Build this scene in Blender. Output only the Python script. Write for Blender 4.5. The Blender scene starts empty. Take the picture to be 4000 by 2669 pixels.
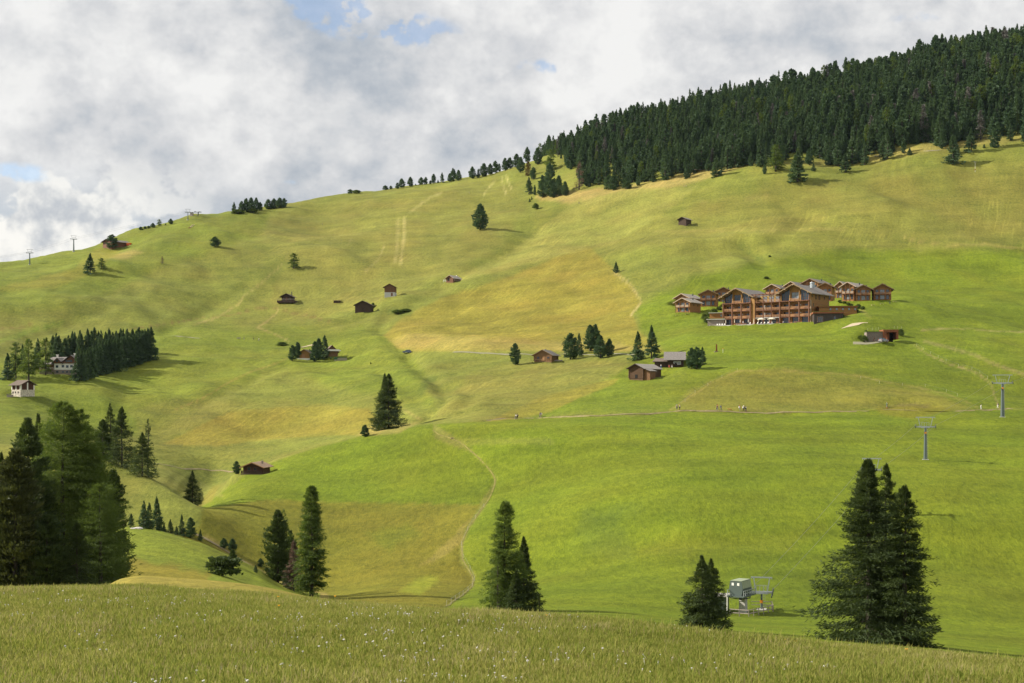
import bpy, bmesh, math, random
import numpy as np
from mathutils import Vector, Matrix
R = math.radians
PI = math.pi
scene = bpy.context.scene
COL = scene.collection

# ---------------------------------------------------------------- camera
FP = 5555.6          # focal length in photo pixels (50 mm on 36 mm, 4000 px)
CX, HZ = 2000.0, 1550.0
cam_d = bpy.data.cameras.new("camera")
cam = bpy.data.objects.new("camera", cam_d)
COL.objects.link(cam)
cam_d.lens = 50.0
cam_d.sensor_width = 36.0
cam_d.shift_y = (HZ - 1334.5) / 4000.0
cam_d.clip_start = 0.3
cam_d.clip_end = 20000
cam.rotation_euler = (PI / 2, 0, 0)
scene.camera = cam

# ---------------------------------------------------------------- light
SUN_EL, SUN_AZ = R(34), R(-86)     # azimuth measured from the view direction (+Y), clockwise; -90 is due left
sd = Vector((math.sin(SUN_AZ) * math.cos(SUN_EL), math.cos(SUN_AZ) * math.cos(SUN_EL), math.sin(SUN_EL)))
sun_d = bpy.data.lights.new("sun", 'SUN')
sun_d.energy = 4.6
sun_d.angle = R(0.6)
sun_d.color = (1.0, 0.93, 0.80)
sun = bpy.data.objects.new("sun", sun_d)
COL.objects.link(sun)
sun.rotation_euler = sd.to_track_quat('Z', 'Y').to_euler()
sun.location = (-200, 0, 200)
scene.view_settings.view_transform = 'Standard'
scene.view_settings.look = 'None'
scene.view_settings.gamma = 1
scene.view_settings.exposure = 0.80
scene.view_settings.use_curve_mapping = False
scene.render.engine = 'CYCLES'
scene.cycles.max_bounces = 6
scene.cycles.transparent_max_bounces = 4


class NT:
    """small node-tree helper"""
    def __init__(s, tree):
        s.t = tree
    def n(s, typ, **kw):
        nd = s.t.nodes.new(typ)
        for k, v in kw.items():
            setattr(nd, k, v)
        return nd
    def put(s, sock, v):
        if v is None:
            return
        if hasattr(v, 'links'):
            s.t.links.new(v, sock)
        else:
            sock.default_value = v
    def math(s, op, a, b=None, c=None, clamp=False):
        nd = s.n('ShaderNodeMath', operation=op)
        nd.use_clamp = clamp
        for i, v in enumerate((a, b, c)):
            if v is not None:
                s.put(nd.inputs[i], v)
        return nd.outputs[0]
    def vmath(s, op, a, b=None):
        nd = s.n('ShaderNodeVectorMath', operation=op)
        s.put(nd.inputs[0], a)
        if b is not None:
            s.put(nd.inputs[1], b)
        return nd.outputs['Value'] if op in ('DOT_PRODUCT', 'LENGTH', 'DISTANCE') else nd.outputs['Vector']
    def noise(s, vec, scale, detail=4, rough=0.5, dist=0.0):
        nd = s.n('ShaderNodeTexNoise')
        s.put(nd.inputs['Vector'], vec)
        nd.inputs['Scale'].default_value = scale
        nd.inputs['Detail'].default_value = detail
        nd.inputs['Roughness'].default_value = rough
        nd.inputs['Distortion'].default_value = dist
        return nd.outputs['Fac']
    def mapr(s, v, a, b, c=0.0, d=1.0, smooth=True):
        nd = s.n('ShaderNodeMapRange', interpolation_type='SMOOTHSTEP' if smooth else 'LINEAR')
        s.put(nd.inputs['Value'], v)
        for k, x in zip(('From Min', 'From Max', 'To Min', 'To Max'), (a, b, c, d)):
            nd.inputs[k].default_value = x
        return nd.outputs['Result']
    def mix(s, f, a, b, blend='MIX'):
        nd = s.n('ShaderNodeMix', data_type='RGBA', blend_type=blend)
        s.put(nd.inputs[0], f)
        for i, v in ((6, a), (7, b)):
            if isinstance(v, tuple) and len(v) == 3:
                v = (*v, 1)
            s.put(nd.inputs[i], v)
        return nd.outputs[2]


def pix_dir(px, py):
    return Vector(((px - CX) / FP, 1.0, (HZ - py) / FP)).normalized()


# ---------------------------------------------------------------- sky
world = bpy.data.worlds.new("World")
scene.world = world
world.use_nodes = True
wt = world.node_tree
wt.nodes.clear()
W = NT(wt)
tc = W.n('ShaderNodeTexCoord')
dirv = W.vmath('NORMALIZE', tc.outputs['Generated'])
sky = W.n('ShaderNodeTexSky', sky_type='NISHITA')
sky.sun_disc = False
sky.sun_elevation = SUN_EL
sky.sun_rotation = SUN_AZ
sky.altitude = 1800
sky.air_density = 1.0
sky.dust_density = 1.2
SKY_STRENGTH = 0.10


def gauss(px, py, rpx, rpy=None):
    """soft patch round the direction of one spot of the sky"""
    rpy = rpy or rpx
    c = pix_dir(px, py)
    d = W.vmath('SUBTRACT', dirv, tuple(c))
    d = W.vmath('MULTIPLY', d, (FP / rpx, FP / rpx, FP / rpy))
    q = W.vmath('DOT_PRODUCT', d, d)
    return W.math('POWER', 2.718, W.math('MULTIPLY', q, -1.0))


flat = W.vmath('MULTIPLY', dirv, (1.0, 1.0, 1.25))
n_big = W.noise(flat, 3.4, 3, 0.5)
n_mid = W.noise(W.vmath('ADD', flat, (3.1, 1.7, 0.3)), 7.0, 10, 0.60, 0.0)
n_fine = W.noise(W.vmath('ADD', flat, (7.7, 2.2, 5.1)), 21.0, 9, 0.62)
# cloud light: bright where thin, blue-grey in the thick bellies
lum = W.math('ADD', W.math('MULTIPLY', n_big, 0.42), W.math('MULTIPLY', n_mid, 1.35))
lum = W.math('ADD', lum, W.math('MULTIPLY', n_fine, 0.95))
bl_n = W.noise(W.vmath('ADD', flat, (5.2, 6.1, 1.1)), 12.0, 7, 0.55)
bl_n = W.math('MULTIPLY', W.math('ABSOLUTE', W.math('SUBTRACT', bl_n, 0.5)), 2.0)
lum = W.math('ADD', lum, W.math('MULTIPLY', bl_n, 0.60))
for g, k in ((gauss(580, 520, 380, 190), -0.24), (gauss(1880, 610, 460, 140), -0.20), (gauss(150, 260, 200, 200), -0.05), (gauss(1150, 690, 420, 60), -0.08), (gauss(1500, 250, 330, 260), -0.06),
             (gauss(400, 300, 500, 110), 0.06), (gauss(900, 420, 160, 90), 0.05), (gauss(60, 430, 160, 160), 0.07),
             (gauss(700, 320, 160, 60), 0.06), (gauss(2300, 420, 420, 200), 0.07), (gauss(1260, 330, 200, 60), 0.05),
             (gauss(3300, 60, 500, 160), 0.12), (gauss(3000, 300, 600, 90), 0.05), (gauss(1000, 700, 500, 60), 0.05),
             (gauss(250, 720, 230, 130), 0.11), (gauss(60, 870, 120, 60), 0.1), (gauss(350, 930, 150, 90), -0.10), (gauss(2230, 640, 260, 90), 0.05)):
    lum = W.math('ADD', lum, W.math('MULTIPLY', g, k))
ramp = W.n('ShaderNodeValToRGB')
W.put(ramp.inputs[0], W.mapr(lum, 0.92, 1.62, 0, 1, smooth=False))
cr = ramp.color_ramp
cr.elements[0].position = 0.0
cr.elements[0].color = (0.39, 0.45, 0.525, 1)
cr.elements[1].position = 1.0
cr.elements[1].color = (0.97, 0.965, 0.95, 1)
e = cr.elements.new(0.32); e.color = (0.565, 0.60, 0.645, 1)
e = cr.elements.new(0.55); e.color = (0.71, 0.72, 0.74, 1)
e = cr.elements.new(0.78); e.color = (0.85, 0.85, 0.85, 1)
cloudcol = ramp.outputs[0]
bil = W.noise(W.vmath('ADD', flat, (9.1, 0.4, 3.3)), 9.5, 10, 0.55)
bil = W.math('MULTIPLY', W.mapr(bil, 0.50, 0.62), W.mapr(n_big, 0.42, 0.58, 0.15, 0.75))
cloudcol = W.mix(bil, cloudcol, W.mix(W.mapr(n_fine, 0.38, 0.60), (0.70, 0.71, 0.735), (0.93, 0.925, 0.91)))
# billowing heads low over the horizon
sepz = W.n('ShaderNodeSeparateXYZ'); W.put(sepz.inputs[0], dirv)
puffn = W.noise(W.vmath('ADD', W.vmath('MULTIPLY', dirv, (1, 1, 1.15)), (0.62, 0.1, 0.33)), 15.0, 10, 0.5)
low = W.mapr(sepz.outputs[2], 0.125, 0.175, 1, 0)
lowb = W.math('MULTIPLY', W.mapr(sepz.outputs[2], 0.10, 0.165, 1, 0), W.mapr(sepz.outputs[0], -0.30, -0.12, 0.85, 0))
cloudcol = W.mix(lowb, cloudcol, (0.44, 0.52, 0.61))
puff = W.math('MULTIPLY', W.mapr(puffn, 0.518, 0.552), low)
puff = W.math('MULTIPLY', puff, W.mapr(sepz.outputs[0], -0.30, -0.16, 1, 0))
puff_sh = W.noise(W.vmath('ADD', dirv, (0.3, 2.2, 0.1)), 34.0, 7, 0.55)
puffcol = W.mix(W.mapr(puff_sh, 0.34, 0.58), (0.60, 0.63, 0.67), (1.06, 1.04, 0.98))
cloudcol = W.mix(puff, cloudcol, puffcol)
# openings to the blue
hole_n = W.noise(W.vmath('ADD', flat, (1.3, 4.4, 2.9)), 26.0, 9, 0.62)
hole = W.math('MULTIPLY', gauss(1330, 40, 190, 80), 1.0)
for g, k in ((gauss(1600, 125, 180, 55), 1.0), (gauss(1450, 85, 150, 50), 0.8), (gauss(2170, 258, 150, 30), 0.85), (gauss(60, 675, 130, 38), 0.85),
             (gauss(3600, 60, 260, 30), 0.42), (gauss(1280, -60, 200, 90), 0.9), (gauss(1170, 712, 90, 16), 0.4)):
    hole = W.math('ADD', hole, W.math('MULTIPLY', g, k))
hole = W.math('ADD', hole, W.mapr(W.noise(flat, 2.1, 3, 0.5), 0.64, 0.74, 0, 0.7))
hole = W.mapr(W.math('MULTIPLY', hole, W.mapr(hole_n, 0.40, 0.60, 1.7, 0.25)), 0.30, 1.05)
hole = W.math('MULTIPLY', hole, 0.55)
EXPO = 2 ** scene.view_settings.exposure
cl_bg = W.n('ShaderNodeBackground')
W.put(cl_bg.inputs[0], cloudcol)
cl_bg.inputs[1].default_value = 0.93 / EXPO
sk_bg = W.n('ShaderNodeBackground')
W.put(sk_bg.inputs[0], sky.outputs[0])
sk_bg.inputs[1].default_value = SKY_STRENGTH
mixs = W.n('ShaderNodeMixShader')
W.put(mixs.inputs[0], hole)
W.put(mixs.inputs[1], cl_bg.outputs[0])
W.put(mixs.inputs[2], sk_bg.outputs[0])
wo = W.n('ShaderNodeOutputWorld')
W.put(wo.inputs[0], mixs.outputs[0])

# ---------------------------------------------------------------- helpers for objects
rng = np.random.default_rng(7)
random.seed(7)


def tag(o, label=None, cat=None, group=None, kind=None):
    if label: o["label"] = label
    if cat: o["category"] = cat
    if group: o["group"] = group
    if kind: o["kind"] = kind
    return o


def empty(name, loc, rz=0.0, label=None, cat=None, group=None):
    o = bpy.data.objects.new(name, None)
    COL.objects.link(o)
    o.location = loc
    o.rotation_euler = (0, 0, rz)
    o.empty_display_size = 0.5
    return tag(o, label, cat, group)


def mesh_np(name, verts, faces, mats=(), smooth=False, fmat=None):
    """verts (n,3) array, faces (m,k) array with k = 3 or 4"""
    me = bpy.data.meshes.new(name)
    verts = np.asarray(verts, dtype=np.float32)
    faces = np.asarray(faces, dtype=np.int32)
    me.vertices.add(len(verts))
    me.vertices.foreach_set("co", verts.ravel())
    k = faces.shape[1]
    me.loops.add(faces.size)
    me.loops.foreach_set("vertex_index", faces.ravel())
    me.polygons.add(len(faces))
    me.polygons.foreach_set("loop_start", np.arange(0, faces.size, k, dtype=np.int32))
    me.polygons.foreach_set("loop_total", np.full(len(faces), k, dtype=np.int32))
    for m in mats:
        me.materials.append(m)
    if fmat is not None:
        me.polygons.foreach_set("material_index", np.asarray(fmat, dtype=np.int32))
    me.polygons.foreach_set("use_smooth", np.full(len(faces), smooth))
    me.update(calc_edges=True)
    me.validate()
    return me


def link(name, me, parent=None, loc=(0, 0, 0)):
    o = bpy.data.objects.new(name, me)
    COL.objects.link(o)
    o.location = loc
    if parent is not None:
        o.parent = parent
    return o


def copy_tree(o, parent=None, loc=None, rz=None, scale=None, label=None, group=None):
    c = o.copy()
    COL.objects.link(c)
    c.parent = parent
    if loc is not None: c.location = loc
    if rz is not None: c.rotation_euler = (0, 0, rz)
    if scale is not None: c.scale = scale
    if label: c["label"] = label
    if group: c["group"] = group
    for ch in list(o.children):
        copy_tree(ch, c)
    return c


class MB:
    """mesh collector: boxes, beams, tubes, prisms joined into one mesh"""
    def __init__(s):
        s.v, s.f, s.m = [], [], []
        s.cur = 0
    def add(s, vs, fs):
        b = len(s.v)
        s.v += [tuple(v) for v in vs]
        s.f += [tuple(b + i for i in f) for f in fs]
        s.m += [s.cur] * len(fs)
        return s
    def box(s, x0, x1, y0, y1, z0, z1):
        vs = [(x, y, z) for z in (z0, z1) for (x, y) in ((x0, y0), (x1, y0), (x1, y1), (x0, y1))]
        return s.add(vs, [(3, 2, 1, 0), (4, 5, 6, 7), (0, 1, 5, 4), (1, 2, 6, 5), (2, 3, 7, 6), (3, 0, 4, 7)])
    def beam(s, p, q, w, h, up=(0, 0, 1)):
        p, q = Vector(p), Vector(q)
        d = (q - p).normalized()
        u = Vector(up)
        if abs(d.dot(u)) > 0.98: u = Vector((0, 1, 0))
        a = d.cross(u).normalized() * (w / 2)
        b = a.cross(d).normalized() * (h / 2)
        vs = [p - a - b, p + a - b, p + a + b, p - a + b, q - a - b, q + a - b, q + a + b, q - a + b]
        return s.add(vs, [(3, 2, 1, 0), (4, 5, 6, 7), (0, 1, 5, 4), (1, 2, 6, 5), (2, 3, 7, 6), (3, 0, 4, 7)])
    def tube(s, p, q, r0, r1=None, n=8, cap=True):
        r1 = r0 if r1 is None else r1
        p, q = Vector(p), Vector(q)
        d = (q - p).normalized()
        u = Vector((0, 0, 1)) if abs(d.z) < 0.9 else Vector((0, 1, 0))
        a = d.cross(u).normalized(); b = a.cross(d).normalized()
        vs = []
        for c, r in ((p, r0), (q, r1)):
            for i in range(n):
                t = 2 * PI * (i + 0.5) / n
                vs.append(c + a * (r * math.cos(t)) + b * (r * math.sin(t)))
        fs = [(i, (i + 1) % n, n + (i + 1) % n, n + i) for i in range(n)]
        if cap:
            fs += [tuple(reversed(range(n))), tuple(range(n, 2 * n))]
        return s.add(vs, fs)
    def path(s, pts, r, n=6):
        for a, b in zip(pts, pts[1:]):
            s.tube(a, b, r, r, n)
        return s
    def prism(s, prof, y0, y1):
        """profile in x,z swept along y"""
        n = len(prof)
        vs = [(x, y0, z) for x, z in prof] + [(x, y1, z) for x, z in prof]
        fs = [(i, (i + 1) % n, n + (i + 1) % n, n + i) for i in range(n)]
        fs += [tuple(reversed(range(n))), tuple(range(n, 2 * n))]
        return s.add(vs, fs)
    def ring(s, c, r, axis=2, w=0.1, n=14):
        """thin wheel rim round an axis"""
        pts = []
        for i in range(n + 1):
            t = 2 * PI * i / n
            p = [math.cos(t) * r, math.sin(t) * r]
            p.insert(axis, 0)
            pts.append(Vector(c) + Vector(p))
        return s.path(pts, w / 2, 5)
    def build(s, name, mat, parent=None, label=None, kind=None, smooth=False, loc=(0, 0, 0)):
        me = bpy.data.meshes.new(name)
        me.from_pydata(s.v, [], s.f)
        for m in (mat if isinstance(mat, (list, tuple)) else [mat]):
            me.materials.append(m)
        if any(s.m): me.polygons.foreach_set("material_index", s.m)
        if smooth: me.polygons.foreach_set("use_smooth", [True] * len(s.f))
        bm = bmesh.new(); bm.from_mesh(me)
        bmesh.ops.recalc_face_normals(bm, faces=bm.faces)
        bm.to_mesh(me); bm.free()
        me.update()
        o = link(name, me, parent, loc)
        if label: o["label"] = label
        if kind: o["kind"] = kind
        return o


# ---------------------------------------------------------------- materials
MATS = {}


def simple(name, col, rough=0.7, var=0.25, scale=3.0, metal=0.0, bump=0.0, stretch=(1, 1, 1), boards=None, coat=0.0, spec=0.4):
    """principled with noise variation; boards = (axis, width) draws plank joints in the grain"""
    if name in MATS: return MATS[name]
    m = bpy.data.materials.new(name)
    m.use_nodes = True
    t = NT(m.node_tree)
    b = m.node_tree.nodes['Principled BSDF']
    co = t.n('ShaderNodeTexCoord').outputs['Object']
    v = t.vmath('MULTIPLY', co, stretch)
    n1 = t.noise(v, scale, 5, 0.6)
    n2 = t.noise(v, scale * 7, 3, 0.6)
    f = t.math('ADD', t.math('MULTIPLY', n1, 0.65), t.math('MULTIPLY', n2, 0.35))
    lo = tuple(c * (1 - var) for c in col)
    hi = tuple(min(1, c * (1 + var)) for c in col)
    c = t.mix(t.mapr(f, 0.3, 0.7), lo, hi)
    if boards:
        ax, wd = boards
        sp = t.n('ShaderNodeSeparateXYZ'); t.put(sp.inputs[0], co)
        q = sp.outputs[ax]
        if ax == 0:
            q = t.math('ADD', sp.outputs[0], sp.outputs[1])
        k = t.math('DIVIDE', q, wd)
        idn = t.n('ShaderNodeTexWhiteNoise', noise_dimensions='1D')
        t.put(idn.inputs['W'], t.math('FLOOR', k))
        c = t.mix(t.mapr(idn.outputs[0], 0, 1, 0, 0.45, smooth=False), c, tuple(x * 0.55 for x in col))
        joint = t.math('LESS_THAN', t.math('FRACT', k), 0.10)
        c = t.mix(t.math('MULTIPLY', joint, 0.65), c, tuple(x * 0.25 for x in col))
    t.put(b.inputs['Base Color'], c)
    b.inputs['Roughness'].default_value = rough
    b.inputs['Metallic'].default_value = metal
    b.inputs['Specular IOR Level'].default_value = spec
    b.inputs['Coat Weight'].default_value = coat
    if bump:
        bn = t.n('ShaderNodeBump')
        bn.inputs['Strength'].default_value = bump
        bn.inputs['Distance'].default_value = 0.05
        t.put(bn.inputs['Height'], f)
        t.put(b.inputs['Normal'], bn.outputs[0])
    MATS[name] = m
    return m
# ================================================================ terrain
def pchip(xk, yk, x):
    """monotone cubic through knots; xk, yk (K,N) columns, x (N,) -> (N,)"""
    K, N = xk.shape
    h = np.diff(xk, axis=0)
    d = np.diff(yk, axis=0) / h
    m = np.zeros_like(yk)
    w1 = 2 * h[1:] + h[:-1]; w2 = h[1:] + 2 * h[:-1]
    same = (d[1:] * d[:-1]) > 0
    with np.errstate(divide='ignore', invalid='ignore'):
        hm = (w1 + w2) / (w1 / d[:-1] + w2 / d[1:])
    m[1:-1] = np.where(same, hm, 0)
    m[0] = d[0]; m[-1] = d[-1]
    idx = np.zeros(N, dtype=int)
    for k in range(1, K - 1):
        idx = np.where(x >= xk[k], k, idx)
    c = np.arange(N)
    x0 = xk[idx, c]; hh = h[idx, c]
    t = np.clip((x - x0) / hh, -0.5, 1.5)
    y0, y1, m0, m1 = yk[idx, c], yk[idx + 1, c], m[idx, c], m[idx + 1, c]
    t2, t3 = t * t, t * t * t
    return (2 * t3 - 3 * t2 + 1) * y0 + (t3 - 2 * t2 + t) * hh * m0 + (-2 * t3 + 3 * t2) * y1 + (t3 - t2) * hh * m1


def curve(pts, u):
    xs = np.array([p[0] for p in pts], float)[:, None]
    ys = np.array([p[1] for p in pts], float)[:, None]
    u = np.clip(u, xs[0, 0], xs[-1, 0])
    n = len(u)
    return pchip(np.repeat(xs, n, 1), np.repeat(ys, n, 1), u)


def L(*a):      # flat list to pairs
    return [(a[i], a[i + 1]) for i in range(0, len(a), 2)]


# each line that runs across the land: depth (metres ahead) and height in the view along it
CURVES = [
    (L(0, 3, 4000, 3), L(0, 5069, 4000, 5069)),
    (L(0, 12, 4000, 12), L(0, 2893, 4000, 2893)),
    (L(0, 19, 4000, 19), L(-600, 2668, 4600, 2676)),
    # brow of the near meadow
    (L(-600, 50, 0, 47, 500, 45, 1000, 42, 1500, 38, 2000, 36, 2500, 34, 3000, 33, 3500, 32, 4600, 32),
     L(-600, 2300, 0, 2308, 250, 2308, 500, 2306, 750, 2320, 1000, 2337, 1300, 2370, 1600, 2387, 1900, 2398, 2300, 2430, 2700, 2482, 3100, 2524, 3600, 2562, 4000, 2602, 4600, 2645)),
    (L(0, 84, 4000, 80), L(-600, 2330, 0, 2335, 500, 2330, 750, 2340, 1000, 2358, 1300, 2390, 1600, 2406, 1900, 2412, 2300, 2446, 2700, 2500, 3100, 2545, 3600, 2585, 4000, 2625, 4600, 2665)),
    # first knoll
    (L(0, 122, 4000, 122), L(-600, 2325, 0, 2322, 300, 2316, 400, 2296, 480, 2262, 560, 2252, 700, 2261, 900, 2275, 1040, 2295, 1200, 2331, 1330, 2371, 1450, 2396, 1600, 2412, 1750, 2404, 1850, 2396, 1950, 2391, 2100, 2391, 2200, 2402, 2300, 2422, 2700, 2473, 3100, 2505, 3600, 2540, 4000, 2580, 4600, 2620)),
    (L(0, 165, 4000, 165), L(0, 2330, 300, 2324, 500, 2278, 900, 2297, 1200, 2352, 1330, 2384, 1600, 2404, 1900, 2408, 2100, 2410, 2300, 2412, 2700, 2440, 3100, 2470, 3600, 2500, 4000, 2540, 4600, 2580)),
    (L(0, 225, 4000, 225), L(0, 2195, 500, 2185, 750, 2212, 1000, 2290, 1200, 2338, 1330, 2358, 1600, 2366, 1900, 2372, 2300, 2372, 2700, 2402, 3100, 2418, 3600, 2440, 4000, 2470, 4600, 2500)),
    # second knoll with the row of young spruces
    (L(0, 275, 1500, 275, 2700, 262, 4000, 262), L(-600, 2050, 0, 2052, 500, 2062, 600, 2073, 700, 2097, 800, 2130, 880, 2168, 1000, 2225, 1100, 2288, 1200, 2322, 1300, 2332, 1600, 2305, 1900, 2320, 2300, 2300, 2700, 2290, 3100, 2290, 3600, 2300, 4000, 2330, 4600, 2350)),
    (L(0, 305, 1500, 305, 2700, 285, 4000, 285), L(0, 2072, 500, 2082, 700, 2112, 800, 2141, 880, 2175, 1000, 2228, 1100, 2275, 1200, 2294, 1300, 2290, 1600, 2240, 1900, 2265, 2300, 2230, 2700, 2200, 3100, 2195, 3600, 2210, 4000, 2230, 4600, 2260)),
    # shoulder with the group of four spruces
    (L(0, 385, 430, 376, 800, 336, 1300, 350, 2000, 332, 2700, 312, 4000, 312), L(-600, 1730, 0, 1740, 250, 1765, 400, 1795, 480, 1828, 560, 1860, 640, 1903, 720, 1954, 790, 1989, 850, 2012, 1000, 2060, 1300, 2075, 1600, 2080, 1900, 2070, 2300, 2035, 2700, 2015, 3100, 2010, 3600, 2010, 4000, 2035, 4600, 2060)),
    (L(0, 425, 430, 414, 800, 388, 1300, 400, 2000, 370, 2700, 347, 4000, 347), L(0, 1752, 250, 1780, 400, 1799, 480, 1832, 560, 1864, 640, 1907, 720, 1958, 790, 1987, 850, 1962, 1000, 1905, 1300, 1890, 1600, 1880, 1900, 1895, 2300, 1875, 2700, 1850, 3100, 1842, 3600, 1850, 4000, 1862, 4600, 1880)),
    # rim of the green meadow above the ravine
    (L(0, 458, 430, 452, 800, 448, 1300, 450, 2000, 420, 2700, 400, 4000, 400), L(-600, 1690, 0, 1700, 250, 1712, 500, 1812, 640, 1852, 720, 1895, 790, 1948, 830, 1925, 880, 1887, 940, 1850, 1000, 1824, 1100, 1789, 1200, 1761, 1300, 1734, 1450, 1694, 1600, 1670, 1690, 1659, 1800, 1652, 1900, 1650, 2300, 1655, 2700, 1692, 3100, 1698, 3600, 1705, 4000, 1712, 4600, 1725)),
    (L(0, 495, 1300, 492, 2000, 460, 2700, 445, 4000, 445), L(0, 1640, 250, 1650, 500, 1788, 640, 1815, 720, 1845, 790, 1882, 830, 1893, 880, 1880, 940, 1853, 1000, 1831, 1100, 1799, 1200, 1771, 1300, 1743, 1450, 1702, 1600, 1670, 1690, 1650, 1800, 1632, 1900, 1622, 2050, 1631, 2300, 1618, 2700, 1607, 3100, 1612, 3600, 1618, 4000, 1614, 4600, 1620)),
    (L(0, 540, 1300, 545, 2000, 510, 2700, 490, 4000, 490), L(-600, 1560, 0, 1590, 250, 1645, 500, 1700, 750, 1730, 1000, 1735, 1200, 1712, 1400, 1662, 1500, 1642, 1600, 1600, 1700, 1572, 1800, 1560, 1900, 1560, 2300, 1535, 2700, 1520, 3100, 1532, 3600, 1540, 4000, 1545, 4600, 1550)),
    (L(0, 600, 1300, 620, 2000, 580, 2700, 535, 4000, 530), L(-600, 1490, 0, 1498, 220, 1508, 400, 1530, 500, 1555, 750, 1560, 1000, 1560, 1200, 1548, 1400, 1505, 1600, 1485, 1700, 1475, 1900, 1470, 2300, 1450, 2500, 1450, 2700, 1425, 3100, 1412, 3600, 1420, 4000, 1428, 4600, 1435)),
    (L(0, 650, 1300, 700, 2000, 650, 2700, 592, 3200, 568, 4000, 580), L(-600, 1430, 0, 1440, 220, 1452, 500, 1460, 750, 1455, 1000, 1440, 1200, 1412, 1400, 1402, 1600, 1378, 1900, 1372, 2300, 1378, 2500, 1380, 2700, 1345, 3100, 1330, 3600, 1330, 4000, 1335, 4600, 1340)),
    # terrace the big wooden house stands on
    (L(0, 750, 1300, 790, 1900, 770, 2300, 715, 2700, 652, 2850, 638, 3000, 622, 3160, 606, 3300, 600, 3600, 618, 4000, 640), L(0, 1320, 500, 1330, 1000, 1320, 1300, 1300, 1600, 1260, 1900, 1252, 2300, 1280, 2550, 1278, 2700, 1276, 2850, 1285, 3000, 1281, 3160, 1274, 3200, 1270, 3290, 1253, 3400, 1238, 3600, 1248, 4000, 1265, 4600, 1270)),
    (L(0, 830, 1300, 880, 1900, 880, 2300, 830, 2700, 745, 4000, 740), L(0, 1185, 500, 1205, 1000, 1205, 1300, 1190, 1600, 1130, 1900, 1110, 2300, 1125, 2700, 1145, 3000, 1128, 3400, 1140, 4000, 1140, 4600, 1130)),
    (L(0, 900, 1000, 970, 1900, 1000, 2300, 960, 2700, 880, 4000, 880), L(0, 1092, 500, 1062, 1000, 1035, 1300, 1000, 1600, 985, 1900, 950, 2300, 962, 2700, 965, 3000, 935, 3400, 930, 4000, 915, 4600, 900)),
    # foot of the forest
    (L(0, 965, 500, 1030, 1000, 1100, 1300, 1150, 2050, 1150, 2300, 1100, 2650, 1060, 3000, 1040, 4000, 1010), L(-600, 1080, 0, 1055, 250, 1020, 500, 975, 700, 915, 1000, 880, 1300, 855, 1600, 822, 1900, 800, 2050, 768, 2150, 755, 2300, 742, 2650, 700, 3000, 650, 3300, 625, 3600, 576, 4000, 536, 4600, 480)),
    # skyline
    (L(0, 1030, 500, 1110, 1000, 1200, 1500, 1290, 2000, 1330, 3000, 1350, 4000, 1380), L(-600, 1110, 0, 1031, 117, 1019, 289, 983, 400, 947, 541, 898, 674, 873, 728, 852, 770, 841, 820, 843, 904, 832, 1000, 819, 1100, 805, 1300, 766, 1500, 739, 1700, 716, 1850, 688, 1950, 664, 2010, 645, 2100, 620, 2200, 590, 2400, 515, 2700, 448, 3000, 400, 3300, 343, 3600, 283, 3800, 243, 4000, 212, 4600, 125)),
    (L(0, 1200, 1000, 1380, 2000, 1520, 4000, 1580), L(-600, 1190, 0, 1110, 500, 985, 1000, 905, 1500, 820, 2000, 725, 2400, 590, 3000, 440, 4000, 235, 4600, 150)),
    (L(0, 3500, 4000, 3600), L(0, 1548, 4000, 1548)),
    (L(0, 9000, 4000, 9000), L(0, 1551, 4000, 1551)),
]


def base_height(x, y):
    u = CX + FP * x / np.maximum(y, 3.0)
    u = np.clip(u, -600, 4600)
    rk = np.stack([curve(c[0], u) for c in CURVES])
    ek = np.stack([HZ - curve(c[1], u) for c in CURVES])
    yy = np.maximum(y, 3.0)
    e = pchip(np.log(rk), ek, np.log(yy))
    z = e * yy / FP
    return np.where(y < 3.0, -1.9 + (3.0 - y) * 0.05, z)


PERM = np.random.default_rng(11).permutation(256)
GV = np.random.default_rng(12).random(256) * 2 - 1


def vnoise(x, y):
    xi = np.floor(x).astype(np.int64); yi = np.floor(y).astype(np.int64)
    fx, fy = x - xi, y - yi
    fx = fx * fx * fx * (fx * (fx * 6 - 15) + 10); fy = fy * fy * fy * (fy * (fy * 6 - 15) + 10)
    def g(a, b):
        return GV[PERM[(PERM[a & 255] + b) & 255]]
    return (g(xi, yi) * (1 - fx) + g(xi + 1, yi) * fx) * (1 - fy) + (g(xi, yi + 1) * (1 - fx) + g(xi + 1, yi + 1) * fx) * fy


def fbm(x, y, s, octs=4, rough=0.5, off=0.0):
    a, t, q = 1.0, 0.0, 0.0
    for i in range(octs):
        t = t + a * vnoise(x * s + 17.3 * i + off, y * s - 9.1 * i + off * 1.7)
        q += a; a *= rough; s *= 2.03
    return t / q


def ss(v, a, b):
    t = np.clip((v - a) / (b - a), 0, 1)
    return t * t * (3 - 2 * t)


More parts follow.
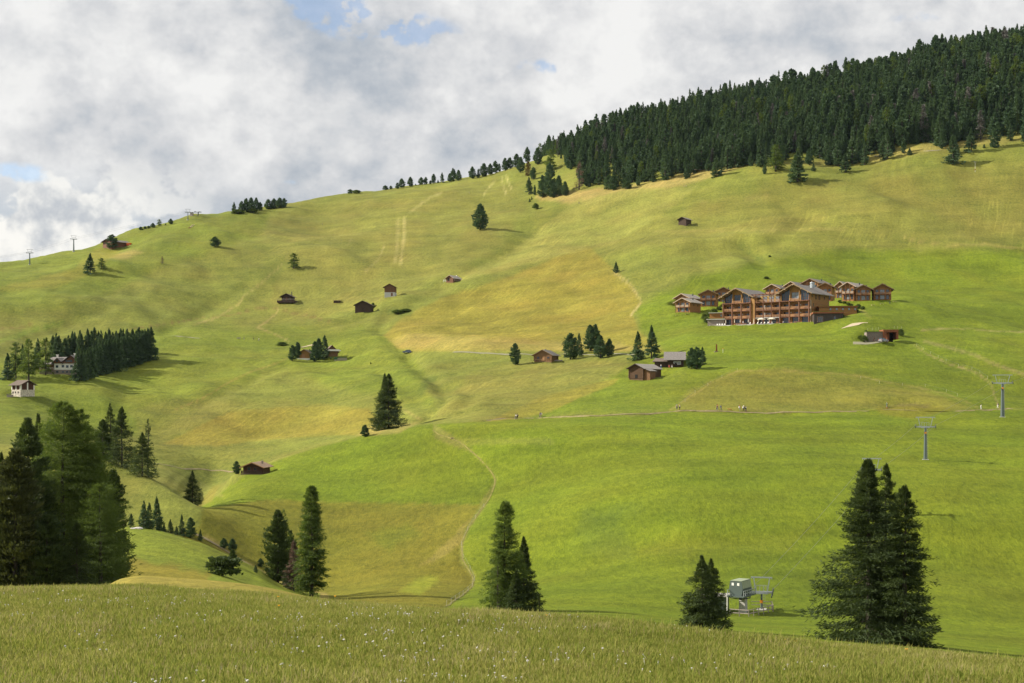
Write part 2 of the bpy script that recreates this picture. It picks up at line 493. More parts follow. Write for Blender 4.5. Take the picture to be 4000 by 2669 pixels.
def bumps(x, y):
    far = 0.35 * ss(y, 140, 300) + 0.65 * ss(y, 380, 640)
    top = 1 - ss(y, 1150, 1500) * 0.5
    mid = ss(y, 60, 200)
    b = far * top * (3.8 * fbm(x, y, 1 / 85.0, 3, 0.5) * ss(y, 380, 700) + 2.3 * fbm(x + y * .5, y * .7, 1 / 34.0, 3, 0.55, 3.3) + 0.55 * fbm(x, y * 1.3, 1 / 10.0, 3, 0.6, 7.7))
    # terraces trodden along the slope
    b = b + far * 0.16 * np.sin((base_cache(x, y) + 1.2 * fbm(x, y, 1 / 50.0, 2, 0.5, 2.2)) * 3.4) * ss(fbm(x, y, 1 / 70.0, 2, 0.5, 5.0), -0.05, 0.4)
    b = b + mid * 0.12 * fbm(x, y, 1 / 6.0, 3, 0.6, 9.1)
    near = 1 - ss(y, 60, 160)
    b = b + near * ss(y, 12, 20) * (0.10 * fbm(x, y, 1 / 3.0, 3, 0.55, 4.0) + 0.05 * fbm(x, y, 1 / 0.9, 2, 0.5, 6.0))
    return b


def base_cache(x, y):
    return _BC


CARVES = []     # (polyline (n,2), depth, width)
MOUNDS = []     # (x, y, rx, ry, h)
PADS = []       # (x, y, r0, r1, z) level building ground


def seg_dist(x, y, poly):
    best = np.full(x.shape, 1e9)
    for (ax, ay), (bx, by) in zip(poly, poly[1:]):
        dx, dy = bx - ax, by - ay
        l2 = dx * dx + dy * dy + 1e-9
        t = np.clip(((x - ax) * dx + (y - ay) * dy) / l2, 0, 1)
        best = np.minimum(best, np.hypot(x - ax - t * dx, y - ay - t * dy))
    return best


def height(x, y):
    global _BC
    x = np.atleast_1d(np.asarray(x, float)); y = np.atleast_1d(np.asarray(y, float))
    sh = x.shape
    x, y = x.ravel(), y.ravel()
    z = base_height(x, y)
    _BC = z
    z = z + bumps(x, y)
    for mx, my, rx, ry, h in MOUNDS:
        z = z + h * np.exp(-((x - mx) / rx) ** 2 - ((y - my) / ry) ** 2)
    for poly, dep, wd in CARVES:
        P = np.array(poly)
        bx0, by0 = P.min(0) - wd * 4; bx1, by1 = P.max(0) + wd * 4
        sel = (x > bx0) & (x < bx1) & (y > by0) & (y < by1)
        if sel.any():
            d = seg_dist(x[sel], y[sel], poly)
            z[sel] -= dep * np.exp(-(d / wd) ** 2)
    for px_, py_, r0, r1, pz in PADS:
        d = np.hypot(x - px_, y - py_)
        k = 1 - ss(d, r0, r1)
        z = z * (1 - k) + pz * k
    return z.reshape(sh)


YS = np.exp(np.linspace(math.log(12), math.log(1700), 2600))


def ground(px, py, ymin=12, ymax=1700):
    """the visible spot of the land that the view line through (px, py) meets"""
    sel = (YS >= ymin) & (YS <= ymax)
    ys = YS[sel]
    xs = (px - CX) * ys / FP
    e = height(xs, ys) * FP / ys
    run = np.maximum.accumulate(e)
    want = HZ - py
    i = int(np.searchsorted(run, want))
    if i >= len(ys): i = int(np.argmax(e))
    if i > 0 and run[i] > run[i - 1]:
        t = (want - run[i - 1]) / (run[i] - run[i - 1])
        t = min(1, max(0, t))
        y = ys[i - 1] + (ys[i] - ys[i - 1]) * t
    else:
        y = ys[i]
    x = (px - CX) * y / FP
    return Vector((x, y, float(height(x, y)[0])))


def at(px, y):
    x = (px - CX) * y / FP
    return Vector((x, y, float(height(x, y)[0])))


def wpoly(pts, ymin=12):
    return [tuple(ground(a, b, ymin)[:2]) for a, b in pts]


# ravine, brook bed, sunken paths
_r = [((1590, 1385), (1612, 1410), (1640, 1440), (1690, 1475), (1722, 1505), (1745, 1545), (1722, 1580), (1680, 1610), (1640, 1640))]
brook = wpoly(_r[0], 300)
path_lo = wpoly(L(1690, 1662, 1720, 1705, 1790, 1722, 1850, 1770, 1900, 1820, 1940, 1870, 1925, 1920, 1885, 1985, 1830, 2060, 1800, 2130, 1808, 2195, 1850, 2250, 1845, 2290, 1800, 2330, 1730, 2372), 150)
hikers_path = wpoly(L(1880, 1645, 2020, 1632, 2100, 1630, 2300, 1628, 2500, 1622, 2620, 1606, 2720, 1605, 2850, 1608, 2960, 1612, 3150, 1612, 3260, 1608, 3400, 1603, 3470, 1598, 3620, 1606, 3750, 1606, 3830, 1602, 3940, 1596, 4060, 1592), 300)
bank = wpoly(L(2900, 1606, 3000, 1605, 3080, 1612), 300)
bank2 = wpoly(L(3475, 1588, 3560, 1583, 3640, 1590), 300)
hollow = wpoly(L(2890, 955, 2930, 985, 2990, 1035), 500)
MOUNDS_PX = [(2950, 1490, 42, 26, 2.6), (3560, 1570, 30, 14, 1.8), (430, 1035, 26, 22, 3.0), (2110, 1050, 60, 40, 5.0), (1850, 1160, 60, 30, 3.0),
             (3250, 1500, 34, 18, 1.6), (1450, 1600, 22, 18, 2.0), (1800, 1570, 12, 7, 1.6), (1860, 1590, 9, 6, 1.2), (3300, 880, 60, 30, 4.0), (2700, 950, 70, 30, 3.5),
             (1000, 1500, 40, 24, 2.4), (700, 1420, 50, 30, 2.5), (300, 1200, 60, 26, 4.0), (1250, 1260, 30, 14, 2.0), (2500, 1880, 22, 12, 1.0), (3000, 2080, 22, 12, -0.9), (2300, 2150, 20, 14, -1.0)]
for a, b, rx, ry, h in MOUNDS_PX:
    g = ground(a, b, 130)
    MOUNDS.append((g.x, g.y, rx, ry, h))
for pts_, dp_, wd_ in ((L(0, 1390, 130, 1320, 300, 1250, 420, 1200), 1.6, 6.0), (L(560, 1330, 700, 1262, 860, 1180, 960, 1120), 1.5, 6.0), (L(1180, 1258, 1260, 1272, 1340, 1262, 1420, 1240), 1.5, 5.0),
                       (L(1480, 1450, 1560, 1490, 1640, 1560, 1680, 1610), 1.4, 4.0), (L(1520, 1220, 1480, 1290, 1560, 1350, 1592, 1382), 1.8, 5.0), (L(820, 1560, 960, 1500, 1120, 1420), 1.0, 5.0),
                       (L(2100, 900, 2010, 980, 1850, 1050, 1720, 1130, 1600, 1200), 2.0, 9.0), (L(600, 1480, 760, 1560, 900, 1640, 1000, 1700), 1.2, 6.0), (L(3050, 780, 3150, 850, 3060, 930), 1.8, 8.0),
                       (L(2380, 1990, 2450, 2070, 2620, 2120, 2900, 2110), .8, 5.0), (L(1760, 1500, 1850, 1540, 1800, 1610), 1.2, 4.0), (L(3400, 700, 3560, 800, 3500, 900), 1.6, 8.0)):
    CARVES.append((wpoly(pts_, 290), dp_, wd_))
CARVES += [(brook, 1.9, 4.0), (path_lo, 0.35, 1.3), (hikers_path, 0.5, 1.2), (bank, 1.2, 3.0), (bank2, 1.2, 3.0), (hollow, 2.6, 7.0)]

# ---- the fields, each its own kind of grass (real colour of the sward)
GREEN = (0.122, 0.156, 0.014); VIVID = (0.110, 0.150, 0.008); OLIVE = (0.165, 0.165, 0.031); GOLD = (0.203, 0.176, 0.026)
TAN = (0.255, 0.212, 0.060); YGRN = (0.148, 0.163, 0.027); OGOLD = (0.140, 0.138, 0.014); PALE = (0.195, 0.198, 0.040); LIME = (0.21, 0.245, 0.022)
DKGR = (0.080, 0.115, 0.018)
FIELDS = [
    (YGRN, L(-700, 600, 4700, 0, 4700, 1200, 2500, 1180, 1500, 1400, 900, 1400, -700, 1420), 30, 1.0),
    (OLIVE, L(900, 880, 1500, 760, 1950, 690, 2080, 800, 1900, 1000, 1500, 1180, 1200, 1260, 1060, 1180, 1120, 1000), 40, 0.8),
    (OLIVE, L(2500, 860, 3000, 730, 4700, 560, 4700, 980, 3600, 930, 3100, 900, 2700, 950, 2300, 990), 40, 0.8),
    (GREEN, L(-600, 900, 600, 870, 1100, 800, 980, 930, 600, 1060, 300, 1200, -600, 1300), 40, 0.6),
    (GREEN, L(400, 1300, 900, 1270, 1560, 1290, 1600, 1380, 1700, 1600, 1500, 1560, 1100, 1450, 800, 1560, 620, 1700, -100, 1700, -100, 1450), 60, 0.75),
    (VIVID, L(2490, 1190, 2700, 1080, 3200, 980, 4700, 960, 4700, 1600, 3810, 1600, 3600, 1520, 3100, 1440, 2850, 1460, 2690, 1540, 2620, 1600, 2000, 1630, 2300, 1540, 2480, 1400, 2600, 1370, 2500, 1290), 40, 0.85),
    (VIVID, L(1690, 1655, 1450, 1692, 1200, 1760, 1000, 1826, 790, 1980, 800, 1990, 1050, 1952, 1300, 1962, 1870, 1970, 1940, 1870, 1850, 1770, 1700, 1712), 8, 0.95),
    (VIVID, L(1700, 1658, 2050, 1635, 2500, 1625, 2610, 1608, 4700, 1600, 4700, 2700, 2400, 2430, 1700, 2400, 1745, 2372, 1810, 2332, 1855, 2290, 1858, 2245, 1815, 2190, 1808, 2125, 1838, 2060, 1893, 1985, 1945, 1870, 1858, 1768, 1790, 1716), 6, 0.95),
    (OGOLD, L(690, 2100, 792, 1988, 1050, 1952, 1300, 1962, 1875, 1972, 1822, 2060, 1792, 2130, 1800, 2200, 1842, 2250, 1838, 2290, 1793, 2328, 1700, 2395, 1300, 2395, 1200, 2335, 1000, 2222, 880, 2160), 6, 0.95),
    (LIME, L(1570, 2310, 1620, 2265, 1700, 2255, 1705, 2280, 1640, 2325), 26, 0.75),
    (GREEN, L(1430, 2080, 1600, 2050, 1650, 2090, 1520, 2150), 40, 0.5),
    (TAN, L(1640, 2215, 1760, 2110, 1850, 2010, 1790, 2130, 1740, 2170), 14, 0.4),
    (GOLD, L(1500, 1310, 1570, 1245, 1720, 1165, 2000, 1080, 2290, 955, 2410, 1062, 2462, 1112, 2508, 1182, 2472, 1232, 2492, 1290, 2598, 1378, 2250, 1372, 1990, 1368, 1640, 1374, 1550, 1360), 12, 0.84),
    (TAN, L(1520, 1330, 1600, 1300, 2100, 1330, 2400, 1340, 2580, 1372, 2250, 1370, 1650, 1370, 1560, 1360), 22, 0.5),
    (TAN, L(2080, 765, 2300, 742, 2600, 700, 2830, 622, 2960, 632, 2800, 690, 2600, 735, 2300, 800, 2120, 785), 12, 0.95),
    (TAN, L(2950, 640, 3350, 610, 3700, 545, 4700, 470, 4700, 500, 3700, 580, 3300, 650), 22, 0.55),
    (PALE, L(2240, 790, 2470, 738, 2730, 728, 2600, 830, 2400, 950, 2180, 1000, 1950, 1060, 1700, 1120, 2000, 980), 6, 0.8),
    (GOLD, L(640, 1735, 900, 1605, 1250, 1580, 1440, 1598, 1500, 1680, 1480, 1700, 1300, 1700, 1000, 1722, 850, 1742), 10, 0.8),
    (OLIVE, L(500, 1600, 700, 1560, 1100, 1560, 1440, 1590, 900, 1600, 640, 1730, 560, 1700), 30, 0.6),
    (GOLD, L(1900, 1645, 2100, 1555, 2300, 1500, 2420, 1478, 2400, 1500, 2250, 1560, 2150, 1610, 2010, 1640), 8, 0.75),
    (OLIVE, L(1690, 1650, 1750, 1560, 1850, 1450, 2100, 1400, 2460, 1420, 2400, 1470, 2200, 1530, 1900, 1640), 25, 0.7),
    (OGOLD, L(2640, 1604, 2700, 1540, 2860, 1452, 3100, 1442, 3380, 1462, 3560, 1500, 3800, 1598, 3700, 1604, 3400, 1600, 3200, 1606), 26, 0.42),
    (OGOLD, L(3420, 1600, 3520, 1580, 3680, 1588, 3720, 1604, 3640, 1622, 3560, 1636, 3440, 1618), 8, 0.6),
    (GOLD, L(-100, 1145, 200, 1120, 330, 1085, 420, 1010, 500, 985, 400, 955, 300, 1050, 60, 1110), 20, 0.5),
    (TAN, L(420, 1010, 500, 975, 560, 985, 500, 1010), 14, 0.6),
    (PALE, L(560, 1852, 600, 1800, 690, 1850, 820, 1900, 880, 1940, 760, 1950, 640, 1896), 8, 0.55),
    (GOLD, L(760, 1990, 830, 1900, 860, 1890, 830, 1960), 8, 0.5),
    (YGRN, L(430, 1795, 480, 1832, 560, 1862, 640, 1905, 720, 1955, 795, 1992, 780, 2060, 680, 2080, 430, 2055), 6, 0.8),
    (TAN, L(790, 2100, 870, 2150, 1000, 2222, 1110, 2290, 1200, 2330, 1300, 2372, 1280, 2320, 1190, 2305, 1100, 2268, 1000, 2215, 880, 2140, 810, 2092), 7, 0.75),
    (TAN, L(1395, 1700, 1460, 1650, 1560, 1655, 1640, 1650, 1560, 1690, 1480, 1700), 10, 0.6),
    (GREEN, L(2480, 1450, 2700, 1440, 2620, 1600, 2100, 1625, 2300, 1560), 25, 0.6),
    (PALE, L(1760, 1712, 2150, 1712, 2170, 1736, 1800, 1736), 10, 0.35),
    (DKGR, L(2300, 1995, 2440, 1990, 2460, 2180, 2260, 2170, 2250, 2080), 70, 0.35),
    (OGOLD, L(2600, 2080, 3200, 2060, 3100, 2160, 2500, 2160), 70, 0.35),
    (PALE, L(2820, 1150, 2900, 1130, 2950, 1160, 2880, 1170), 10, 0.0),
]
LINES = [   # thin worn or uncut strips, and darker lines along banks and hollows: colour, points, half width px, strength
    (TAN, L(1572, 1600, 1640, 1640), 5, .5),
    ((0.22, 0.17, 0.04), L(690, 1600, 800, 1550, 900, 1490, 1000, 1445, 1060, 1430, 1120, 1402), 2.6, 0.6),
    ((0.33, 0.26, 0.09), L(1005, 1278, 1060, 1245, 1085, 1220, 1085, 1200), 3, .5),
    ((0.33, 0.26, 0.09), L(1005, 1278, 1060, 1300, 1130, 1333), 3, .5),
    ((0.33, 0.26, 0.09), L(760, 1268, 850, 1240, 930, 1190, 950, 1160, 975, 1140, 1040, 1090, 1085, 1050, 1100, 1030), 3, .5),
    ((0.16, 0.12, 0.035), L(500, 1290, 620, 1268, 800, 1243, 900, 1232, 1000, 1205, 1060, 1200, 1140, 1222, 1250, 1245, 1290, 1255), 2.6, .75),
    ((0.40, 0.36, 0.13), L(1556, 860, 1552, 930, 1546, 1020), 6, .3), ((0.40, 0.36, 0.13), L(1580, 856, 1576, 930, 1566, 1030), 6, .38),
    ((0.40, 0.36, 0.13), L(1600, 830, 1680, 770, 1720, 755), 4, .35), ((0.40, 0.36, 0.13), L(1975, 685, 1985, 710, 2000, 740), 3, .6),
    ((0.40, 0.36, 0.13), L(1960, 690, 1965, 720, 1975, 755), 3, .5), ((0.40, 0.36, 0.13), L(1930, 710, 1900, 745, 1890, 760), 3, .5),
    ((0.36, 0.30, 0.12), L(2400, 1065, 2462, 1112, 2505, 1180, 2468, 1232), 3.5, .7),
    ((0.36, 0.30, 0.12), L(1360, 960, 1370, 930), 3, .3), ((0.36, 0.30, 0.12), L(1430, 1060, 1480, 1010, 1500, 960), 3, .35),
    ((0.30, 0.24, 0.10), L(3600, 1290, 3720, 1285, 3850, 1292, 4000, 1296), 3, .5),
    ((0.27, 0.20, 0.10), L(3610, 1335, 3700, 1355, 3800, 1385, 3900, 1430, 4020, 1470), 6, .4),
    ((0.36, 0.27, 0.13), L(3570, 1345, 3620, 1385, 3700, 1420, 3820, 1455, 3870, 1500, 3890, 1560, 3898, 1592), 3, .45),
    (TAN, L(3060, 1448, 3350, 1468, 3560, 1510, 3700, 1540, 3820, 1590), 3.5, .5),
    (TAN, L(2610, 1605, 2700, 1550, 2790, 1490, 2880, 1450, 3000, 1447), 3, .5),
    (TAN, L(2740, 795, 2860, 780, 3000, 770), 3, .4), (TAN, L(3530, 930, 3700, 960, 3850, 955, 4010, 975), 4, .5),
    (TAN, L(2540, 902, 2700, 905, 2900, 900, 3300, 895), 4, .35),
    ((0.12, 0.11, 0.03), L(2900, 1607, 3000, 1605, 3085, 1613), 5, .7), ((0.12, 0.11, 0.03), L(3475, 1586, 3560, 1581, 3640, 1588), 5, .7),
    ((0.12, 0.11, 0.03), L(2160, 1627, 2350, 1624, 2540, 1617), 3, .7),
    ((0.12, 0.13, 0.03), L(640, 1740, 850, 1745, 1080, 1722, 1300, 1712), 3, .5),
    (DKGR, L(2890, 955, 2930, 985, 2990, 1035), 12, .5), (DKGR, L(1690, 1480, 1660, 1500, 1640, 1540), 14, .5),
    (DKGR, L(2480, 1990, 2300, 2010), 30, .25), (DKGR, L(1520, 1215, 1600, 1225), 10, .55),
    (TAN, L(3360, 1205, 3400, 1240), 6, .55),
    ((0.10, 0.16, 0.012), L(-20, 1340, 130, 1290, 250, 1260), 9, .6), ((0.14, 0.10, 0.03), L(0, 1285, 90, 1280, 130, 1260), 4, .5),
]


def poly_sd(px, py, poly):
    """signed distance in px, positive inside"""
    n = len(poly)
    ins = np.zeros(px.shape, bool)
    d = np.full(px.shape, 1e9)
    for i in range(n):
        x0, y0 = poly[i]; x1, y1 = poly[(i + 1) % n]
        dx, dy = x1 - x0, y1 - y0
        t = np.clip(((px - x0) * dx + (py - y0) * dy) / (dx * dx + dy * dy + 1e-9), 0, 1)
        d = np.minimum(d, np.hypot(px - x0 - t * dx, py - y0 - t * dy))
        c = ((y0 > py) != (y1 > py)) & (px < dx * (py - y0) / (dy if dy else 1e-9) + x0)
        ins ^= c
    return np.where(ins, d, -d)


def sward(x, y, z, vis):
    """grass colour of each ground point"""
    px = CX + FP * x / y
    py = HZ - FP * z / y
    n = len(x)
    col = np.tile(np.array(YGRN), (n, 1))
    wx = 14 * fbm(px, py, 1 / 60.0, 3, 0.6, 1.0); wy = 9 * fbm(px, py, 1 / 60.0, 3, 0.6, 8.0)
    farside = y > 285
    midsel = (y > 60) & (y <= 285)
    for c, poly, soft, k in FIELDS:
        P = np.array(poly)
        m = (px > P[:, 0].min() - soft) & (px < P[:, 0].max() + soft) & (py > P[:, 1].min() - soft) & (py < P[:, 1].max() + soft)
        m &= (farside | ((px > 1150) & midsel))
        if not m.any(): continue
        kk = 0.35 if soft > 12 else 0.18
        sdv = poly_sd(px[m] + wx[m] * kk * (soft / 10 + 1), py[m] + wy[m] * kk * (soft / 10 + 1), poly)
        w = (ss(sdv, -soft * 0.5, soft * 0.5) * k)[:, None]
        col[m] = col[m] * (1 - w) + np.array(c) * w
    for c, poly, hw, k in LINES:
        P = np.array(poly)
        m = (px > P[:, 0].min() - 30) & (px < P[:, 0].max() + 30) & (py > P[:, 1].min() - 30) & (py < P[:, 1].max() + 30) & (y > 285)
        if not m.any(): continue
        d = seg_dist(px[m] + wx[m] * .35, py[m] + wy[m] * .35, poly)
        w = ((1 - ss(d, hw * 0.5, hw * 1.7)) * k * (0.75 + 0.5 * fbm(px[m], py[m], 1 / 16., 2, .5, 3.)))[:, None]
        w = np.clip(w, 0, 1)
        col[m] = col[m] * (1 - w) + np.array(c) * w
    # left knolls in front
    k1 = ((y > 60) & (y <= 152) & (px < 1450))
    col[k1] = np.array((0.225, 0.205, 0.036))
    k1b = ((y > 60) & (y <= 150) & (px > 1750) & (px < 2330))
    col[k1b] = np.array((0.30, 0.265, 0.06))
    k2 = (y > 152) & (y <= 285) & (px < 1250)
    col[k2] = np.array((0.165, 0.200, 0.020))
    bw_ = (ss(poly_sd(px + wx * 2, py + wy * 2, L(300, 2165, 560, 2185, 700, 2205, 830, 2240, 800, 2300, 300, 2300)), -10, 22) * k2 * .85)[:, None]
    col = col * (1 - bw_) + np.array((0.19, 0.155, 0.020)) * bw_
    nr = 1 - ss(y, 50, 62)
    f = np.clip(0.5 + 0.9 * fbm(x, y * 0.5, 1 / 5.0, 3, 0.6, 2.0), 0, 1)[:, None]
    ncol = np.array((0.16, 0.18, 0.030)) * (1 - f) + np.array((0.24, 0.215, 0.060)) * f
    col = col * (1 - nr[:, None]) + ncol * nr[:, None]
    # irregular growth
    a = fbm(x, y, 1 / 42.0, 4, 0.6, 12.0)[:, None]
    b = fbm(x * 0.45, y * 1.5, 1 / 11.0, 4, 0.62, 21.0)[:, None]
    kf = ss(y, 60, 150)[:, None]
    col = col * (1 + kf * (0.20 * a + 0.17 * b))
    warm = np.clip(kf * (0.35 * fbm(x, y, 1 / 26.0, 3, 0.6, 31.0)[:, None] + 0.12), 0, 0.4)
    col = col * (1 - warm) + col * np.array((1.28, 0.96, 1.2)) * warm
    return np.clip(col, 0.004, 0.9)


def ground_mat():
    m = bpy.data.materials.new("meadow_grass")
    m.use_nodes = True
    t = NT(m.node_tree)
    b = m.node_tree.nodes['Principled BSDF']
    at_ = t.n('ShaderNodeAttribute', attribute_name='sward')
    pos = t.n('ShaderNodeNewGeometry').outputs['Position']
    c = at_.outputs['Color']
    v1 = t.vmath('MULTIPLY', pos, (0.9, 0.5, 0.7))
    n1 = t.noise(v1, 0.8, 7, 0.72)
    n2 = t.noise(t.vmath('MULTIPLY', pos, (1.0, 0.45, 0.6)), 2.6, 4, 0.7)
    n3 = t.noise(t.vmath('MULTIPLY', pos, (0.35, 0.8, 1.4)), 0.12, 5, 0.6)
    f = t.math('ADD', t.math('MULTIPLY', n1, 0.5), t.math('MULTIPLY', n2, 0.3))
    f = t.math('ADD', f, t.math('MULTIPLY', n3, 0.28))
    sp_ = t.n('ShaderNodeSeparateXYZ'); t.put(sp_.inputs[0], pos)
    wz = t.math('ADD', t.math('MULTIPLY', sp_.outputs[2], 0.62), t.math('MULTIPLY', t.noise(pos, 0.035, 4, 0.6), 9.0))
    ln_ = t.math('ABSOLUTE', t.math('SUBTRACT', t.math('FRACT', wz), 0.5))
    msk = t.mapr(t.noise(t.vmath('MULTIPLY', pos, (1.0, 0.6, 1.0)), 0.022, 4, 0.6), 0.46, 0.62)
    msk = t.math('MULTIPLY', msk, t.mapr(sp_.outputs[1], 300.0, 420.0))
    ln_ = t.math('MULTIPLY', t.mapr(ln_, 0.0, 0.16, 1, 0), msk)  # shade of the trodden terraces put into the grass colour as contour lines
    d1 = t.vmath('DOT_PRODUCT', pos, (0.93, -0.36, 0.0)); d2 = t.vmath('DOT_PRODUCT', pos, (0.36, 0.93, 0.0))
    cs = t.n('ShaderNodeCombineXYZ'); t.put(cs.inputs[0], t.math('MULTIPLY', d1, 0.55)); t.put(cs.inputs[1], t.math('MULTIPLY', d2, 0.022))
    n4 = t.noise(cs.outputs[0], 1.0, 3, 0.6)
    m4 = t.math('MULTIPLY', t.mapr(t.noise(pos, 0.014, 3, 0.6), 0.48, 0.60), t.mapr(sp_.outputs[1], 420.0, 560.0))
    k = t.mapr(f, 0.42, 0.66, 0.68, 1.32, smooth=False)
    k = t.math('ADD', k, t.math('MULTIPLY', t.math('MULTIPLY', t.mapr(n4, 0.50, 0.66), m4), 0.24))
    k = t.math('MULTIPLY', k, t.math('SUBTRACT', 1.0, t.math('MULTIPLY', ln_, 0.16)))
    kc = t.n('ShaderNodeCombineXYZ')
    t.put(kc.inputs[0], t.math('POWER', k, 1.15)); t.put(kc.inputs[1], k); t.put(kc.inputs[2], k)
    c = t.mix(1.0, c, kc.outputs[0], 'MULTIPLY')
    t.put(b.inputs['Base Color'], c)
    b.inputs['Roughness'].default_value = 0.9
    b.inputs['Specular IOR Level'].default_value = 0.12
    bn = t.n('ShaderNodeBump')
    bn.inputs['Strength'].default_value = 0.7
    bn.inputs['Distance'].default_value = 0.7
    t.put(bn.inputs['Height'], t.math('ADD', t.math('MULTIPLY', n1, 1.0), t.math('MULTIPLY', n2, 0.30)))
    t.put(b.inputs['Normal'], bn.outputs[0])
    return m


M_GROUND = ground_mat()


def pad_here(px, py, r0, r1, ymin=200, dz=0.0):
    g = ground(px, py, ymin)
    PADS.append((g.x, g.y, r0, r1, g.z + dz))
    return g


# level plots under the small houses (the big house stands on its own terrace)
HT0 = Vector(((2823 - CX) * 655 / FP, 655.0, (HZ - 1273.5) * 655 / FP))      # left front foot of the big house
HA = R(37.0)                                                                 # its turn
HD = Vector((math.cos(HA), -math.sin(HA), 0)); HB = Vector((math.sin(HA), math.cos(HA), 0))
for t_ in (3, 14, 25, 36, 41):
    for s_ in (5, 12):
        q = HT0 + HD * t_ + HB * s_
        PADS.append((q.x, q.y, 7.5, 13.0, HT0.z - 0.05))
for t_ in (-1, 10, 21, 32, 41):
    q = HT0 + HD * t_ + HB * -1.5
    PADS.append((q.x, q.y, 5.0, 9.0, HT0.z - 0.05))
for q in (HT0 + HD * 47 + HB * 6, HT0 + HD * 52 + HB * 10):
    PADS.append((q.x, q.y, 6.0, 10.0, HT0.z - 0.3))
gar = ground(3440, 1337, 400)
PADS.append((gar.x, gar.y + 2, 5, 12, gar.z))


# chalets: corners of the front as seen, foot, eave, peak, extra distance, turn, depth
CHALETS = [
    (2642, 2695, 1222, 1180, 1166, 0, 36, 11, "lowest chalet at the far left with pale sunlit barge board and glazed ground floor", 1),
    (2641, 2690, 1215, 1163, 1149, 20, 36, 13, "chalet right behind the lowest one at the far left, only roof and upper gable seen", 1),
    (2736, 2798, 1199, 1148, 1134, 0, 14, 10, "chalet with two balconies just left of the hotel's left gable", 0),
    (2798, 2856, 1185, 1137, 1124, 14, 14, 10, "chalet peeping over the left slope of the hotel roof", 0),
    (2992, 3044, 1172, 1126, 1112, 4, 36, 13, "small chalet over the link with pale verge and white balcony rail", 2),
    (3068, 3117, 1165, 1116, 1102, 4, 36, 13, "chalet roof rising behind the left slope of the right hotel block", 2),
    (3137, 3196, 1160, 1105, 1090, 8, 36, 15, "highest chalet behind the metal chimney, carrying two small flues", 0),
    (3198, 3250, 1180, 1119, 1107, 0, 20, 10, "chalet with large curtained window right behind the hotel's long roof", 0),
    (3264, 3304, 1170, 1118, 1101, 14, 36, 18, "tall back chalet of the right group with long sunlit ridge", 1),
    (3290, 3338, 1178, 1118, 1104, 0, 36, 16, "chalet of the right group with three tiers of sunlit balconies", 1),
    (3343, 3401, 1177, 1129, 1115, 0, 12, 10, "chalet of the right group, second from the right, facing the valley", 0),
    (3412, 3481, 1174, 1128, 1110, 0, 10, 12, "rightmost chalet with a shadow on the grass beside it", 3),
]
CH_POS = []
for c_ in CHALETS:
    g = ground((c_[0] + c_[1]) / 2, c_[2], 500)
    y_ = g.y + c_[5]
    kx = (c_[0] - CX) / FP
    z_ = g.z if not c_[5] else (HZ - c_[2]) * y_ / FP
    CH_POS.append((kx * y_, y_, (HZ - c_[2]) * y_ / FP))
for (x_, y_, z_), c_ in zip(CH_POS, CHALETS):
    a_ = R(c_[6])
    for u1, u2 in ((3.5, 2.5), (3.5, c_[7] - 2.5)):
        PADS.append((x_ + math.cos(a_) * u1 + math.sin(a_) * u2, y_ - math.sin(a_) * u1 + math.cos(a_) * u2, 5.2, 9.5, z_))
for px, py, ym, r0 in ((1118, 1176, 300, 5), (1317, 1188, 300, 3), (1417, 1219, 300, 6), (1523, 1158, 300, 4), (1768, 1100, 300, 5), (2672, 875, 300, 5), (1190, 1401, 300, 4), (1300, 1392, 300, 5), (1330, 1409, 300, 4),
                       (2135, 1411, 300, 6), (2510, 1475, 300, 8), (2635, 1437, 300, 7), (985, 1853, 300, 5), (78, 1549, 300, 5), (225, 1463, 300, 8), (440, 965, 700, 7), (2905, 2396, 120, 5), (3615, 1796, 180, 2), (3916, 1630, 180, 2)):
    g = ground(px, py, ym)
    PADS.append((g.x, g.y + r0 * .5, r0, r0 * 2.0, g.z))


def build_terrain():
    us = np.concatenate([np.linspace(-3000, -260, 34), np.linspace(-190, 4190, 626), np.linspace(4260, 7000, 34)])
    ys = [12.0]
    while ys[-1] < 1620:
        y = ys[-1]
        k = 0.0068 if y > 60 else 0.010
        if 380 < y < 760: k = 0.0050
        ys.append(y * (1 + k))
    ys += [1750, 2100, 2700, 3600, 5000, 9000]
    ys = np.array(ys)
    U, Y = np.meshgrid(us, ys)
    X = (U - CX) * Y / FP
    Z = height(X, Y)
    nr, nc = U.shape
    V = np.stack([X, Y, Z], -1).reshape(-1, 3)
    i = np.arange(nr - 1)[:, None] * nc + np.arange(nc - 1)[None, :]
    F = np.stack([i, i + 1, i + nc + 1, i + nc], -1).reshape(-1, 4)
    # ground round and behind the viewer, joined along y = 12 (level there)
    xs2 = np.linspace(-(3000 + CX) * 12 / FP, (7000 - CX) * 12 / FP, 24)
    ys2 = np.array([-400, -150, -60, -25, -10, -3, 3, 6, 9, 12.0])
    return V, F, nr, nc, xs2, ys2


V, F, nr, nc, xs2, ys2 = build_terrain()
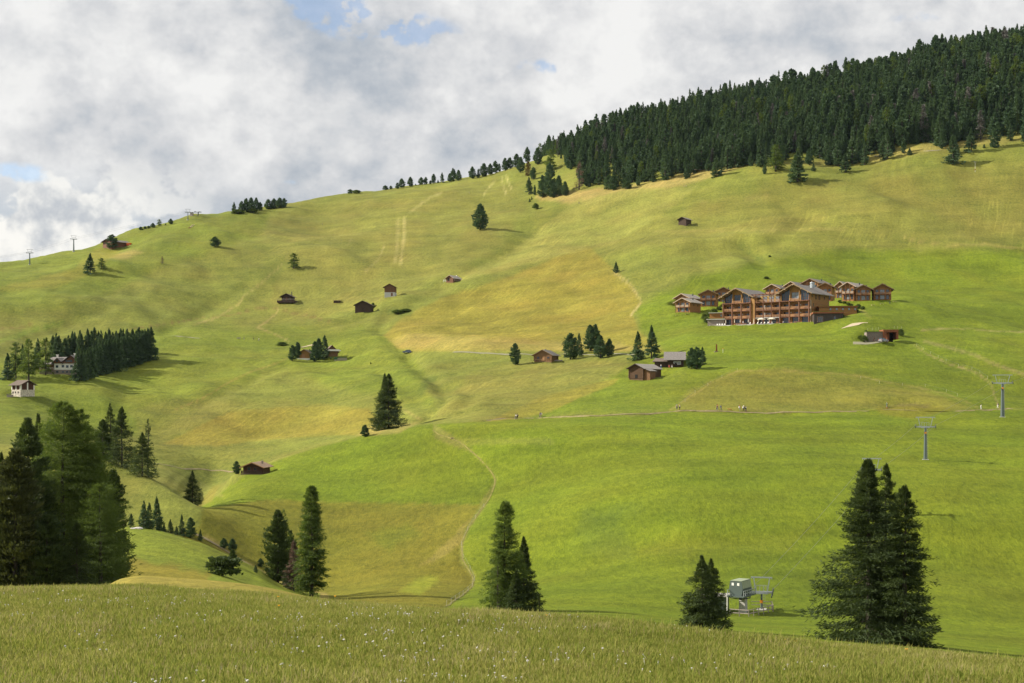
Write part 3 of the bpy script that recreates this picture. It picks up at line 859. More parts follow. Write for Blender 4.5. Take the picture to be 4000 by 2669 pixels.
# near apron: wide strips left and right too, all at the same level as the first row
X2, Y2 = np.meshgrid(np.concatenate([[-600, -200, -60], xs2, [60, 200, 600]]), ys2)
Z2 = height(X2, Y2)
V2 = np.stack([X2, Y2, Z2], -1).reshape(-1, 3)
n2c = X2.shape[1]
i2 = np.arange(X2.shape[0] - 1)[:, None] * n2c + np.arange(n2c - 1)[None, :]
F2 = np.stack([i2, i2 + 1, i2 + n2c + 1, i2 + n2c], -1).reshape(-1, 4) + len(V)
allV = np.concatenate([V, V2]); allF = np.concatenate([F, F2])
me = mesh_np("meadow", allV, allF, [M_GROUND], smooth=True)
cols = np.ones((len(allV), 4), np.float32)
yy = np.maximum(allV[:, 1], 3.0)
cols[:, :3] = sward(allV[:, 0], yy, allV[:, 2], None)
att = me.color_attributes.new("sward", 'FLOAT_COLOR', 'POINT')
att.data.foreach_set("color", cols.ravel())
meadow = link("meadow_ground", me)
tag(meadow, "rolling green and golden alpine meadow climbing to the skyline", "meadow", kind="structure")
GV_Z = V[:, 2].reshape(nr, nc)

# ================================================================ trees
def foliage_mat(name, a, b, transl=0.25, bval=0.0):
    m = bpy.data.materials.new(name)
    m.use_nodes = True
    t = NT(m.node_tree)
    p = m.node_tree.nodes['Principled BSDF']
    geo = t.n('ShaderNodeNewGeometry')
    oi = t.n('ShaderNodeObjectInfo')
    co = t.n('ShaderNodeTexCoord').outputs['Object']
    n = t.noise(co, 0.55, 3, 0.6)
    f = t.math('ADD', t.math('MULTIPLY', geo.outputs['Random Per Island'], 0.38), t.math('MULTIPLY', t.mapr(n, 0.3, 0.7), 0.40))
    f = t.math('ADD', f, t.math('MULTIPLY', oi.outputs['Random'], 0.38))
    c = t.mix(f, a, b)
    t.put(p.inputs['Base Color'], c)
    p.inputs['Roughness'].default_value = 0.7
    p.inputs['Specular IOR Level'].default_value = 0.25
    tr = t.n('ShaderNodeBsdfTranslucent')
    t.put(tr.inputs[0], t.mix(0.5, c, (b[0] * 1.5, b[1] * 1.5, b[2] * 0.7)))
    mx = t.n('ShaderNodeMixShader')
    mx.inputs[0].default_value = transl
    t.put(mx.inputs[1], p.outputs[0]); t.put(mx.inputs[2], tr.outputs[0])
    out = [x for x in m.node_tree.nodes if x.type == 'OUTPUT_MATERIAL'][0]
    t.put(out.inputs[0], mx.outputs[0])
    return m


F_SPRUCE = foliage_mat("spruce_needles", (0.026, 0.056, 0.032), (0.092, 0.145, 0.060))
F_SPRUCE_N = foliage_mat("old_spruce_needles", (0.016, 0.032, 0.011), (0.070, 0.098, 0.022))
F_PINE_N = foliage_mat("near_pine_needles", (0.022, 0.044, 0.018), (0.085, 0.118, 0.034))
F_PINE = foliage_mat("stone_pine_needles", (0.026, 0.058, 0.034), (0.088, 0.142, 0.064))
F_LARCH = foliage_mat("larch_needles", (0.032, 0.062, 0.014), (0.112, 0.158, 0.030), 0.40)
F_DEAD = foliage_mat("dry_twigs", (0.10, 0.065, 0.045), (0.20, 0.13, 0.09), 0.05)
F_BROWN = foliage_mat("browned_needles", (0.08, 0.055, 0.02), (0.17, 0.12, 0.035), 0.2)
F_BUSH = foliage_mat("shrub_leaves", (0.055, 0.088, 0.026), (0.135, 0.180, 0.050), 0.4)
M_BARK = simple("bark", (0.055, 0.044, 0.036), 0.95, 0.35, 4.0, stretch=(1, 1, 0.25), bump=0.6)


def crown_arrays(kind, h, r, n_br, per, leaf, g, lean=0.0, gap=0.0, low=0.04, wk=1.0, pw=None):
    """diamonds of foliage along curved boughs. returns (N,4,3)"""
    t = g.random(n_br) ** (0.82 if kind != 'pine' else 0.95)          # 0 foot of crown, 1 top
    t = np.sort(t)
    zc = low * h + t * h * (0.985 - low)
    az = g.random(n_br) * 2 * PI
    if kind in ('spruce', 'larch', 'dead'):
        prof = (1 - t) ** (pw if pw else 0.92 if kind == 'spruce' else 0.46 if kind == 'larch' else 0.75) * (0.55 + 0.45 * np.clip((t + 0.16) / 0.26, 0, 1))
        prof = prof * (0.72 + 0.60 * g.random(n_br)) + 0.022
    elif kind == 'pine':
        prof = np.clip(1 - np.clip((t - 0.10) / 0.91, 0, 1) ** 1.9, 0, 1) ** 0.8 * (0.66 + 0.34 * np.clip(t / 0.25, 0, 1))
        prof = prof * (0.78 + 0.28 * g.random(n_br)) + 0.03
    else:
        prof = np.sqrt(np.clip(1 - np.clip((t - 0.18) / 0.84, -0.9, 1) ** 2, 0.02, 1)) * (0.72 + 0.4 * g.random(n_br)) * 0.9
    # a few lobes so the outline is uneven
    ph = g.random(4) * 6.28
    prof = prof * (1 + 0.16 * np.sin(az * 2 + ph[0] + t * 7) + 0.11 * np.sin(az * 3 + ph[1] - t * 15) + 0.06 * np.sin(t * 34 + ph[2]))
    if gap:
        prof = prof * (1 - gap * (np.sin(az * 1 + ph[3] + t * 11) > 0.45))
    ln = prof * r
    s = (0.12 + 0.88 * g.random((n_br, per)) ** (0.62 if kind != 'bush' else 0.4))
    s[:, 0] = 1.0; s[:, 1] = 0.93
    out = np.stack([np.cos(az), np.sin(az)], -1)
    if kind == 'spruce':
        droop = -(0.34 * (1 - t) ** 0.7)[:, None] * s + 0.17 * s ** 3 * (1 - t)[:, None] + (0.38 * t ** 2)[:, None] * s
    elif kind == 'larch':
        droop = (0.12 + 0.28 * t)[:, None] * s - 0.30 * s ** 2.5 * (1 - t)[:, None] + 0.06 * np.sin(s * 5 + az[:, None])
    elif kind == 'pine':
        droop = (0.02 + 0.28 * t)[:, None] * s + 0.12 * s ** 2
    elif kind == 'dead':
        droop = -0.12 * s
    else:
        droop = (0.02 + 0.22 * t)[:, None] * s
    hor = ln[:, None] * s
    P = np.empty((n_br, per, 3))
    jit = g.normal(0, 1, (n_br, per, 3))
    spread = {'spruce': 0.20, 'larch': 0.26, 'pine': 0.26, 'dead': 0.16, 'bush': 0.34}[kind]
    sw = (s * (1.05 - 0.55 * s)) * ln[:, None] * spread * 2.0
    side = np.stack([-out[:, 1], out[:, 0]], -1)
    lat = jit[:, :, 0] * sw * 0.75
    P[..., 0] = out[:, None, 0] * hor + side[:, None, 0] * lat + lean * zc[:, None]
    P[..., 1] = out[:, None, 1] * hor + side[:, None, 1] * lat
    P[..., 2] = zc[:, None] + droop * ln[:, None] + jit[:, :, 2] * leaf * 0.25
    # direction of each spray
    D = np.empty_like(P)
    o = 0.62; l_ = 0.75 * np.sign(jit[:, :, 0]) * g.random((n_br, per))
    D[..., 0] = out[:, None, 0] * o + side[:, None, 0] * l_
    D[..., 1] = out[:, None, 1] * o + side[:, None, 1] * l_
    if kind == 'spruce':
        D[..., 2] = -0.55 * g.random((n_br, per)) - 0.15 + 0.55 * (s > 0.93) + 0.6 * t[:, None] ** 2
    elif kind == 'larch':
        D[..., 2] = -1.1 * g.random((n_br, per)) + 0.55 * (s > 0.9) + 0.8 * t[:, None] ** 3
    elif kind == 'pine':
        D[..., 2] = 0.30 + 0.9 * g.random((n_br, per))
    elif kind == 'dead':
        D[..., 2] = -0.5 + 0.9 * g.random((n_br, per))
    else:
        D[..., 2] = 0.1 + 0.9 * g.random((n_br, per))
    D += g.normal(0, 0.22, D.shape)
    P = P.reshape(-1, 3); D = D.reshape(-1, 3)
    D /= np.linalg.norm(D, axis=1, keepdims=True)
    N = len(P)
    up = g.normal(0, 1, (N, 3)); up[:, 2] += 0.6
    S = np.cross(D, up); S /= np.linalg.norm(S, axis=1, keepdims=True) + 1e-9
    tt = np.repeat(t, per)[:, None]
    L_ = leaf * (0.60 + 0.8 * g.random(N))[:, None] * (1.08 - (0.62 if kind in ('spruce', 'larch') else 0.25) * tt)
    wd = {'spruce': 0.15, 'larch': 0.10, 'pine': 0.19, 'dead': 0.05, 'bush': 0.32}[kind] * wk
    Wd = L_ * wd * (0.7 + 0.6 * g.random(N))[:, None]
    A = P - D * L_ * 0.35
    T = P + D * L_ * 0.75
    M_ = P + D * L_ * 0.12
    Q = np.stack([A, M_ + S * Wd, T, M_ - S * Wd], 1)
    return Q


def tree_meshes(name, kind, h, r, n_br, per, leaf, seed, mat, gap=0.0, low=0.04, lean=0.0, tr=None, limbs=True, multi=1, wk=1.0, pw=None):
    g = np.random.default_rng(seed)
    Q = crown_arrays(kind, h, r, n_br, per, leaf, g, lean, gap, low, wk, pw)
    if multi > 1:      # a leader beside the main one
        Q2 = crown_arrays(kind, h * 0.42, r * 0.42, n_br // 4, per, leaf, g, 0, gap, 0.0)
        Q2[..., 0] += r * 0.30; Q2[..., 2] += h * 0.53
        Q = np.concatenate([Q, Q2])
    v = Q.reshape(-1, 3)
    f = np.arange(len(v)).reshape(-1, 4)
    # trunk and limbs
    mb = MB()
    tr = tr or h * 0.016 + 0.05
    k = 7
    pts = [Vector((lean * z + 0.02 * h * math.sin(z * 0.3 + seed) * (z / h) * 0.4, 0.01 * h * math.sin(z * 0.21 + seed * 2) * (z / h), z)) for z in [h * 0.97 * i / k for i in range(k + 1)]]
    pts[0].z = -0.6
    for i in range(k):
        mb.tube(pts[i], pts[i + 1], tr * (1 - i / k) + 0.02, tr * (1 - (i + 1) / k) + 0.02, 7, cap=False)
    if limbs:
        for i in range(26 if limbs is True else limbs):
            t = g.random() ** 0.9
            z = low * h + t * h * 0.85
            a = g.random() * 6.28
            ln = r * (1 - t) ** 0.8 * 0.72
            dz = {'spruce': -0.22, 'larch': 0.02, 'pine': 0.45, 'dead': -0.1}.get(kind, 0.5) * ln
            mb.tube((lean * z, 0, z), (lean * z + math.cos(a) * ln, math.sin(a) * ln, z + dz), 0.012 * ln + 0.03, 0.015, 4, cap=False)
    return v, f, mb


def crown_and_trunk(name, kind, h, r, n_br, per, leaf, seed, mat, **kw):
    v, f, mb = tree_meshes(name, kind, h, r, n_br, per, leaf, seed, mat, **kw)
    cme = mesh_np(name + "_crown", v, f, [mat])
    tme = bpy.data.meshes.new(name + "_trunk")
    tme.from_pydata(mb.v, [], mb.f)
    tme.materials.append(M_BARK)
    tme.update()
    return cme, tme, h


def one_mesh_tree(name, kind, h, r, n_br, per, leaf, seed, mat, **kw):
    v, f, mb = tree_meshes(name, kind, h, r, n_br, per, leaf, seed, mat, limbs=False, **kw)
    tv = np.array(mb.v); tf = np.array(mb.f) + len(v)
    me = mesh_np(name, np.concatenate([v, tv]), np.concatenate([f, tf]), [mat, M_BARK], fmat=np.concatenate([np.zeros(len(f)), np.ones(len(tf))]))
    return me


LIB = {}


def lib(kind, k):
    """tree meshes about 10 m high shared by the middle-distance trees"""
    key = (kind, k)
    if key in LIB: return LIB[key]
    s = 100 + 13 * k + sum(map(ord, kind))
    if kind == 'spruce':
        r = crown_and_trunk("spruce", 'spruce', 10, 2.5, 150, 26, 0.62, s, F_SPRUCE, limbs=8, low=0.03, wk=1.5)
    elif kind == 'pine':
        r = crown_and_trunk("stone_pine", 'pine', 10, 2.5, 150, 26, 0.55, s, F_PINE, limbs=6, low=0.05, wk=1.4)
    elif kind == 'larch':
        r = crown_and_trunk("larch", 'larch', 10, 2.4, 110, 28, 0.60, s, F_LARCH, gap=0.3, low=0.10, wk=1.6)
    elif kind == 'dead':
        r = crown_and_trunk("dead_tree", 'dead', 10, 1.5, 60, 14, 0.8, s, F_DEAD, low=0.08)
    elif kind == 'brown':
        r = crown_and_trunk("brown_pine", 'pine', 10, 2.4, 110, 22, 0.62, s, F_BROWN, limbs=6)
    else:
        r = crown_and_trunk("shrub", 'bush', 10, 4.6, 170, 26, 0.8, s, F_BUSH, limbs=14, low=0.10, tr=0.3)
    LIB[key] = r
    return r


CATN = {'spruce': ('spruce_tree', 'spruce tree'), 'pine': ('stone_pine_tree', 'pine tree'), 'larch': ('larch_tree', 'larch tree'),
        'dead': ('dead_tree', 'dead tree'), 'brown': ('browned_pine_tree', 'pine tree'), 'bush': ('shrub', 'shrub')}
HW = {'spruce': 2.35, 'pine': 2.5, 'larch': 2.4, 'dead': 1.5, 'brown': 2.4, 'bush': 4.6}
_tc = [0]


def mid_tree(kind, px, base, top, wpx, label, group=None, y=None, ymin=200, name=None, k=None):
    g = at(px, y) if y else ground(px, base, ymin)
    _tc[0] += 1
    cme, tme, h0 = lib(kind, _tc[0] % 3 if k is None else k)
    H = (base - top) * g.y / FP * (1.07 if top < 850 and g.y > 900 else 1.0)
    Wm = wpx * g.y / FP / 2
    o = empty(name or CATN[kind][0], (g.x, g.y, g.z - 0.1), (_tc[0] * 2.399) % 6.28, label, CATN[kind][1], group)
    sx = Wm / HW[kind] * 1.02
    o.scale = (sx, sx, H / 10 * 1.02)
    link("crown", cme, o); link("trunk", tme, o)
    return o


def hero(kind, px, y, top, rad, label, n_br, per, leaf, seed, mat, group=None, zoff=0.0, **kw):
    g = at(px, y)
    if kind == 'spruce': mat = F_SPRUCE_N
    if mat is F_PINE: mat = F_PINE_N
    kw.setdefault('wk', 0.72 if kind in ('spruce', 'larch') else 0.9)
    ztop = (HZ - top) * y / FP
    H = ztop - g.z
    cme, tme, _ = crown_and_trunk(CATN[kind][0] + "_mesh", kind, H, rad, int(n_br * 1.4), int(per * 1.5), leaf * 0.84, seed, mat, **kw)
    o = empty(CATN[kind][0], (g.x, g.y, g.z - 0.05), (seed * 0.7) % 6.28, label, CATN[kind][1], group)
    link("crown", cme, o); link("trunk", tme, o)
    return o


# ---- near left cluster
LC = "big trees of the near left cluster"
hero('larch', 245, 163, 1562, 6.6, "tallest larch in the middle of the near left cluster, feathery green with twin tips", 460, 60, 0.52, 1, F_LARCH, LC, gap=0.08, multi=2, low=0.01, wk=1.1, pw=.62)
hero('larch', 335, 168, 1648, 5.2, "slimmer larch leaning on the right flank of the tallest larch at left", 360, 50, 0.50, 2, F_LARCH, LC, gap=0.12, low=0.01, wk=1.1, pw=.62)
hero('larch', 392, 156, 1885, 3.2, "low wide larch with long drooping boughs at the right edge of the near left cluster", 270, 44, 0.46, 3, F_LARCH, LC, gap=0.15, low=0.01)
hero('pine', 442, 176, 1835, 2.3, "dark knobbly stone pine peeping out behind the right edge of the near left cluster", 190, 36, 0.44, 4, F_PINE, LC, low=0.02)
hero('pine', 108, 158, 1632, 3.3, "dark rounded stone pine left of the tallest larch in the near left cluster", 330, 44, 0.48, 5, F_PINE, LC, low=0.01)
hero('pine', 60, 150, 1752, 3.3, "stone pine with brownish needles low in front of the rounded pine at the left edge", 300, 44, 0.46, 6, foliage_mat("bronzed_needles", (0.028, 0.042, 0.015), (0.085, 0.096, 0.032)), LC, low=0.01)
hero('spruce', 150, 182, 1608, 3.0, "dark spruce top showing between the rounded pine and the tallest larch", 230, 40, 0.55, 7, F_SPRUCE, LC, low=0.02)
hero('spruce', 5, 172, 1762, 3.1, "spruce cut by the left border of the photo behind the bronzed pine", 230, 36, 0.5, 8, F_SPRUCE, LC, low=0.02)
hero('pine', -45, 152, 1830, 3.4, "stone pine mostly outside the left border of the photo", 200, 36, 0.5, 9, F_PINE, LC, low=0.01)
hero('pine', 185, 150, 2010, 2.6, "short dark stone pine in front of the foot of the tallest larch", 190, 36, 0.42, 10, F_PINE, LC, low=0.01)
hero('spruce', 300, 150, 2040, 3.0, "low dark spruce filling the foot of the near left cluster beside the wide larch", 200, 36, 0.42, 19, F_SPRUCE, LC, low=0.0)
hero('larch', 200, 170, 1640, 4.6, "dark green larch filling between the rounded pine and the tallest larch", 300, 46, 0.52, 61, F_LARCH, LC, gap=0.1, low=0.01, wk=1.1, pw=.62)
hero('larch', 362, 166, 1725, 4.2, "larch filling behind the low wide larch of the near left cluster", 300, 46, 0.50, 62, F_LARCH, LC, gap=0.1, low=0.01, wk=1.1, pw=.62)
# ---- four spruces on the shoulder
SC = "spruces on the shoulder right of the near left cluster"
hero('spruce', 430, 372, 1574, 3.2, "tall narrow spruce at the left end of the four on the shoulder", 170, 30, 0.62, 11, F_SPRUCE, SC)
hero('spruce', 476, 367, 1588, 4.6, "broad dark spruce, bulkiest of the four on the shoulder", 230, 34, 0.66, 12, F_SPRUCE, SC, multi=2)
hero('spruce', 556, 357, 1690, 3.9, "cone shaped spruce standing forward on the shoulder, lowest base of the four", 210, 32, 0.6, 13, F_SPRUCE, SC)
hero('spruce', 578, 376, 1634, 2.7, "thin open spruce with visible tiers at the right of the four on the shoulder", 90, 20, 0.6, 14, F_SPRUCE, SC)
hero('pine', 402, 370, 1640, 2.4, "rounded dark stone pine touching the left side of the tall narrow spruce on the shoulder", 130, 26, 0.55, 15, F_PINE, SC)
hero('spruce', 752, 368, 1838, 2.6, "single cone shaped spruce at the bottom of the ravine", 170, 28, 0.5, 16, F_SPRUCE)
# ---- trees in the lower middle
MC = "trees in the hollow below the golden meadow"
hero('pine', 1085, 268, 1993, 2.9, "dark ragged stone pine, left of the tall larch in the hollow", 230, 36, 0.55, 21, F_PINE, MC, gap=0.25, low=0.03)
hero('larch', 1108, 272, 1990, 2.2, "thin pale larch growing through the right side of the ragged stone pine", 110, 26, 0.5, 22, F_LARCH, MC, gap=0.3)
hero('pine', 1133, 275, 2072, 1.9, "short dark stone pine between the ragged pine and the dead tree", 130, 26, 0.5, 23, F_PINE, MC)
hero('dead', 1148, 262, 2108, 1.9, "dead leafless tree with reddish twigs beside the tall larch", 120, 26, 0.6, 24, F_DEAD, MC, low=0.02)
hero('larch', 1217, 258, 1895, 2.7, "tall columnar larch with feathery outline in the hollow", 420, 52, 0.56, 25, F_LARCH, MC, gap=0.12, low=0.05, wk=1.1, pw=.40)
hero('spruce', 1125, 262, 2200, 1.6, "low dark young spruce at the foot of the dead tree", 90, 24, 0.45, 26, F_SPRUCE, MC, low=0.0)
hero('bush', 868, 216, 2180, 2.9, "dark spreading round bush with a bare lower trunk on the second knoll", 60, 40, 0.42, 27, F_PINE_N, low=0.16, tr=0.2, gap=.3)
hero('pine', 908, 252, 2150, 0.75, "small crooked pine top sticking out behind the spreading bush", 60, 20, 0.4, 28, F_PINE)
# ---- centre clump
CC = "clump of trees on the yellow mound in the centre"
hero('larch', 1972, 205, 1955, 2.6, "weeping pale green larch, tallest of the centre clump", 380, 52, 0.5, 31, F_LARCH, CC, gap=0.32, low=0.03, wk=.95, pw=.40)
hero('spruce', 2046, 208, 2096, 2.6, "dark spruce on the right side of the centre clump", 260, 40, 0.5, 32, F_SPRUCE, CC, low=0.01)
hero('spruce', 2016, 196, 2228, 1.75, "short bright green spruce in front of the centre clump", 190, 36, 0.42, 33, F_SPRUCE, CC, low=0.0)
hero('larch', 1945, 203, 2180, 1.5, "low leafy side growth left of the weeping larch", 110, 28, 0.45, 34, F_LARCH, CC, low=0.0)
hero('spruce', 2106, 196, 2320, 0.75, "tiny thin spruce sapling right of the centre clump", 34, 12, 0.35, 35, F_SPRUCE, low=0.0)
# ---- right spruces
RC = "three old spruces close on the right"
hero('spruce', 3392, 138, 1788, 5.8, "left and widest of the three old spruces, with long drooping boughs and hanging cones", 520, 66, 0.48, 41, F_SPRUCE, RC, gap=0.38, low=0.0, pw=.8)
hero('spruce', 3464, 142, 1800, 3.7, "middle one of the three old spruces, thin bare upper trunk showing", 280, 48, 0.48, 42, F_SPRUCE, RC, gap=0.3, low=0.0)
hero('spruce', 3534, 136, 1890, 3.1, "right and lowest of the three old spruces", 330, 54, 0.48, 43, F_SPRUCE, RC, gap=0.15, low=0.0, pw=.7)
RS = "two young spruces before the lift station"
hero('spruce', 2741, 148, 2168, 2.9, "left and fuller of two young spruces before the lift station", 230, 40, 0.42, 44, F_SPRUCE, RS, gap=0.2, low=0.0)
hero('spruce', 2778, 150, 2182, 2.6, "right and thinner of two young spruces before the lift station", 170, 34, 0.42, 45, F_SPRUCE, RS, gap=0.25, low=0.0)
# ---- big spruce by the ravine
hero('spruce', 1503, 486, 1458, 4.8, "left leader of the great twin spruce above the ravine", 230, 34, 0.75, 51, F_SPRUCE, "twin spruce above the ravine")
hero('spruce', 1519, 484, 1460, 6.2, "right, broader half of the great twin spruce above the ravine", 300, 38, 0.80, 52, F_SPRUCE, "twin spruce above the ravine")
mid_tree('pine', 1426, 1707, 1660, 34, "small egg shaped pine below the great twin spruce")

RW = "young spruces along the edge of the second knoll"
for i, (k, px, b, t, w, lb) in enumerate((
        ('spruce', 512, 2061, 2005, 28, "first young spruce at the left end of the knoll row"),
        ('spruce', 562, 2065, 1957, 44, "tallest pale tipped young spruce left in the close trio of the knoll row"),
        ('spruce', 583, 2067, 1964, 40, "middle young spruce of the close trio in the knoll row"),
        ('spruce', 612, 2070, 1942, 50, "right and highest young spruce of the close trio in the knoll row"),
        ('spruce', 622, 2073, 2020, 26, "little spruce under the right side of the close trio"),
        ('spruce', 641, 2076, 2044, 18, "knee high spruce sapling right of the close trio"),
        ('spruce', 665, 2082, 2027, 26, "slim spruce standing alone in the middle of the knoll row"),
        ('spruce', 690, 2088, 2054, 20, "small spruce at the left foot of the pair in the knoll row"),
        ('spruce', 710, 2092, 2010, 30, "pointed spruce, left of the pair in the knoll row"),
        ('pine', 745, 2102, 2023, 42, "broad young pine, right of the pair in the knoll row"),
        ('spruce', 783, 2112, 2066, 20, "last little spruce at the right end of the knoll row"),
        ('pine', 874, 2142, 2102, 34, "round young pine, left of two beside the sandy path"),
        ('pine', 908, 2152, 2104, 34, "oval young pine, right of two beside the sandy path"),
        ('spruce', 998, 2236, 2205, 18, "tiny spruce on the path edge left of the ragged stone pine"),
        ('pine', 1018, 2214, 2180, 26, "tiny round pine touching the ragged stone pine"))):
    mid_tree(k, px, b, t, w, lb, RW if i < 11 else None, ymin=255)

for k, px, b, t, w, lb in (
        ('pine', 2012, 1426, 1343, 44, "lone column shaped stone pine left of the light log cabin"),
        ('pine', 2228, 1405, 1305, 66, "plump stone pine right of the light log cabin"),
        ('spruce', 2262, 1383, 1303, 36, "spruce half hidden behind the plump stone pine"),
        ('spruce', 2270, 1393, 1362, 24, "bright little spruce at the foot of the plump stone pine"),
        ('pine', 2305, 1371, 1273, 50, "left half of the tall rounded pine pair on the golden field edge"),
        ('pine', 2325, 1370, 1269, 46, "right half of the tall rounded pine pair on the golden field edge"),
        ('pine', 2345, 1399, 1312, 48, "stone pine, left one of the two nearest the gravel track"),
        ('pine', 2380, 1394, 1325, 36, "smaller stone pine, right one of the two nearest the gravel track"),
        ('spruce', 2492, 1408, 1297, 56, "left spruce of the dark pair above the log barn"),
        ('spruce', 2545, 1402, 1273, 60, "right and taller spruce of the dark pair above the log barn"),
        ('pine', 2702, 1440, 1360, 44, "left lobe of the dense pine beside the shingled farmhouse"),
        ('pine', 2722, 1443, 1358, 48, "right lobe of the dense pine beside the shingled farmhouse"),
        ('spruce', 2744, 1428, 1356, 36, "spruce behind the dense pine beside the shingled farmhouse"),
        ('pine', 1143, 1410, 1350, 34, "dark pine, left one beside the small light hut"),
        ('pine', 1162, 1402, 1338, 30, "slim dark pine touching the small light hut"),
        ('pine', 1231, 1413, 1336, 40, "round crowned pine with bare trunk before the small huts"),
        ('pine', 1245, 1402, 1324, 36, "dark pine behind the round crowned pine with bare trunk"),
        ('spruce', 1268, 1402, 1312, 44, "dark spruce between the small light hut and the wide roofed hut"),
        ('pine', 1876, 899, 806, 60, "lone dark oval conifer high on the golden slope"),
        ('larch', 1147, 1050, 990, 52, "lone round larch with long shadow on the upper slope"),
        ('pine', 840, 965, 926, 44, "lone squat pine on the upper left slope"),
        ('spruce', 352, 1070, 991, 48, "dark spruce below the hut on the left ridge"),
        ('larch', 396, 1052, 1008, 42, "thin open larch right of the dark spruce on the left ridge"),
        ('pine', 437, 972, 918, 48, "big round tree in front of the hut on the left ridge"),
        ('dead', 634, 1031, 1001, 16, "dry leafless sapling on the left slope"),
        ('spruce', 2406, 1067, 1022, 26, "lone small spruce at the tip of the golden field"),
        ('larch', 62, 1476, 1338, 62, "larch left of the white farmhouse, nearest the border"),
        ('larch', 112, 1484, 1328, 78, "green larch, middle one left of the white farmhouse"),
        ('larch', 178, 1466, 1322, 66, "larch right before the white farmhouse with trunk visible"),
        ('spruce', 30, 1484, 1382, 46, "dark low tree at the far left by the stone barn"),
        ('spruce', 88, 1440, 1345, 34, "dark spruce between the two larches by the white farmhouse"),
        ('spruce', 148, 1438, 1325, 40, "dark spruce behind the larches by the white farmhouse"),
        ('spruce', 302, 1488, 1362, 44, "open spruce with bare lower trunk at the front corner of the tree block"),
        ):
    mid_tree(k, px, b, t, w, lb, ymin=300)

FBK = "dense rows of spruces behind the white farmhouse"
g2 = np.random.default_rng(5)
for i in range(24):      # front row, climbing to the right
    f_ = i / 23
    px = 318 + f_ * 272
    b = 1487 - 82 * f_ ** 0.9
    top = 1350 - 62 * f_ + g2.normal(0, 5)
    if f_ < 0.3: top = 1368 - 60 * f_ * 1.3 + g2.normal(0, 4)
    mid_tree('spruce', px, b, min(top, b - 92) - g2.uniform(-8, 6), g2.uniform(44, 60), "spruce in the dense front row of the block beside the white farmhouse", FBK, ymin=300)
for i in range(26):      # back row
    f_ = i / 25
    px = 205 + f_ * 370
    b = 1412 - 30 * f_ + 8 * math.sin(i)
    top = 1318 - 34 * min(1, f_ * 2.2) + g2.normal(0, 6) + (8 if f_ > 0.55 else 0)
    mid_tree('spruce', px + g2.uniform(-5, 5), b, top - g2.uniform(-9, 6), g2.uniform(38, 58), "spruce in the dense back row behind the white farmhouse", FBK, ymin=300)

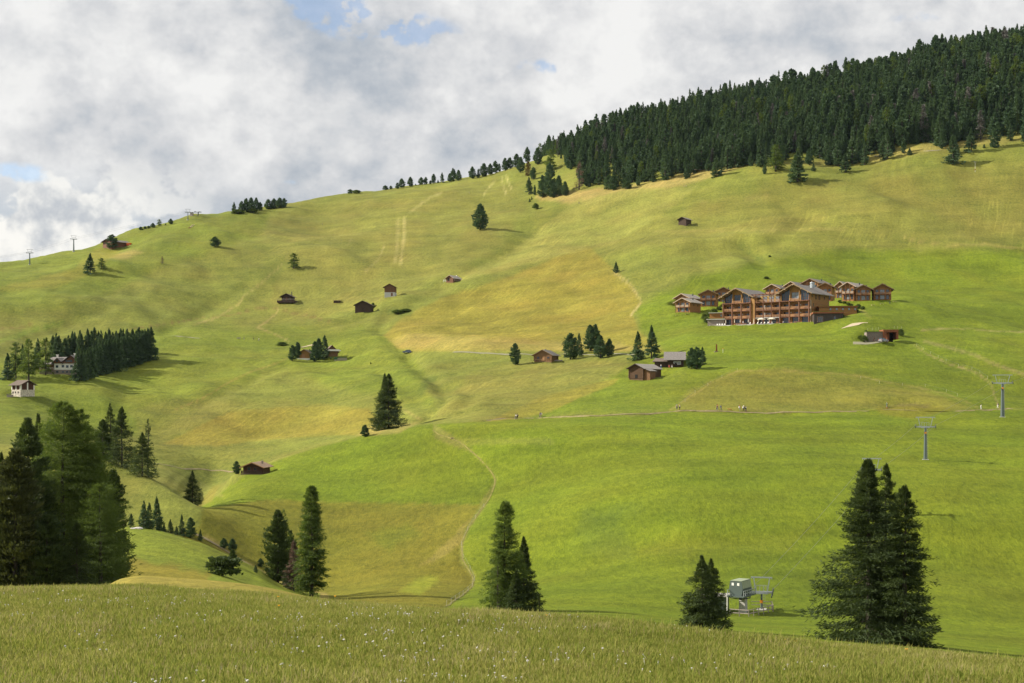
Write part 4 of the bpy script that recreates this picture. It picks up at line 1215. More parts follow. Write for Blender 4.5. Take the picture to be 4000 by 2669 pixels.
RG = "pines along the skyline left of the forest"
ridge = [
    ('pine', 1368, 757, 741, 24, "lowest left pine of the bushy skyline clump"), ('bush', 1392, 755, 744, 34, "flat bush right beside the bushy skyline clump"),
    ('pine', 1505, 742, 726, 24, "squat skyline pine left of the wide gap"), ('pine', 1527, 739, 727, 14, "tiny skyline pine right beside the squat one"),
    ('pine', 1552, 738, 716, 16, "small skyline pine leaning on the round one"), ('pine', 1569, 734, 701, 27, "round skyline pine standing over its small neighbour"),
    ('pine', 1603, 729, 694, 24, "solitary upright skyline pine between two gaps"), ('spruce', 1623, 724, 718, 7, "speck sized sapling on the skyline"),
    ('pine', 1645, 722, 695, 22, "left pine of the low skyline pair"), ('pine', 1663, 721, 694, 18, "right pine of the low skyline pair"),
    ('pine', 1681, 719, 706, 12, "small skyline pine at the foot of the upright one"), ('pine', 1694, 717, 683, 20, "upright skyline pine with rounded top"),
    ('spruce', 1711, 715, 703, 10, "tiny pointed skyline spruce"), ('spruce', 1727, 714, 677, 20, "thin pointed skyline spruce with open branches"),
    ('pine', 1757, 711, 680, 18, "left pine of the three merged skyline pines"), ('pine', 1770, 710, 662, 26, "tall middle pine of the three merged skyline pines"),
    ('pine', 1791, 707, 668, 24, "right pine of the three merged skyline pines"), ('pine', 1845, 699, 655, 27, "free standing dark skyline pine before the long row"),
    ('spruce', 1868, 693, 662, 18, "first slim tree of the long skyline row"), ('pine', 1890, 691, 643, 34, "broadest pine of the long skyline row"),
    ('pine', 1915, 684, 643, 24, "slim pine following the broadest one in the skyline row"), ('pine', 1935, 677, 633, 26, "pointed pine near the end of the long skyline row"),
    ('pine', 1950, 671, 642, 16, "last thin pine of the long skyline row"), ('pine', 1973, 667, 622, 28, "leaning cone pine before the hill crest"),
    ('pine', 1992, 660, 619, 26, "pine on the crest touching the leaning cone pine"), ('pine', 2018, 655, 606, 32, "dark oval pine on the hill crest"),
    ('pine', 2034, 674, 619, 30, "pine standing forward of the dark oval one on the crest"), ('pine', 2059, 634, 579, 28, "tall dark pine alone above the crest"),
    ('pine', 2100, 642, 583, 36, "broad pine at the upper left corner of the forest"), ('brown', 2063, 687, 636, 27, "russet pine with browned needles on the crest"),
    ('pine', 2083, 701, 657, 26, "small dark pine right below the russet one"), ('spruce', 2066, 759, 697, 33, "cone spruce at the lower left corner of the forest"),
    ('pine', 2089, 763, 726, 11, "thin pine right of the cone spruce"), ('pine', 2120, 772, 692, 42, "leftmost pine of the dark tight clump below the forest corner"),
    ('pine', 2148, 768, 650, 52, "tallest pine of the dark tight clump below the forest corner"), ('pine', 2183, 766, 693, 34, "right pine of the dark tight clump below the forest corner"),
    ('pine', 2162, 772, 722, 34, "low pine before the dark tight clump below the forest corner"), ('pine', 2207, 765, 714, 30, "round pine a step right of the dark tight clump"),
    ('spruce', 2069, 789, 775, 9, "tiny sapling on the slope under the cone spruce"), ('spruce', 2077, 781, 767, 9, "second tiny sapling just above it under the cone spruce"),
    ('bush', 2093, 818, 797, 24, "small round bush with shadow below the forest corner"), ('larch', 2150, 668, 590, 50, "light green larch at the upper left of the forest"),
    ('dead', 2262, 742, 640, 40, "grey leafless tree at the forest edge above the tan strip"),
    ('spruce', 914, 834, 793, 22, "lone spruce left of the pine clump on the left ridge"), ('pine', 944, 829, 790, 28, "left pine of the larger clump on the left ridge"),
    ('pine', 962, 828, 779, 26, "second pine of the larger clump on the left ridge"), ('pine', 981, 826, 777, 30, "third pine of the larger clump on the left ridge"),
    ('pine', 1001, 824, 777, 24, "fourth pine of the larger clump on the left ridge"), ('pine', 1016, 822, 792, 22, "right end pine of the larger clump on the left ridge"),
    ('pine', 1048, 818, 782, 32, "left pine of the smaller clump on the left ridge"), ('pine', 1070, 815, 779, 28, "middle pine of the smaller clump on the left ridge"),
    ('pine', 1092, 814, 776, 30, "higher pine in the smaller clump on the left ridge"), ('pine', 1110, 812, 778, 26, "right end pine of the smaller clump on the left ridge"),
    ('bush', 930, 834, 820, 44, "low hedge bush under the larger clump on the left ridge"), ('bush', 985, 830, 818, 44, "low hedge bush right under the larger clump on the left ridge"),
    ('pine', 550, 898, 886, 18, "low pine at the left end of the little ridge group"), ('pine', 567, 894, 884, 14, "second low pine of the little ridge group"),
    ('pine', 581, 892, 882, 14, "third low pine of the little ridge group"), ('pine', 597, 889, 872, 20, "rounded pine of the little ridge group"),
    ('larch', 622, 885, 857, 24, "pale feathery larch of the little ridge group"), ('spruce', 647, 880, 872, 8, "speck of a sapling between two ridge trees"),
    ('pine', 667, 876, 855, 19, "single pine nearest the top lift tower"),
]
for k, px, b, t, w, lb in ridge:
    mid_tree(k, px, b, t, w, lb, RG if t < 770 and px < 2065 else None, ymin=700)

border = [
    ('pine', 2378, 742, 690, 46, "round pine at the forest edge near its left end"), ('pine', 2396, 744, 692, 40, "wide dark pine at the forest edge near its left end"),
    ('pine', 2449, 739, 696, 42, "bushy round pine standing out below the forest edge"), ('pine', 2517, 711, 666, 26, "small pale pine below the forest edge"),
    ('pine', 2623, 693, 645, 26, "slim pine before the dark forest edge"), ('pine', 2767, 669, 620, 26, "slim pine left of the free standing spruce by the tan strip"),
    ('spruce', 2800, 692, 613, 46, "free standing spruce on the tan strip"), ('pine', 2883, 636, 602, 20, "tiny pine above the tan strip"),
    ('pine', 2987, 681, 645, 17, "little pine alone on the slope below the forest"), ('spruce', 3116, 710, 601, 76, "large spruce with long shadow below the forest"),
    ('spruce', 3178, 668, 641, 20, "little spruce right of the large spruce"), ('larch', 3030, 672, 575, 70, "broad pale tree at the forest foot above the large spruce"),
    ('pine', 3162, 645, 588, 34, "rounded pine at the forest foot"), ('pine', 3234, 647, 610, 26, "small pine before the forest foot"),
    ('spruce', 3302, 678, 607, 48, "free standing spruce right of the large spruce"), ('spruce', 3553, 606, 578, 20, "small spruce beside the fallen logs"),
    ('spruce', 3723, 642, 536, 62, "free standing spruce near the right border"), ('spruce', 3794, 594, 508, 48, "spruce right of and above its free standing neighbour"),
    ('spruce', 3844, 578, 563, 11, "sapling at the far right slope"), ('spruce', 3732, 600, 535, 30, "slim spruce behind the free standing one near the right border"),
]
for k, px, b, t, w, lb in border:
    mid_tree(k, px, b, t, w, lb, ymin=700)

# ---------------------------------------------------------------- the forest
g3 = np.random.default_rng(21)
FV = [one_mesh_tree("forest_spruce_mesh%d" % i, 'spruce', 10, 1.35 + 0.13 * i, 130, 12, 0.62, 300 + i, F_SPRUCE, low=0.02, wk=1.8) for i in range(4)]
FV += [one_mesh_tree("forest_pine_mesh%d" % i, 'pine', 10, 1.55, 110, 13, 0.58, 320 + i, F_PINE, low=0.03, wk=1.8) for i in range(2)]
FV7 = one_mesh_tree("forest_dead_mesh", 'dead', 10, 1.2, 70, 12, 0.7, 340, foliage_mat("grey_dead_twigs", (0.085, 0.082, 0.072), (0.16, 0.15, 0.13), 0.05), low=0.05, wk=2.5)
FV += [one_mesh_tree("forest_larch_mesh", 'larch', 10, 1.5, 100, 13, 0.6, 330, F_LARCH, low=0.05, wk=2.0)]
FV.append(FV7)
foot = CURVES[20]; crest = CURVES[21]
cand = []
sp = 7.0
for u in np.arange(2075, 4900, 15.5):
    for k in range(76):
        uu = u + g3.uniform(-8, 8)
        ua = np.array([min(uu, 4600)])
        y0 = float(curve(foot[0], ua)[0]); y1 = float(curve(crest[0], ua)[0]) + 35
        y = y0 - 6 + k * 5.4 + g3.uniform(-2.7, 2.7) + 12 * math.sin(uu / 70.0) + 9 * math.sin(uu / 23.0 + 1)
        if y > y1: break
        if uu < 2290 and (y - y0) / (y1 - y0) < (2290 - uu) / 190.0: continue
        cand.append((uu, y))
cand = np.array(cand)
cx = (cand[:, 0] - CX) * cand[:, 1] / FP
cz = height(cx, cand[:, 1])
hh = 12.5 + np.clip((cand[:, 0] - 2100) / 1900, 0, 1.2) * 9.5
clump = fbm(cx, cand[:, 1], 1 / 35.0, 3, 0.6, 3.0)
hh = hh * (0.55 + 0.85 * g3.random(len(cand)) ** 1.6 + 0.45 * clump)
fi = ss(cand[:, 1], 1000, 1400)
typ = np.where(g3.random(len(cand)) < 0.34 + 0.5 * (cand[:, 0] < 2500) * g3.random(len(cand)), 4 + g3.integers(0, 2, len(cand)), g3.integers(0, 4, len(cand)))
typ = np.where(g3.random(len(cand)) < 0.07, 6, typ)
typ = np.where(g3.random(len(cand)) < 0.035, 7, typ)
edge = (cand[:, 1] - np.array([float(curve(foot[0], np.array([min(a, 4600)]))[0]) for a in cand[:, 0]]))
keep = ((clump > -0.36) | (g3.random(len(cand)) < 0.25)) & (g3.random(len(cand)) < .80) & (g3.random(len(cand)) < np.clip(.35 + edge / 45.0, 0, 1))
topc = cand[:, 1] > 1310
keep &= (~topc) | (g3.random(len(cand)) < .7)
cand, cx, cz, hh, typ = cand[keep], cx[keep], cz[keep], hh[keep], typ[keep]
# those that show largest: nearest to the open slope
inview = (cand[:, 0] > 2050) & (cand[:, 0] < 4030)
yfoot = np.array([float(curve(foot[0], np.array([min(a, 4600)]))[0]) for a in cand[:, 0]])
score = (cand[:, 1] - yfoot) - hh * 3
order = np.argsort(np.where(inview, score, 1e6))
single = np.zeros(len(cand), bool)
single[order[:300]] = True
FG = "spruces and pines along the lower edge of the forest"
print("forest trees", len(cand))
for i in np.where(single)[0]:
    k = int(typ[i])
    kk = 0 if k < 4 else 1 if k < 6 else k - 4
    nm = ('spruce_tree', 'stone_pine_tree', 'larch_tree', 'dead_tree')[kk]
    o = link(nm, FV[k], None, (cx[i], cand[i, 1], cz[i] - 0.3))
    s = hh[i] / 10
    wdt = s * g3.uniform(0.95, 1.4)
    o.scale = (wdt, wdt, s)
    o.rotation_euler = (0, 0, g3.uniform(0, 6.28))
    tag(o, ("dark spruce packed among others in the lower edge of the hillside forest", "rounded stone pine packed among spruces in the lower edge of the hillside forest",
            "lighter green larch packed among spruces in the lower edge of the hillside forest", "grey dead tree standing among the spruces of the hillside forest edge")[kk],
        ("spruce tree", "pine tree", "larch tree", "dead tree")[kk], FG + ("", " (pines)", " (larches)", " (dead trees)")[kk])


def gn_scatter(name, pts, scl, rot, idx, meshes, mat_list, label, cat=None):
    """points carrying one of several meshes each"""
    me = bpy.data.meshes.new(name)
    me.vertices.add(len(pts))
    me.vertices.foreach_set("co", np.asarray(pts, np.float32).ravel())
    a = me.attributes.new("scl", 'FLOAT_VECTOR', 'POINT'); a.data.foreach_set("vector", np.asarray(scl, np.float32).ravel())
    a = me.attributes.new("rot", 'FLOAT_VECTOR', 'POINT'); a.data.foreach_set("vector", np.asarray(rot, np.float32).ravel())
    a = me.attributes.new("idx", 'INT', 'POINT'); a.data.foreach_set("value", np.asarray(idx, np.int32))
    o = link(name, me)
    ng = bpy.data.node_groups.new(name + "_nodes", 'GeometryNodeTree')
    ng.interface.new_socket("Geometry", in_out='INPUT', socket_type='NodeSocketGeometry')
    ng.interface.new_socket("Geometry", in_out='OUTPUT', socket_type='NodeSocketGeometry')
    gi = ng.nodes.new('NodeGroupInput'); go = ng.nodes.new('NodeGroupOutput')
    jn = ng.nodes.new('GeometryNodeJoinGeometry')
    def attr(nm, typ):
        n = ng.nodes.new('GeometryNodeInputNamedAttribute'); n.data_type = typ
        n.inputs[0].default_value = nm
        return n.outputs[0]
    ai, asx, ar = attr("idx", 'INT'), attr("scl", 'FLOAT_VECTOR'), attr("rot", 'FLOAT_VECTOR')
    for k, src in enumerate(meshes):
        oi = ng.nodes.new('GeometryNodeObjectInfo')
        oi.transform_space = 'ORIGINAL'
        oi.inputs['Object'].default_value = src
        oi.inputs['As Instance'].default_value = False
        cmpn = ng.nodes.new('FunctionNodeCompare'); cmpn.data_type = 'INT'; cmpn.operation = 'EQUAL'
        ng.links.new(ai, cmpn.inputs['A'] if False else cmpn.inputs[2]); cmpn.inputs[3].default_value = k
        ip = ng.nodes.new('GeometryNodeInstanceOnPoints')
        ng.links.new(gi.outputs[0], ip.inputs['Points'])
        ng.links.new(cmpn.outputs[0], ip.inputs['Selection'])
        ng.links.new(oi.outputs['Geometry'], ip.inputs['Instance'])
        ng.links.new(asx, ip.inputs['Scale'])
        ng.links.new(ar, ip.inputs['Rotation'])
        ng.links.new(ip.outputs[0], jn.inputs[0])
    ng.links.new(jn.outputs[0], go.inputs[0])
    md = o.modifiers.new("scatter", 'NODES')
    md.node_group = ng
    tag(o, label, cat, None, "stuff")
    return o


src = []
for k in range(8):
    c_ = [i for i in np.where(single)[0] if int(typ[i]) == k]
    src.append(next((o for o in COL.objects if o.data is FV[k]), None))
rest = np.where(~single)[0]
wd_ = hh[rest] / 10 * g3.uniform(0.95, 1.4, len(rest))
gn_scatter("forest", np.stack([cx[rest], cand[rest, 1], cz[rest] - 0.3], -1), np.stack([wd_, wd_, hh[rest] / 10], -1),
           np.stack([np.zeros(len(rest)), np.zeros(len(rest)), g3.uniform(0, 6.28, len(rest))], -1), typ[rest],
           [s or next(x for x in src if x) for s in src], None, "dense dark conifer forest covering the upper right hillside", "forest")

# ================================================================ buildings
WOOD_H = simple("honey_wood_boards", (0.33, 0.155, 0.042), 0.65, 0.22, 2.0, stretch=(1, 1, 3), boards=(2, 0.24))
WOOD_V = simple("honey_wood_upright_boards", (0.36, 0.185, 0.050), 0.65, 0.2, 2.0, stretch=(3, 3, 0.6), boards=(0, 0.30))
WOOD_D = simple("reddish_timber", (0.155, 0.062, 0.026), 0.6, 0.25, 3.0, stretch=(2, 2, 2))
WOOD_R = simple("rail_wood", (0.36, 0.185, 0.085), 0.6, 0.2, 3.0)
WOOD_W = simple("sunbleached_wood", (0.40, 0.30, 0.21), 0.7, 0.15, 3.0)
WOOD_FASCIA = simple("barge_board_wood", (0.23, 0.155, 0.08), 0.7, 0.2, 3.0)
WOOD_OLD = simple("old_dark_boards", (0.060, 0.036, 0.024), 0.85, 0.35, 2.5, stretch=(3, 3, 0.5), boards=(0, 0.28))
WOOD_OLDH = simple("old_dark_logs", (0.060, 0.036, 0.024), 0.85, 0.4, 2.5, stretch=(0.6, 0.6, 5))
WOOD_BRN = simple("weathered_brown_logs", (0.115, 0.064, 0.034), 0.8, 0.35, 2.0, stretch=(0.5, 0.5, 5))
WOOD_LOG = simple("light_logs", (0.26, 0.15, 0.075), 0.7, 0.22, 2.0, stretch=(0.5, 0.5, 5))
WOOD_GREY = simple("grey_weathered_wood", (0.30, 0.26, 0.225), 0.85, 0.25, 2.5, stretch=(1, 4, 1))
SHINGLE = simple("grey_shingles", (0.215, 0.195, 0.18), 0.9, 0.45, 2.2, stretch=(1, 3.5, 1))
SHINGLE_D = simple("brown_shingles", (0.15, 0.115, 0.095), 0.9, 0.4, 2.2, stretch=(1, 3.5, 1))
SHINGLE_L = simple("pale_shingles", (0.37, 0.335, 0.295), 0.9, 0.35, 2.2, stretch=(1, 3.5, 1))
PLASTER = simple("white_plaster", (0.78, 0.76, 0.70), 0.9, 0.05, 1.5)
PLASTER_OLD = simple("patchy_old_plaster", (0.52, 0.47, 0.39), 0.95, 0.45, 1.6, bump=0.3)
PLASTER_GREY = simple("grey_plaster", (0.50, 0.50, 0.47), 0.95, 0.12, 1.2)
STONE = simple("field_stone", (0.24, 0.20, 0.165), 0.95, 0.45, 5.0, bump=0.6)
STEEL = simple("galvanised_steel", (0.34, 0.37, 0.385), 0.5, 0.10, 2.0, metal=0.35)
STEEL_G = simple("grey_green_paint", (0.082, 0.108, 0.100), 0.5, 0.08, 1.0)
STEEL_D = simple("dark_steel", (0.06, 0.07, 0.07), 0.5, 0.1, 2.0, metal=0.3)
CABLE = simple("steel_rope", (0.16, 0.165, 0.165), 0.6, 0.05, 2.0)
RUST = simple("rusty_steel", (0.22, 0.075, 0.03), 0.8, 0.3, 1.5)
CONCRETE = simple("concrete", (0.42, 0.41, 0.38), 0.95, 0.15, 1.5, bump=0.2)
GRAVEL = simple("sandy_gravel", (0.42, 0.34, 0.23), 0.95, 0.15, 0.8, bump=0.3)
ASPH = simple("pale_track", (0.20, 0.19, 0.12), 0.95, 0.12, 0.8)
DARKIN = simple("dark_opening", (0.015, 0.014, 0.013), 0.9, 0.1, 2.0)
TURF = simple("turf_roof", (0.105, 0.165, 0.018), 0.95, 0.3, 1.2, bump=0.5)
CLOTH_W = simple("cream_canvas", (0.66, 0.60, 0.48), 0.9, 0.06, 2.0)
SHUT = simple("dark_green_shutter", (0.020, 0.050, 0.045), 0.7, 0.2, 3.0)
ORANGE = simple("orange_plate", (0.75, 0.28, 0.02), 0.6, 0.1, 3.0)
WHITEP = simple("white_paint", (0.80, 0.79, 0.74), 0.7, 0.04, 3.0)


def glass(name, col, rough=0.08):
    m = bpy.data.materials.new(name); m.use_nodes = True
    b = m.node_tree.nodes['Principled BSDF']
    b.inputs['Base Color'].default_value = (*col, 1)
    b.inputs['Roughness'].default_value = rough
    b.inputs['Specular IOR Level'].default_value = 0.8
    return m


GLASS = glass("window_glass", (0.030, 0.048, 0.065))
GLASS_C = glass("window_glass_with_curtain", (0.20, 0.23, 0.25), 0.2)

_win = {}


def window(parent, c, n, w, h, frame=WOOD_R, pane=None, cols=1, rows=1, fw=0.09, name="window", plabel=None):
    """frame with its pane set into a wall; c centre on the wall face, n outward direction (angle in plan)"""
    key = (round(w, 2), round(h, 2), frame.name, (pane or GLASS).name, cols, rows, name)
    if key not in _win:
        mb = MB()
        a, b = w / 2, h / 2
        mb.box(-a, a, -0.05, 0.04, -b, -b + fw); mb.box(-a, a, -0.05, 0.04, b - fw, b)
        mb.box(-a, -a + fw, -0.05, 0.04, -b + fw, b - fw); mb.box(a - fw, a, -0.05, 0.04, -b + fw, b - fw)
        for i in range(1, cols):
            x = -a + w * i / cols
            mb.box(x - fw * .35, x + fw * .35, -0.045, 0.035, -b + fw, b - fw)
        for i in range(1, rows):
            z = -b + h * i / rows
            mb.box(-a + fw, a - fw, -0.045, 0.030, z - fw * .3, z + fw * .3)
        fo = mb.build(name, frame)
        pb = MB(); pb.box(-a + fw * .9, a - fw * .9, -0.015, 0.012, -b + fw * .9, b - fw * .9)
        po = pb.build("pane", pane or GLASS)
        _win[key] = (fo.data, po.data)
        bpy.data.objects.remove(fo); bpy.data.objects.remove(po)
    fm, pm = _win[key]
    o = link(name, fm, parent, c)
    o.rotation_euler = (0, 0, n)
    link("pane", pm, o)
    return o


def gable_roof(parent, x0, x1, y0, y1, ze, zp, ov, ovf, th, mat, fascia, courses=7, xm=None, name="roof", lab=None, ovb=None):
    """two stepped slopes, ridge along y, with barge boards"""
    xm = (x0 + x1) / 2 if xm is None else xm
    ovb = ovf if ovb is None else ovb
    mb = MB()
    for sgn, xa in ((-1, x0), (1, x1)):
        run = abs(xm - xa)
        sl = (zp - ze) / run
        xe = xa + sgn * ov
        ze2 = ze - sl * ov
        for i in range(courses):
            a0, a1 = i / courses, (i + 1) / courses
            xa_, xb_ = xe + (xm - xe) * a0, xe + (xm - xe) * a1 + (xm - xe) * 0.01
            za_, zb_ = ze2 + (zp - ze2) * a0, ze2 + (zp - ze2) * a1
            stp = 0.05
            prof = [(xa_, za_ + th + stp), (xb_, zb_ + th - 0.01), (xb_, zb_ + th * 0.3), (xa_, za_ + th * 0.3)]
            mb.prism(prof, y0 - ovf, y1 + ovb)
    r = mb.build(name, mat, parent, lab)
    # soffit and barge boards
    fb = MB()
    for sgn, xa in ((-1, x0), (1, x1)):
        run = abs(xm - xa); sl = (zp - ze) / run
        xe = xa + sgn * ov; ze2 = ze - sl * ov
        for yy in (y0 - ovf - 0.03, y1 + ovb - 0.03):
            fb.prism([(xe, ze2 - 0.06), (xe, ze2 + th + 0.04), (xm, zp + th + 0.04), (xm, zp - 0.06)], yy, yy + 0.07)
        fb.prism([(xe, ze2), (xm, zp), (xm, zp + th * 0.28), (xe, ze2 + th * 0.28)], y0 - ovf + 0.05, y1 + ovb - 0.08)
    fb.build("barge_board", fascia, r)
    return r


def gable_walls(mb, x0, x1, y0, y1, zb, ze, zp, xm=None):
    xm = (x0 + x1) / 2 if xm is None else xm
    mb.prism([(x0, zb), (x1, zb), (x1, ze), (xm, zp), (x0, ze)], y0, y1)


def log_walls(mb, x0, x1, y0, y1, zb, ze, zp, d=0.26, stick=0.28, gable=True):
    """stacked round logs crossing at the corners"""
    n = int((ze - zb) / d)
    for i in range(n):
        z = zb + d * (i + 0.5)
        for y in (y0, y1):
            mb.tube((x0 - stick, y, z), (x1 + stick, y, z), d * 0.53, d * 0.50, 6)
        for x in (x0, x1):
            mb.tube((x, y0 - stick, z + d * 0.4), (x, y1 + stick, z + d * 0.4), d * 0.53, d * 0.50, 6)
    if gable:
        k = 0; z = zb + d * (n + 0.5)
        while z < zp - 0.1:
            f = 1 - (z - ze) / (zp - ze)
            hw = (x1 - x0) / 2 * max(0.05, min(1, f)); xm = (x0 + x1) / 2
            for y in (y0, y1):
                mb.tube((xm - hw, y, z), (xm + hw, y, z), d * 0.53, d * 0.5, 6)
            z += d
    mb.box(x0 + 0.02, x1 - 0.02, y0 + 0.02, y1 - 0.02, zb - 1.5, ze)
    mb.prism([(x0 + .1, ze - .05), (x1 - .1, ze - .05), ((x0 + x1) / 2, zp - 0.12)], y0 + 0.03, y1 - 0.03)


def railing(parent, p, q, z0, h, mat=WOOD_R, kind='h', name="railing", npost=3, lab=None):
    p, q = Vector((*p, 0)), Vector((*q, 0))
    mb = MB()
    for i in range(npost):
        a = p.lerp(q, i / (npost - 1))
        mb.box(a.x - .05, a.x + .05, a.y - .05, a.y + .05, z0, z0 + h)
    up = lambda v, z: (v.x, v.y, z)
    if kind == 'h':
        for k in range(4):
            z = z0 + h * (0.25 + 0.24 * k)
            mb.beam(up(p, z), up(q, z), 0.05, 0.11 if k < 3 else 0.13)
    elif kind == 'open':
        for z in (z0 + h * .45, z0 + h * .97):
            mb.beam(up(p, z), up(q, z), 0.06, 0.13)
    else:
        L_ = (q - p).length
        n = max(3, int(L_ / 0.32))
        d = (q - p).normalized()
        for i in range(n):
            a = p.lerp(q, (i + 0.08) / n); b = p.lerp(q, (i + 0.86) / n)
            mb.beam(up(a, z0 + h * .52), up(b, z0 + h * .52), 0.04, h * 0.86)
        mb.beam(up(p, z0 + h * .98), up(q, z0 + h * .98), 0.08, 0.08)
    return mb.build(name, mat, parent, lab)


# ------------------------------------------------------------ the big house
HOTEL = empty("hotel", HT0, -HA, "large four storey wooden chalet hotel with two gables joined by a balconied link", "hotel")


def t_of(px):       # distance along the front where a line of sight meets it
    k = (px - CX) / FP
    # (HT0.x + t cos a) = k (HT0.y - t sin a)
    return (k * HT0.y - HT0.x) / (math.cos(HA) + k * math.sin(HA))


def z_of(px, py, back=0.0):
    t = t_of(px)
    y = HT0.y - t * math.sin(HA) + back * math.cos(HA)
    return (HZ - py) * y / FP - HT0.z


tA0, tA1 = t_of(2825), t_of(2931)
tB0, tB1 = t_of(3046), t_of(3160)
FL = [0.15, 3.75, 7.0, 10.55]       # floor levels
FL[1] = z_of(2940, 1242); FL[2] = z_of(2940, 1213); FL[3] = z_of(2940, 1182)
B_D = 21.0


def block(t0, t1, name_l, ridge_px, ridge_py, eave_py):
    z0 = -2.0
    zt = FL[3]
    ze = z_of(t_px(t1), eave_py)
    zp = z_of(ridge_px, ridge_py) + 0.2
    # lower storeys set back behind the balconies
    w = MB(); w.box(t0 + 0.25, t1, 1.6, B_D, z0, zt)
    w.box(t0, t0 + 0.25, -0.1, B_D, z0, zt)
    w.build("wall", WOOD_H, HOTEL, name_l + " lower storeys of level boards")
    w = MB(); gable_walls(w, t0 + 0.02, t1 - 0.02, 1.3, B_D - .02, zt + 0.02, ze, zp)
    w.build("wall", WOOD_V, HOTEL, name_l + " top storey of upright boards")
    # wing walls between the bays, lit from the side
    gable_roof(HOTEL, t0, t1, 0, B_D, ze, zp, 2.0, 1.5, 0.34, SHINGLE, WOOD_FASCIA, 8, lab=name_l + " shallow gable roof of grey shingles")
    # purlins under the verge
    pr = MB()
    for f in (-1.0, -0.55, 0, 0.55, 1.0):
        x = (t0 + t1) / 2 + f * (t1 - t0) / 2
        z = zp - abs(f) * (zp - ze) - 0.2
        pr.box(x - 0.16, x + 0.16, -1.65, 1.4, z - 0.2, z + 0.14)
    pr.build("purlin", WOOD_W, HOTEL)
    # three bays
    bw = (t1 - t0) / 3
    for i in range(4):
        x = t0 + bw * i
        p = MB(); p.box(x - 0.24, x + 0.24, -0.3, 0.2, -1.0, zt + (0.2 if i in (0, 3) else 0))
        p.build("post", WOOD_D, HOTEL)
    for k in (1, 2):
        s = MB(); s.box(t0 + .26, t1 - .02, -0.12, 1.58, FL[k] - 0.26, FL[k] - 0.01)
        s.build("balcony_floor", WOOD_D, HOTEL)
        for i in range(3):
            railing(HOTEL, (t0 + bw * i + .26, -0.05), (t0 + bw * (i + 1) - .26, -0.05), FL[k], 1.02, WOOD_R, 'h', "balcony_railing")
    s = MB(); s.box(t0 - .3, t1 + .02, -0.5, 1.28, zt - 0.34, zt - 0.01)
    for i in range(13):
        x = t0 + (t1 - t0) * (i + .5) / 13
        s.box(x - .13, x + .13, -0.62, -0.505, zt - 0.36, zt - 0.06)
    s.build("jetty_beam", WOOD_D, HOTEL, name_l + " overhanging floor with beam ends")
    for i in range(3):
        xc = t0 + bw * (i + 0.5)
        # ground floor glazing
        window(HOTEL, (xc + .1, 1.56, 1.55), 0, bw - 1.1, 2.7, WOOD_D, GLASS, 3, 2, name="window")
        for k in (1, 2):
            window(HOTEL, (xc + .75, 1.56, FL[k] + 1.1), 0, bw * 0.42, 2.0, WOOD_D, GLASS, 2, 1, name="window")
            d_ = MB(); d_.box(xc - 1.1, xc - .35, 1.5, 1.59, FL[k], FL[k] + 2.15)
            d_.build("balcony_door", DARKIN if i == 0 else WOOD_D, HOTEL)
    # lamps by the rooms
    lm = MB()
    for k in (1, 2):
        for i in (1, 2):
            lm.box(t0 + bw * i - .75 + .7, t0 + bw * i - .5 + .7, 1.42, 1.58, FL[k] + 1.5, FL[k] + 1.95)
    lm.build("wall_lamp", WHITEP, HOTEL)
    # top storey: two sloping glazed bays and the middle one
    mz = (zp + zt) / 2
    for i, sg in ((0, 1), (2, -1)):
        x0_, x1_ = t0 + bw * i + .35, t0 + bw * (i + 1) - .35
        hL = ze - zt + 0.1; hR = ze + (zp - ze) * 0.62 - zt
        zl, zr = (zt + hL - .3, zt + hR - .45) if sg == 1 else (zt + hR - .45, zt + hL - .3)
        g_ = MB(); g_.prism([(x0_, zt + .15), (x1_, zt + .15), (x1_, zr), (x0_, zl)], 1.22, 1.285)
        f_ = MB()
        f_.beam((x0_, 1.2, zl), (x1_, 1.2, zr), 0.14, 0.14); f_.beam((x0_, 1.2, zt + .2), (x1_, 1.2, zt + .2), 0.14, 0.14)
        for q in range(4):
            a = q / 3
            x = x0_ + (x1_ - x0_) * a
            f_.beam((x, 1.2, zt + .1), (x, 1.2, zl + (zr - zl) * a), 0.11, 0.11)
        for q in (0.34, 0.68):
            f_.beam((x0_, 1.2, zt + (min(zl, zr) - zt) * q), (x1_, 1.2, zt + (min(zl, zr) - zt) * q), 0.07, 0.07)
        fo = f_.build("gable_window", WOOD_D, HOTEL); g_.build("pane", GLASS, fo)
        # raking struts
        st = MB(); xx = x0_ - .2 if sg == 1 else x1_ + .2
        st.beam((xx, -0.2, zt), (xx, 0.9, (zl if sg == 1 else zr) + .5), 0.22, 0.3)
        st.build("raking_strut", WOOD_D, HOTEL)
    xc = (t0 + t1) / 2
    window(HOTEL, (xc, 1.24, zt + 2.2), 0, bw - 1.0, 3.2, WOOD_D, GLASS_C if ridge_px > 3000 else GLASS, 2, 2, name="window")
    for x in (xc - bw / 2 + .1, xc + bw / 2 - .1):
        st = MB(); st.box(x - .2, x + .2, -0.25, 1.25, zt, zt + 0.1); st.beam((x, -0.1, zt), (x, 0.8, zp - (zp - ze) * .35), 0.26, 0.3)
        st.build("raking_strut", WOOD_V, HOTEL)
    railing(HOTEL, (xc - bw / 2 + .3, -0.2), (xc + bw / 2 - .3, -0.2), zt, 1.0, WOOD_R, 'h', "balcony_railing")
    return ze, zp


def t_px(t):
    x = HT0.x + t * math.cos(HA); y = HT0.y - t * math.sin(HA)
    return CX + FP * x / y


zeA, zpA = block(tA0, tA1, "left block", 2872, 1130, 1155)
zeB, zpB = block(tB0, tB1, "right block", 3094, 1114, 1140)
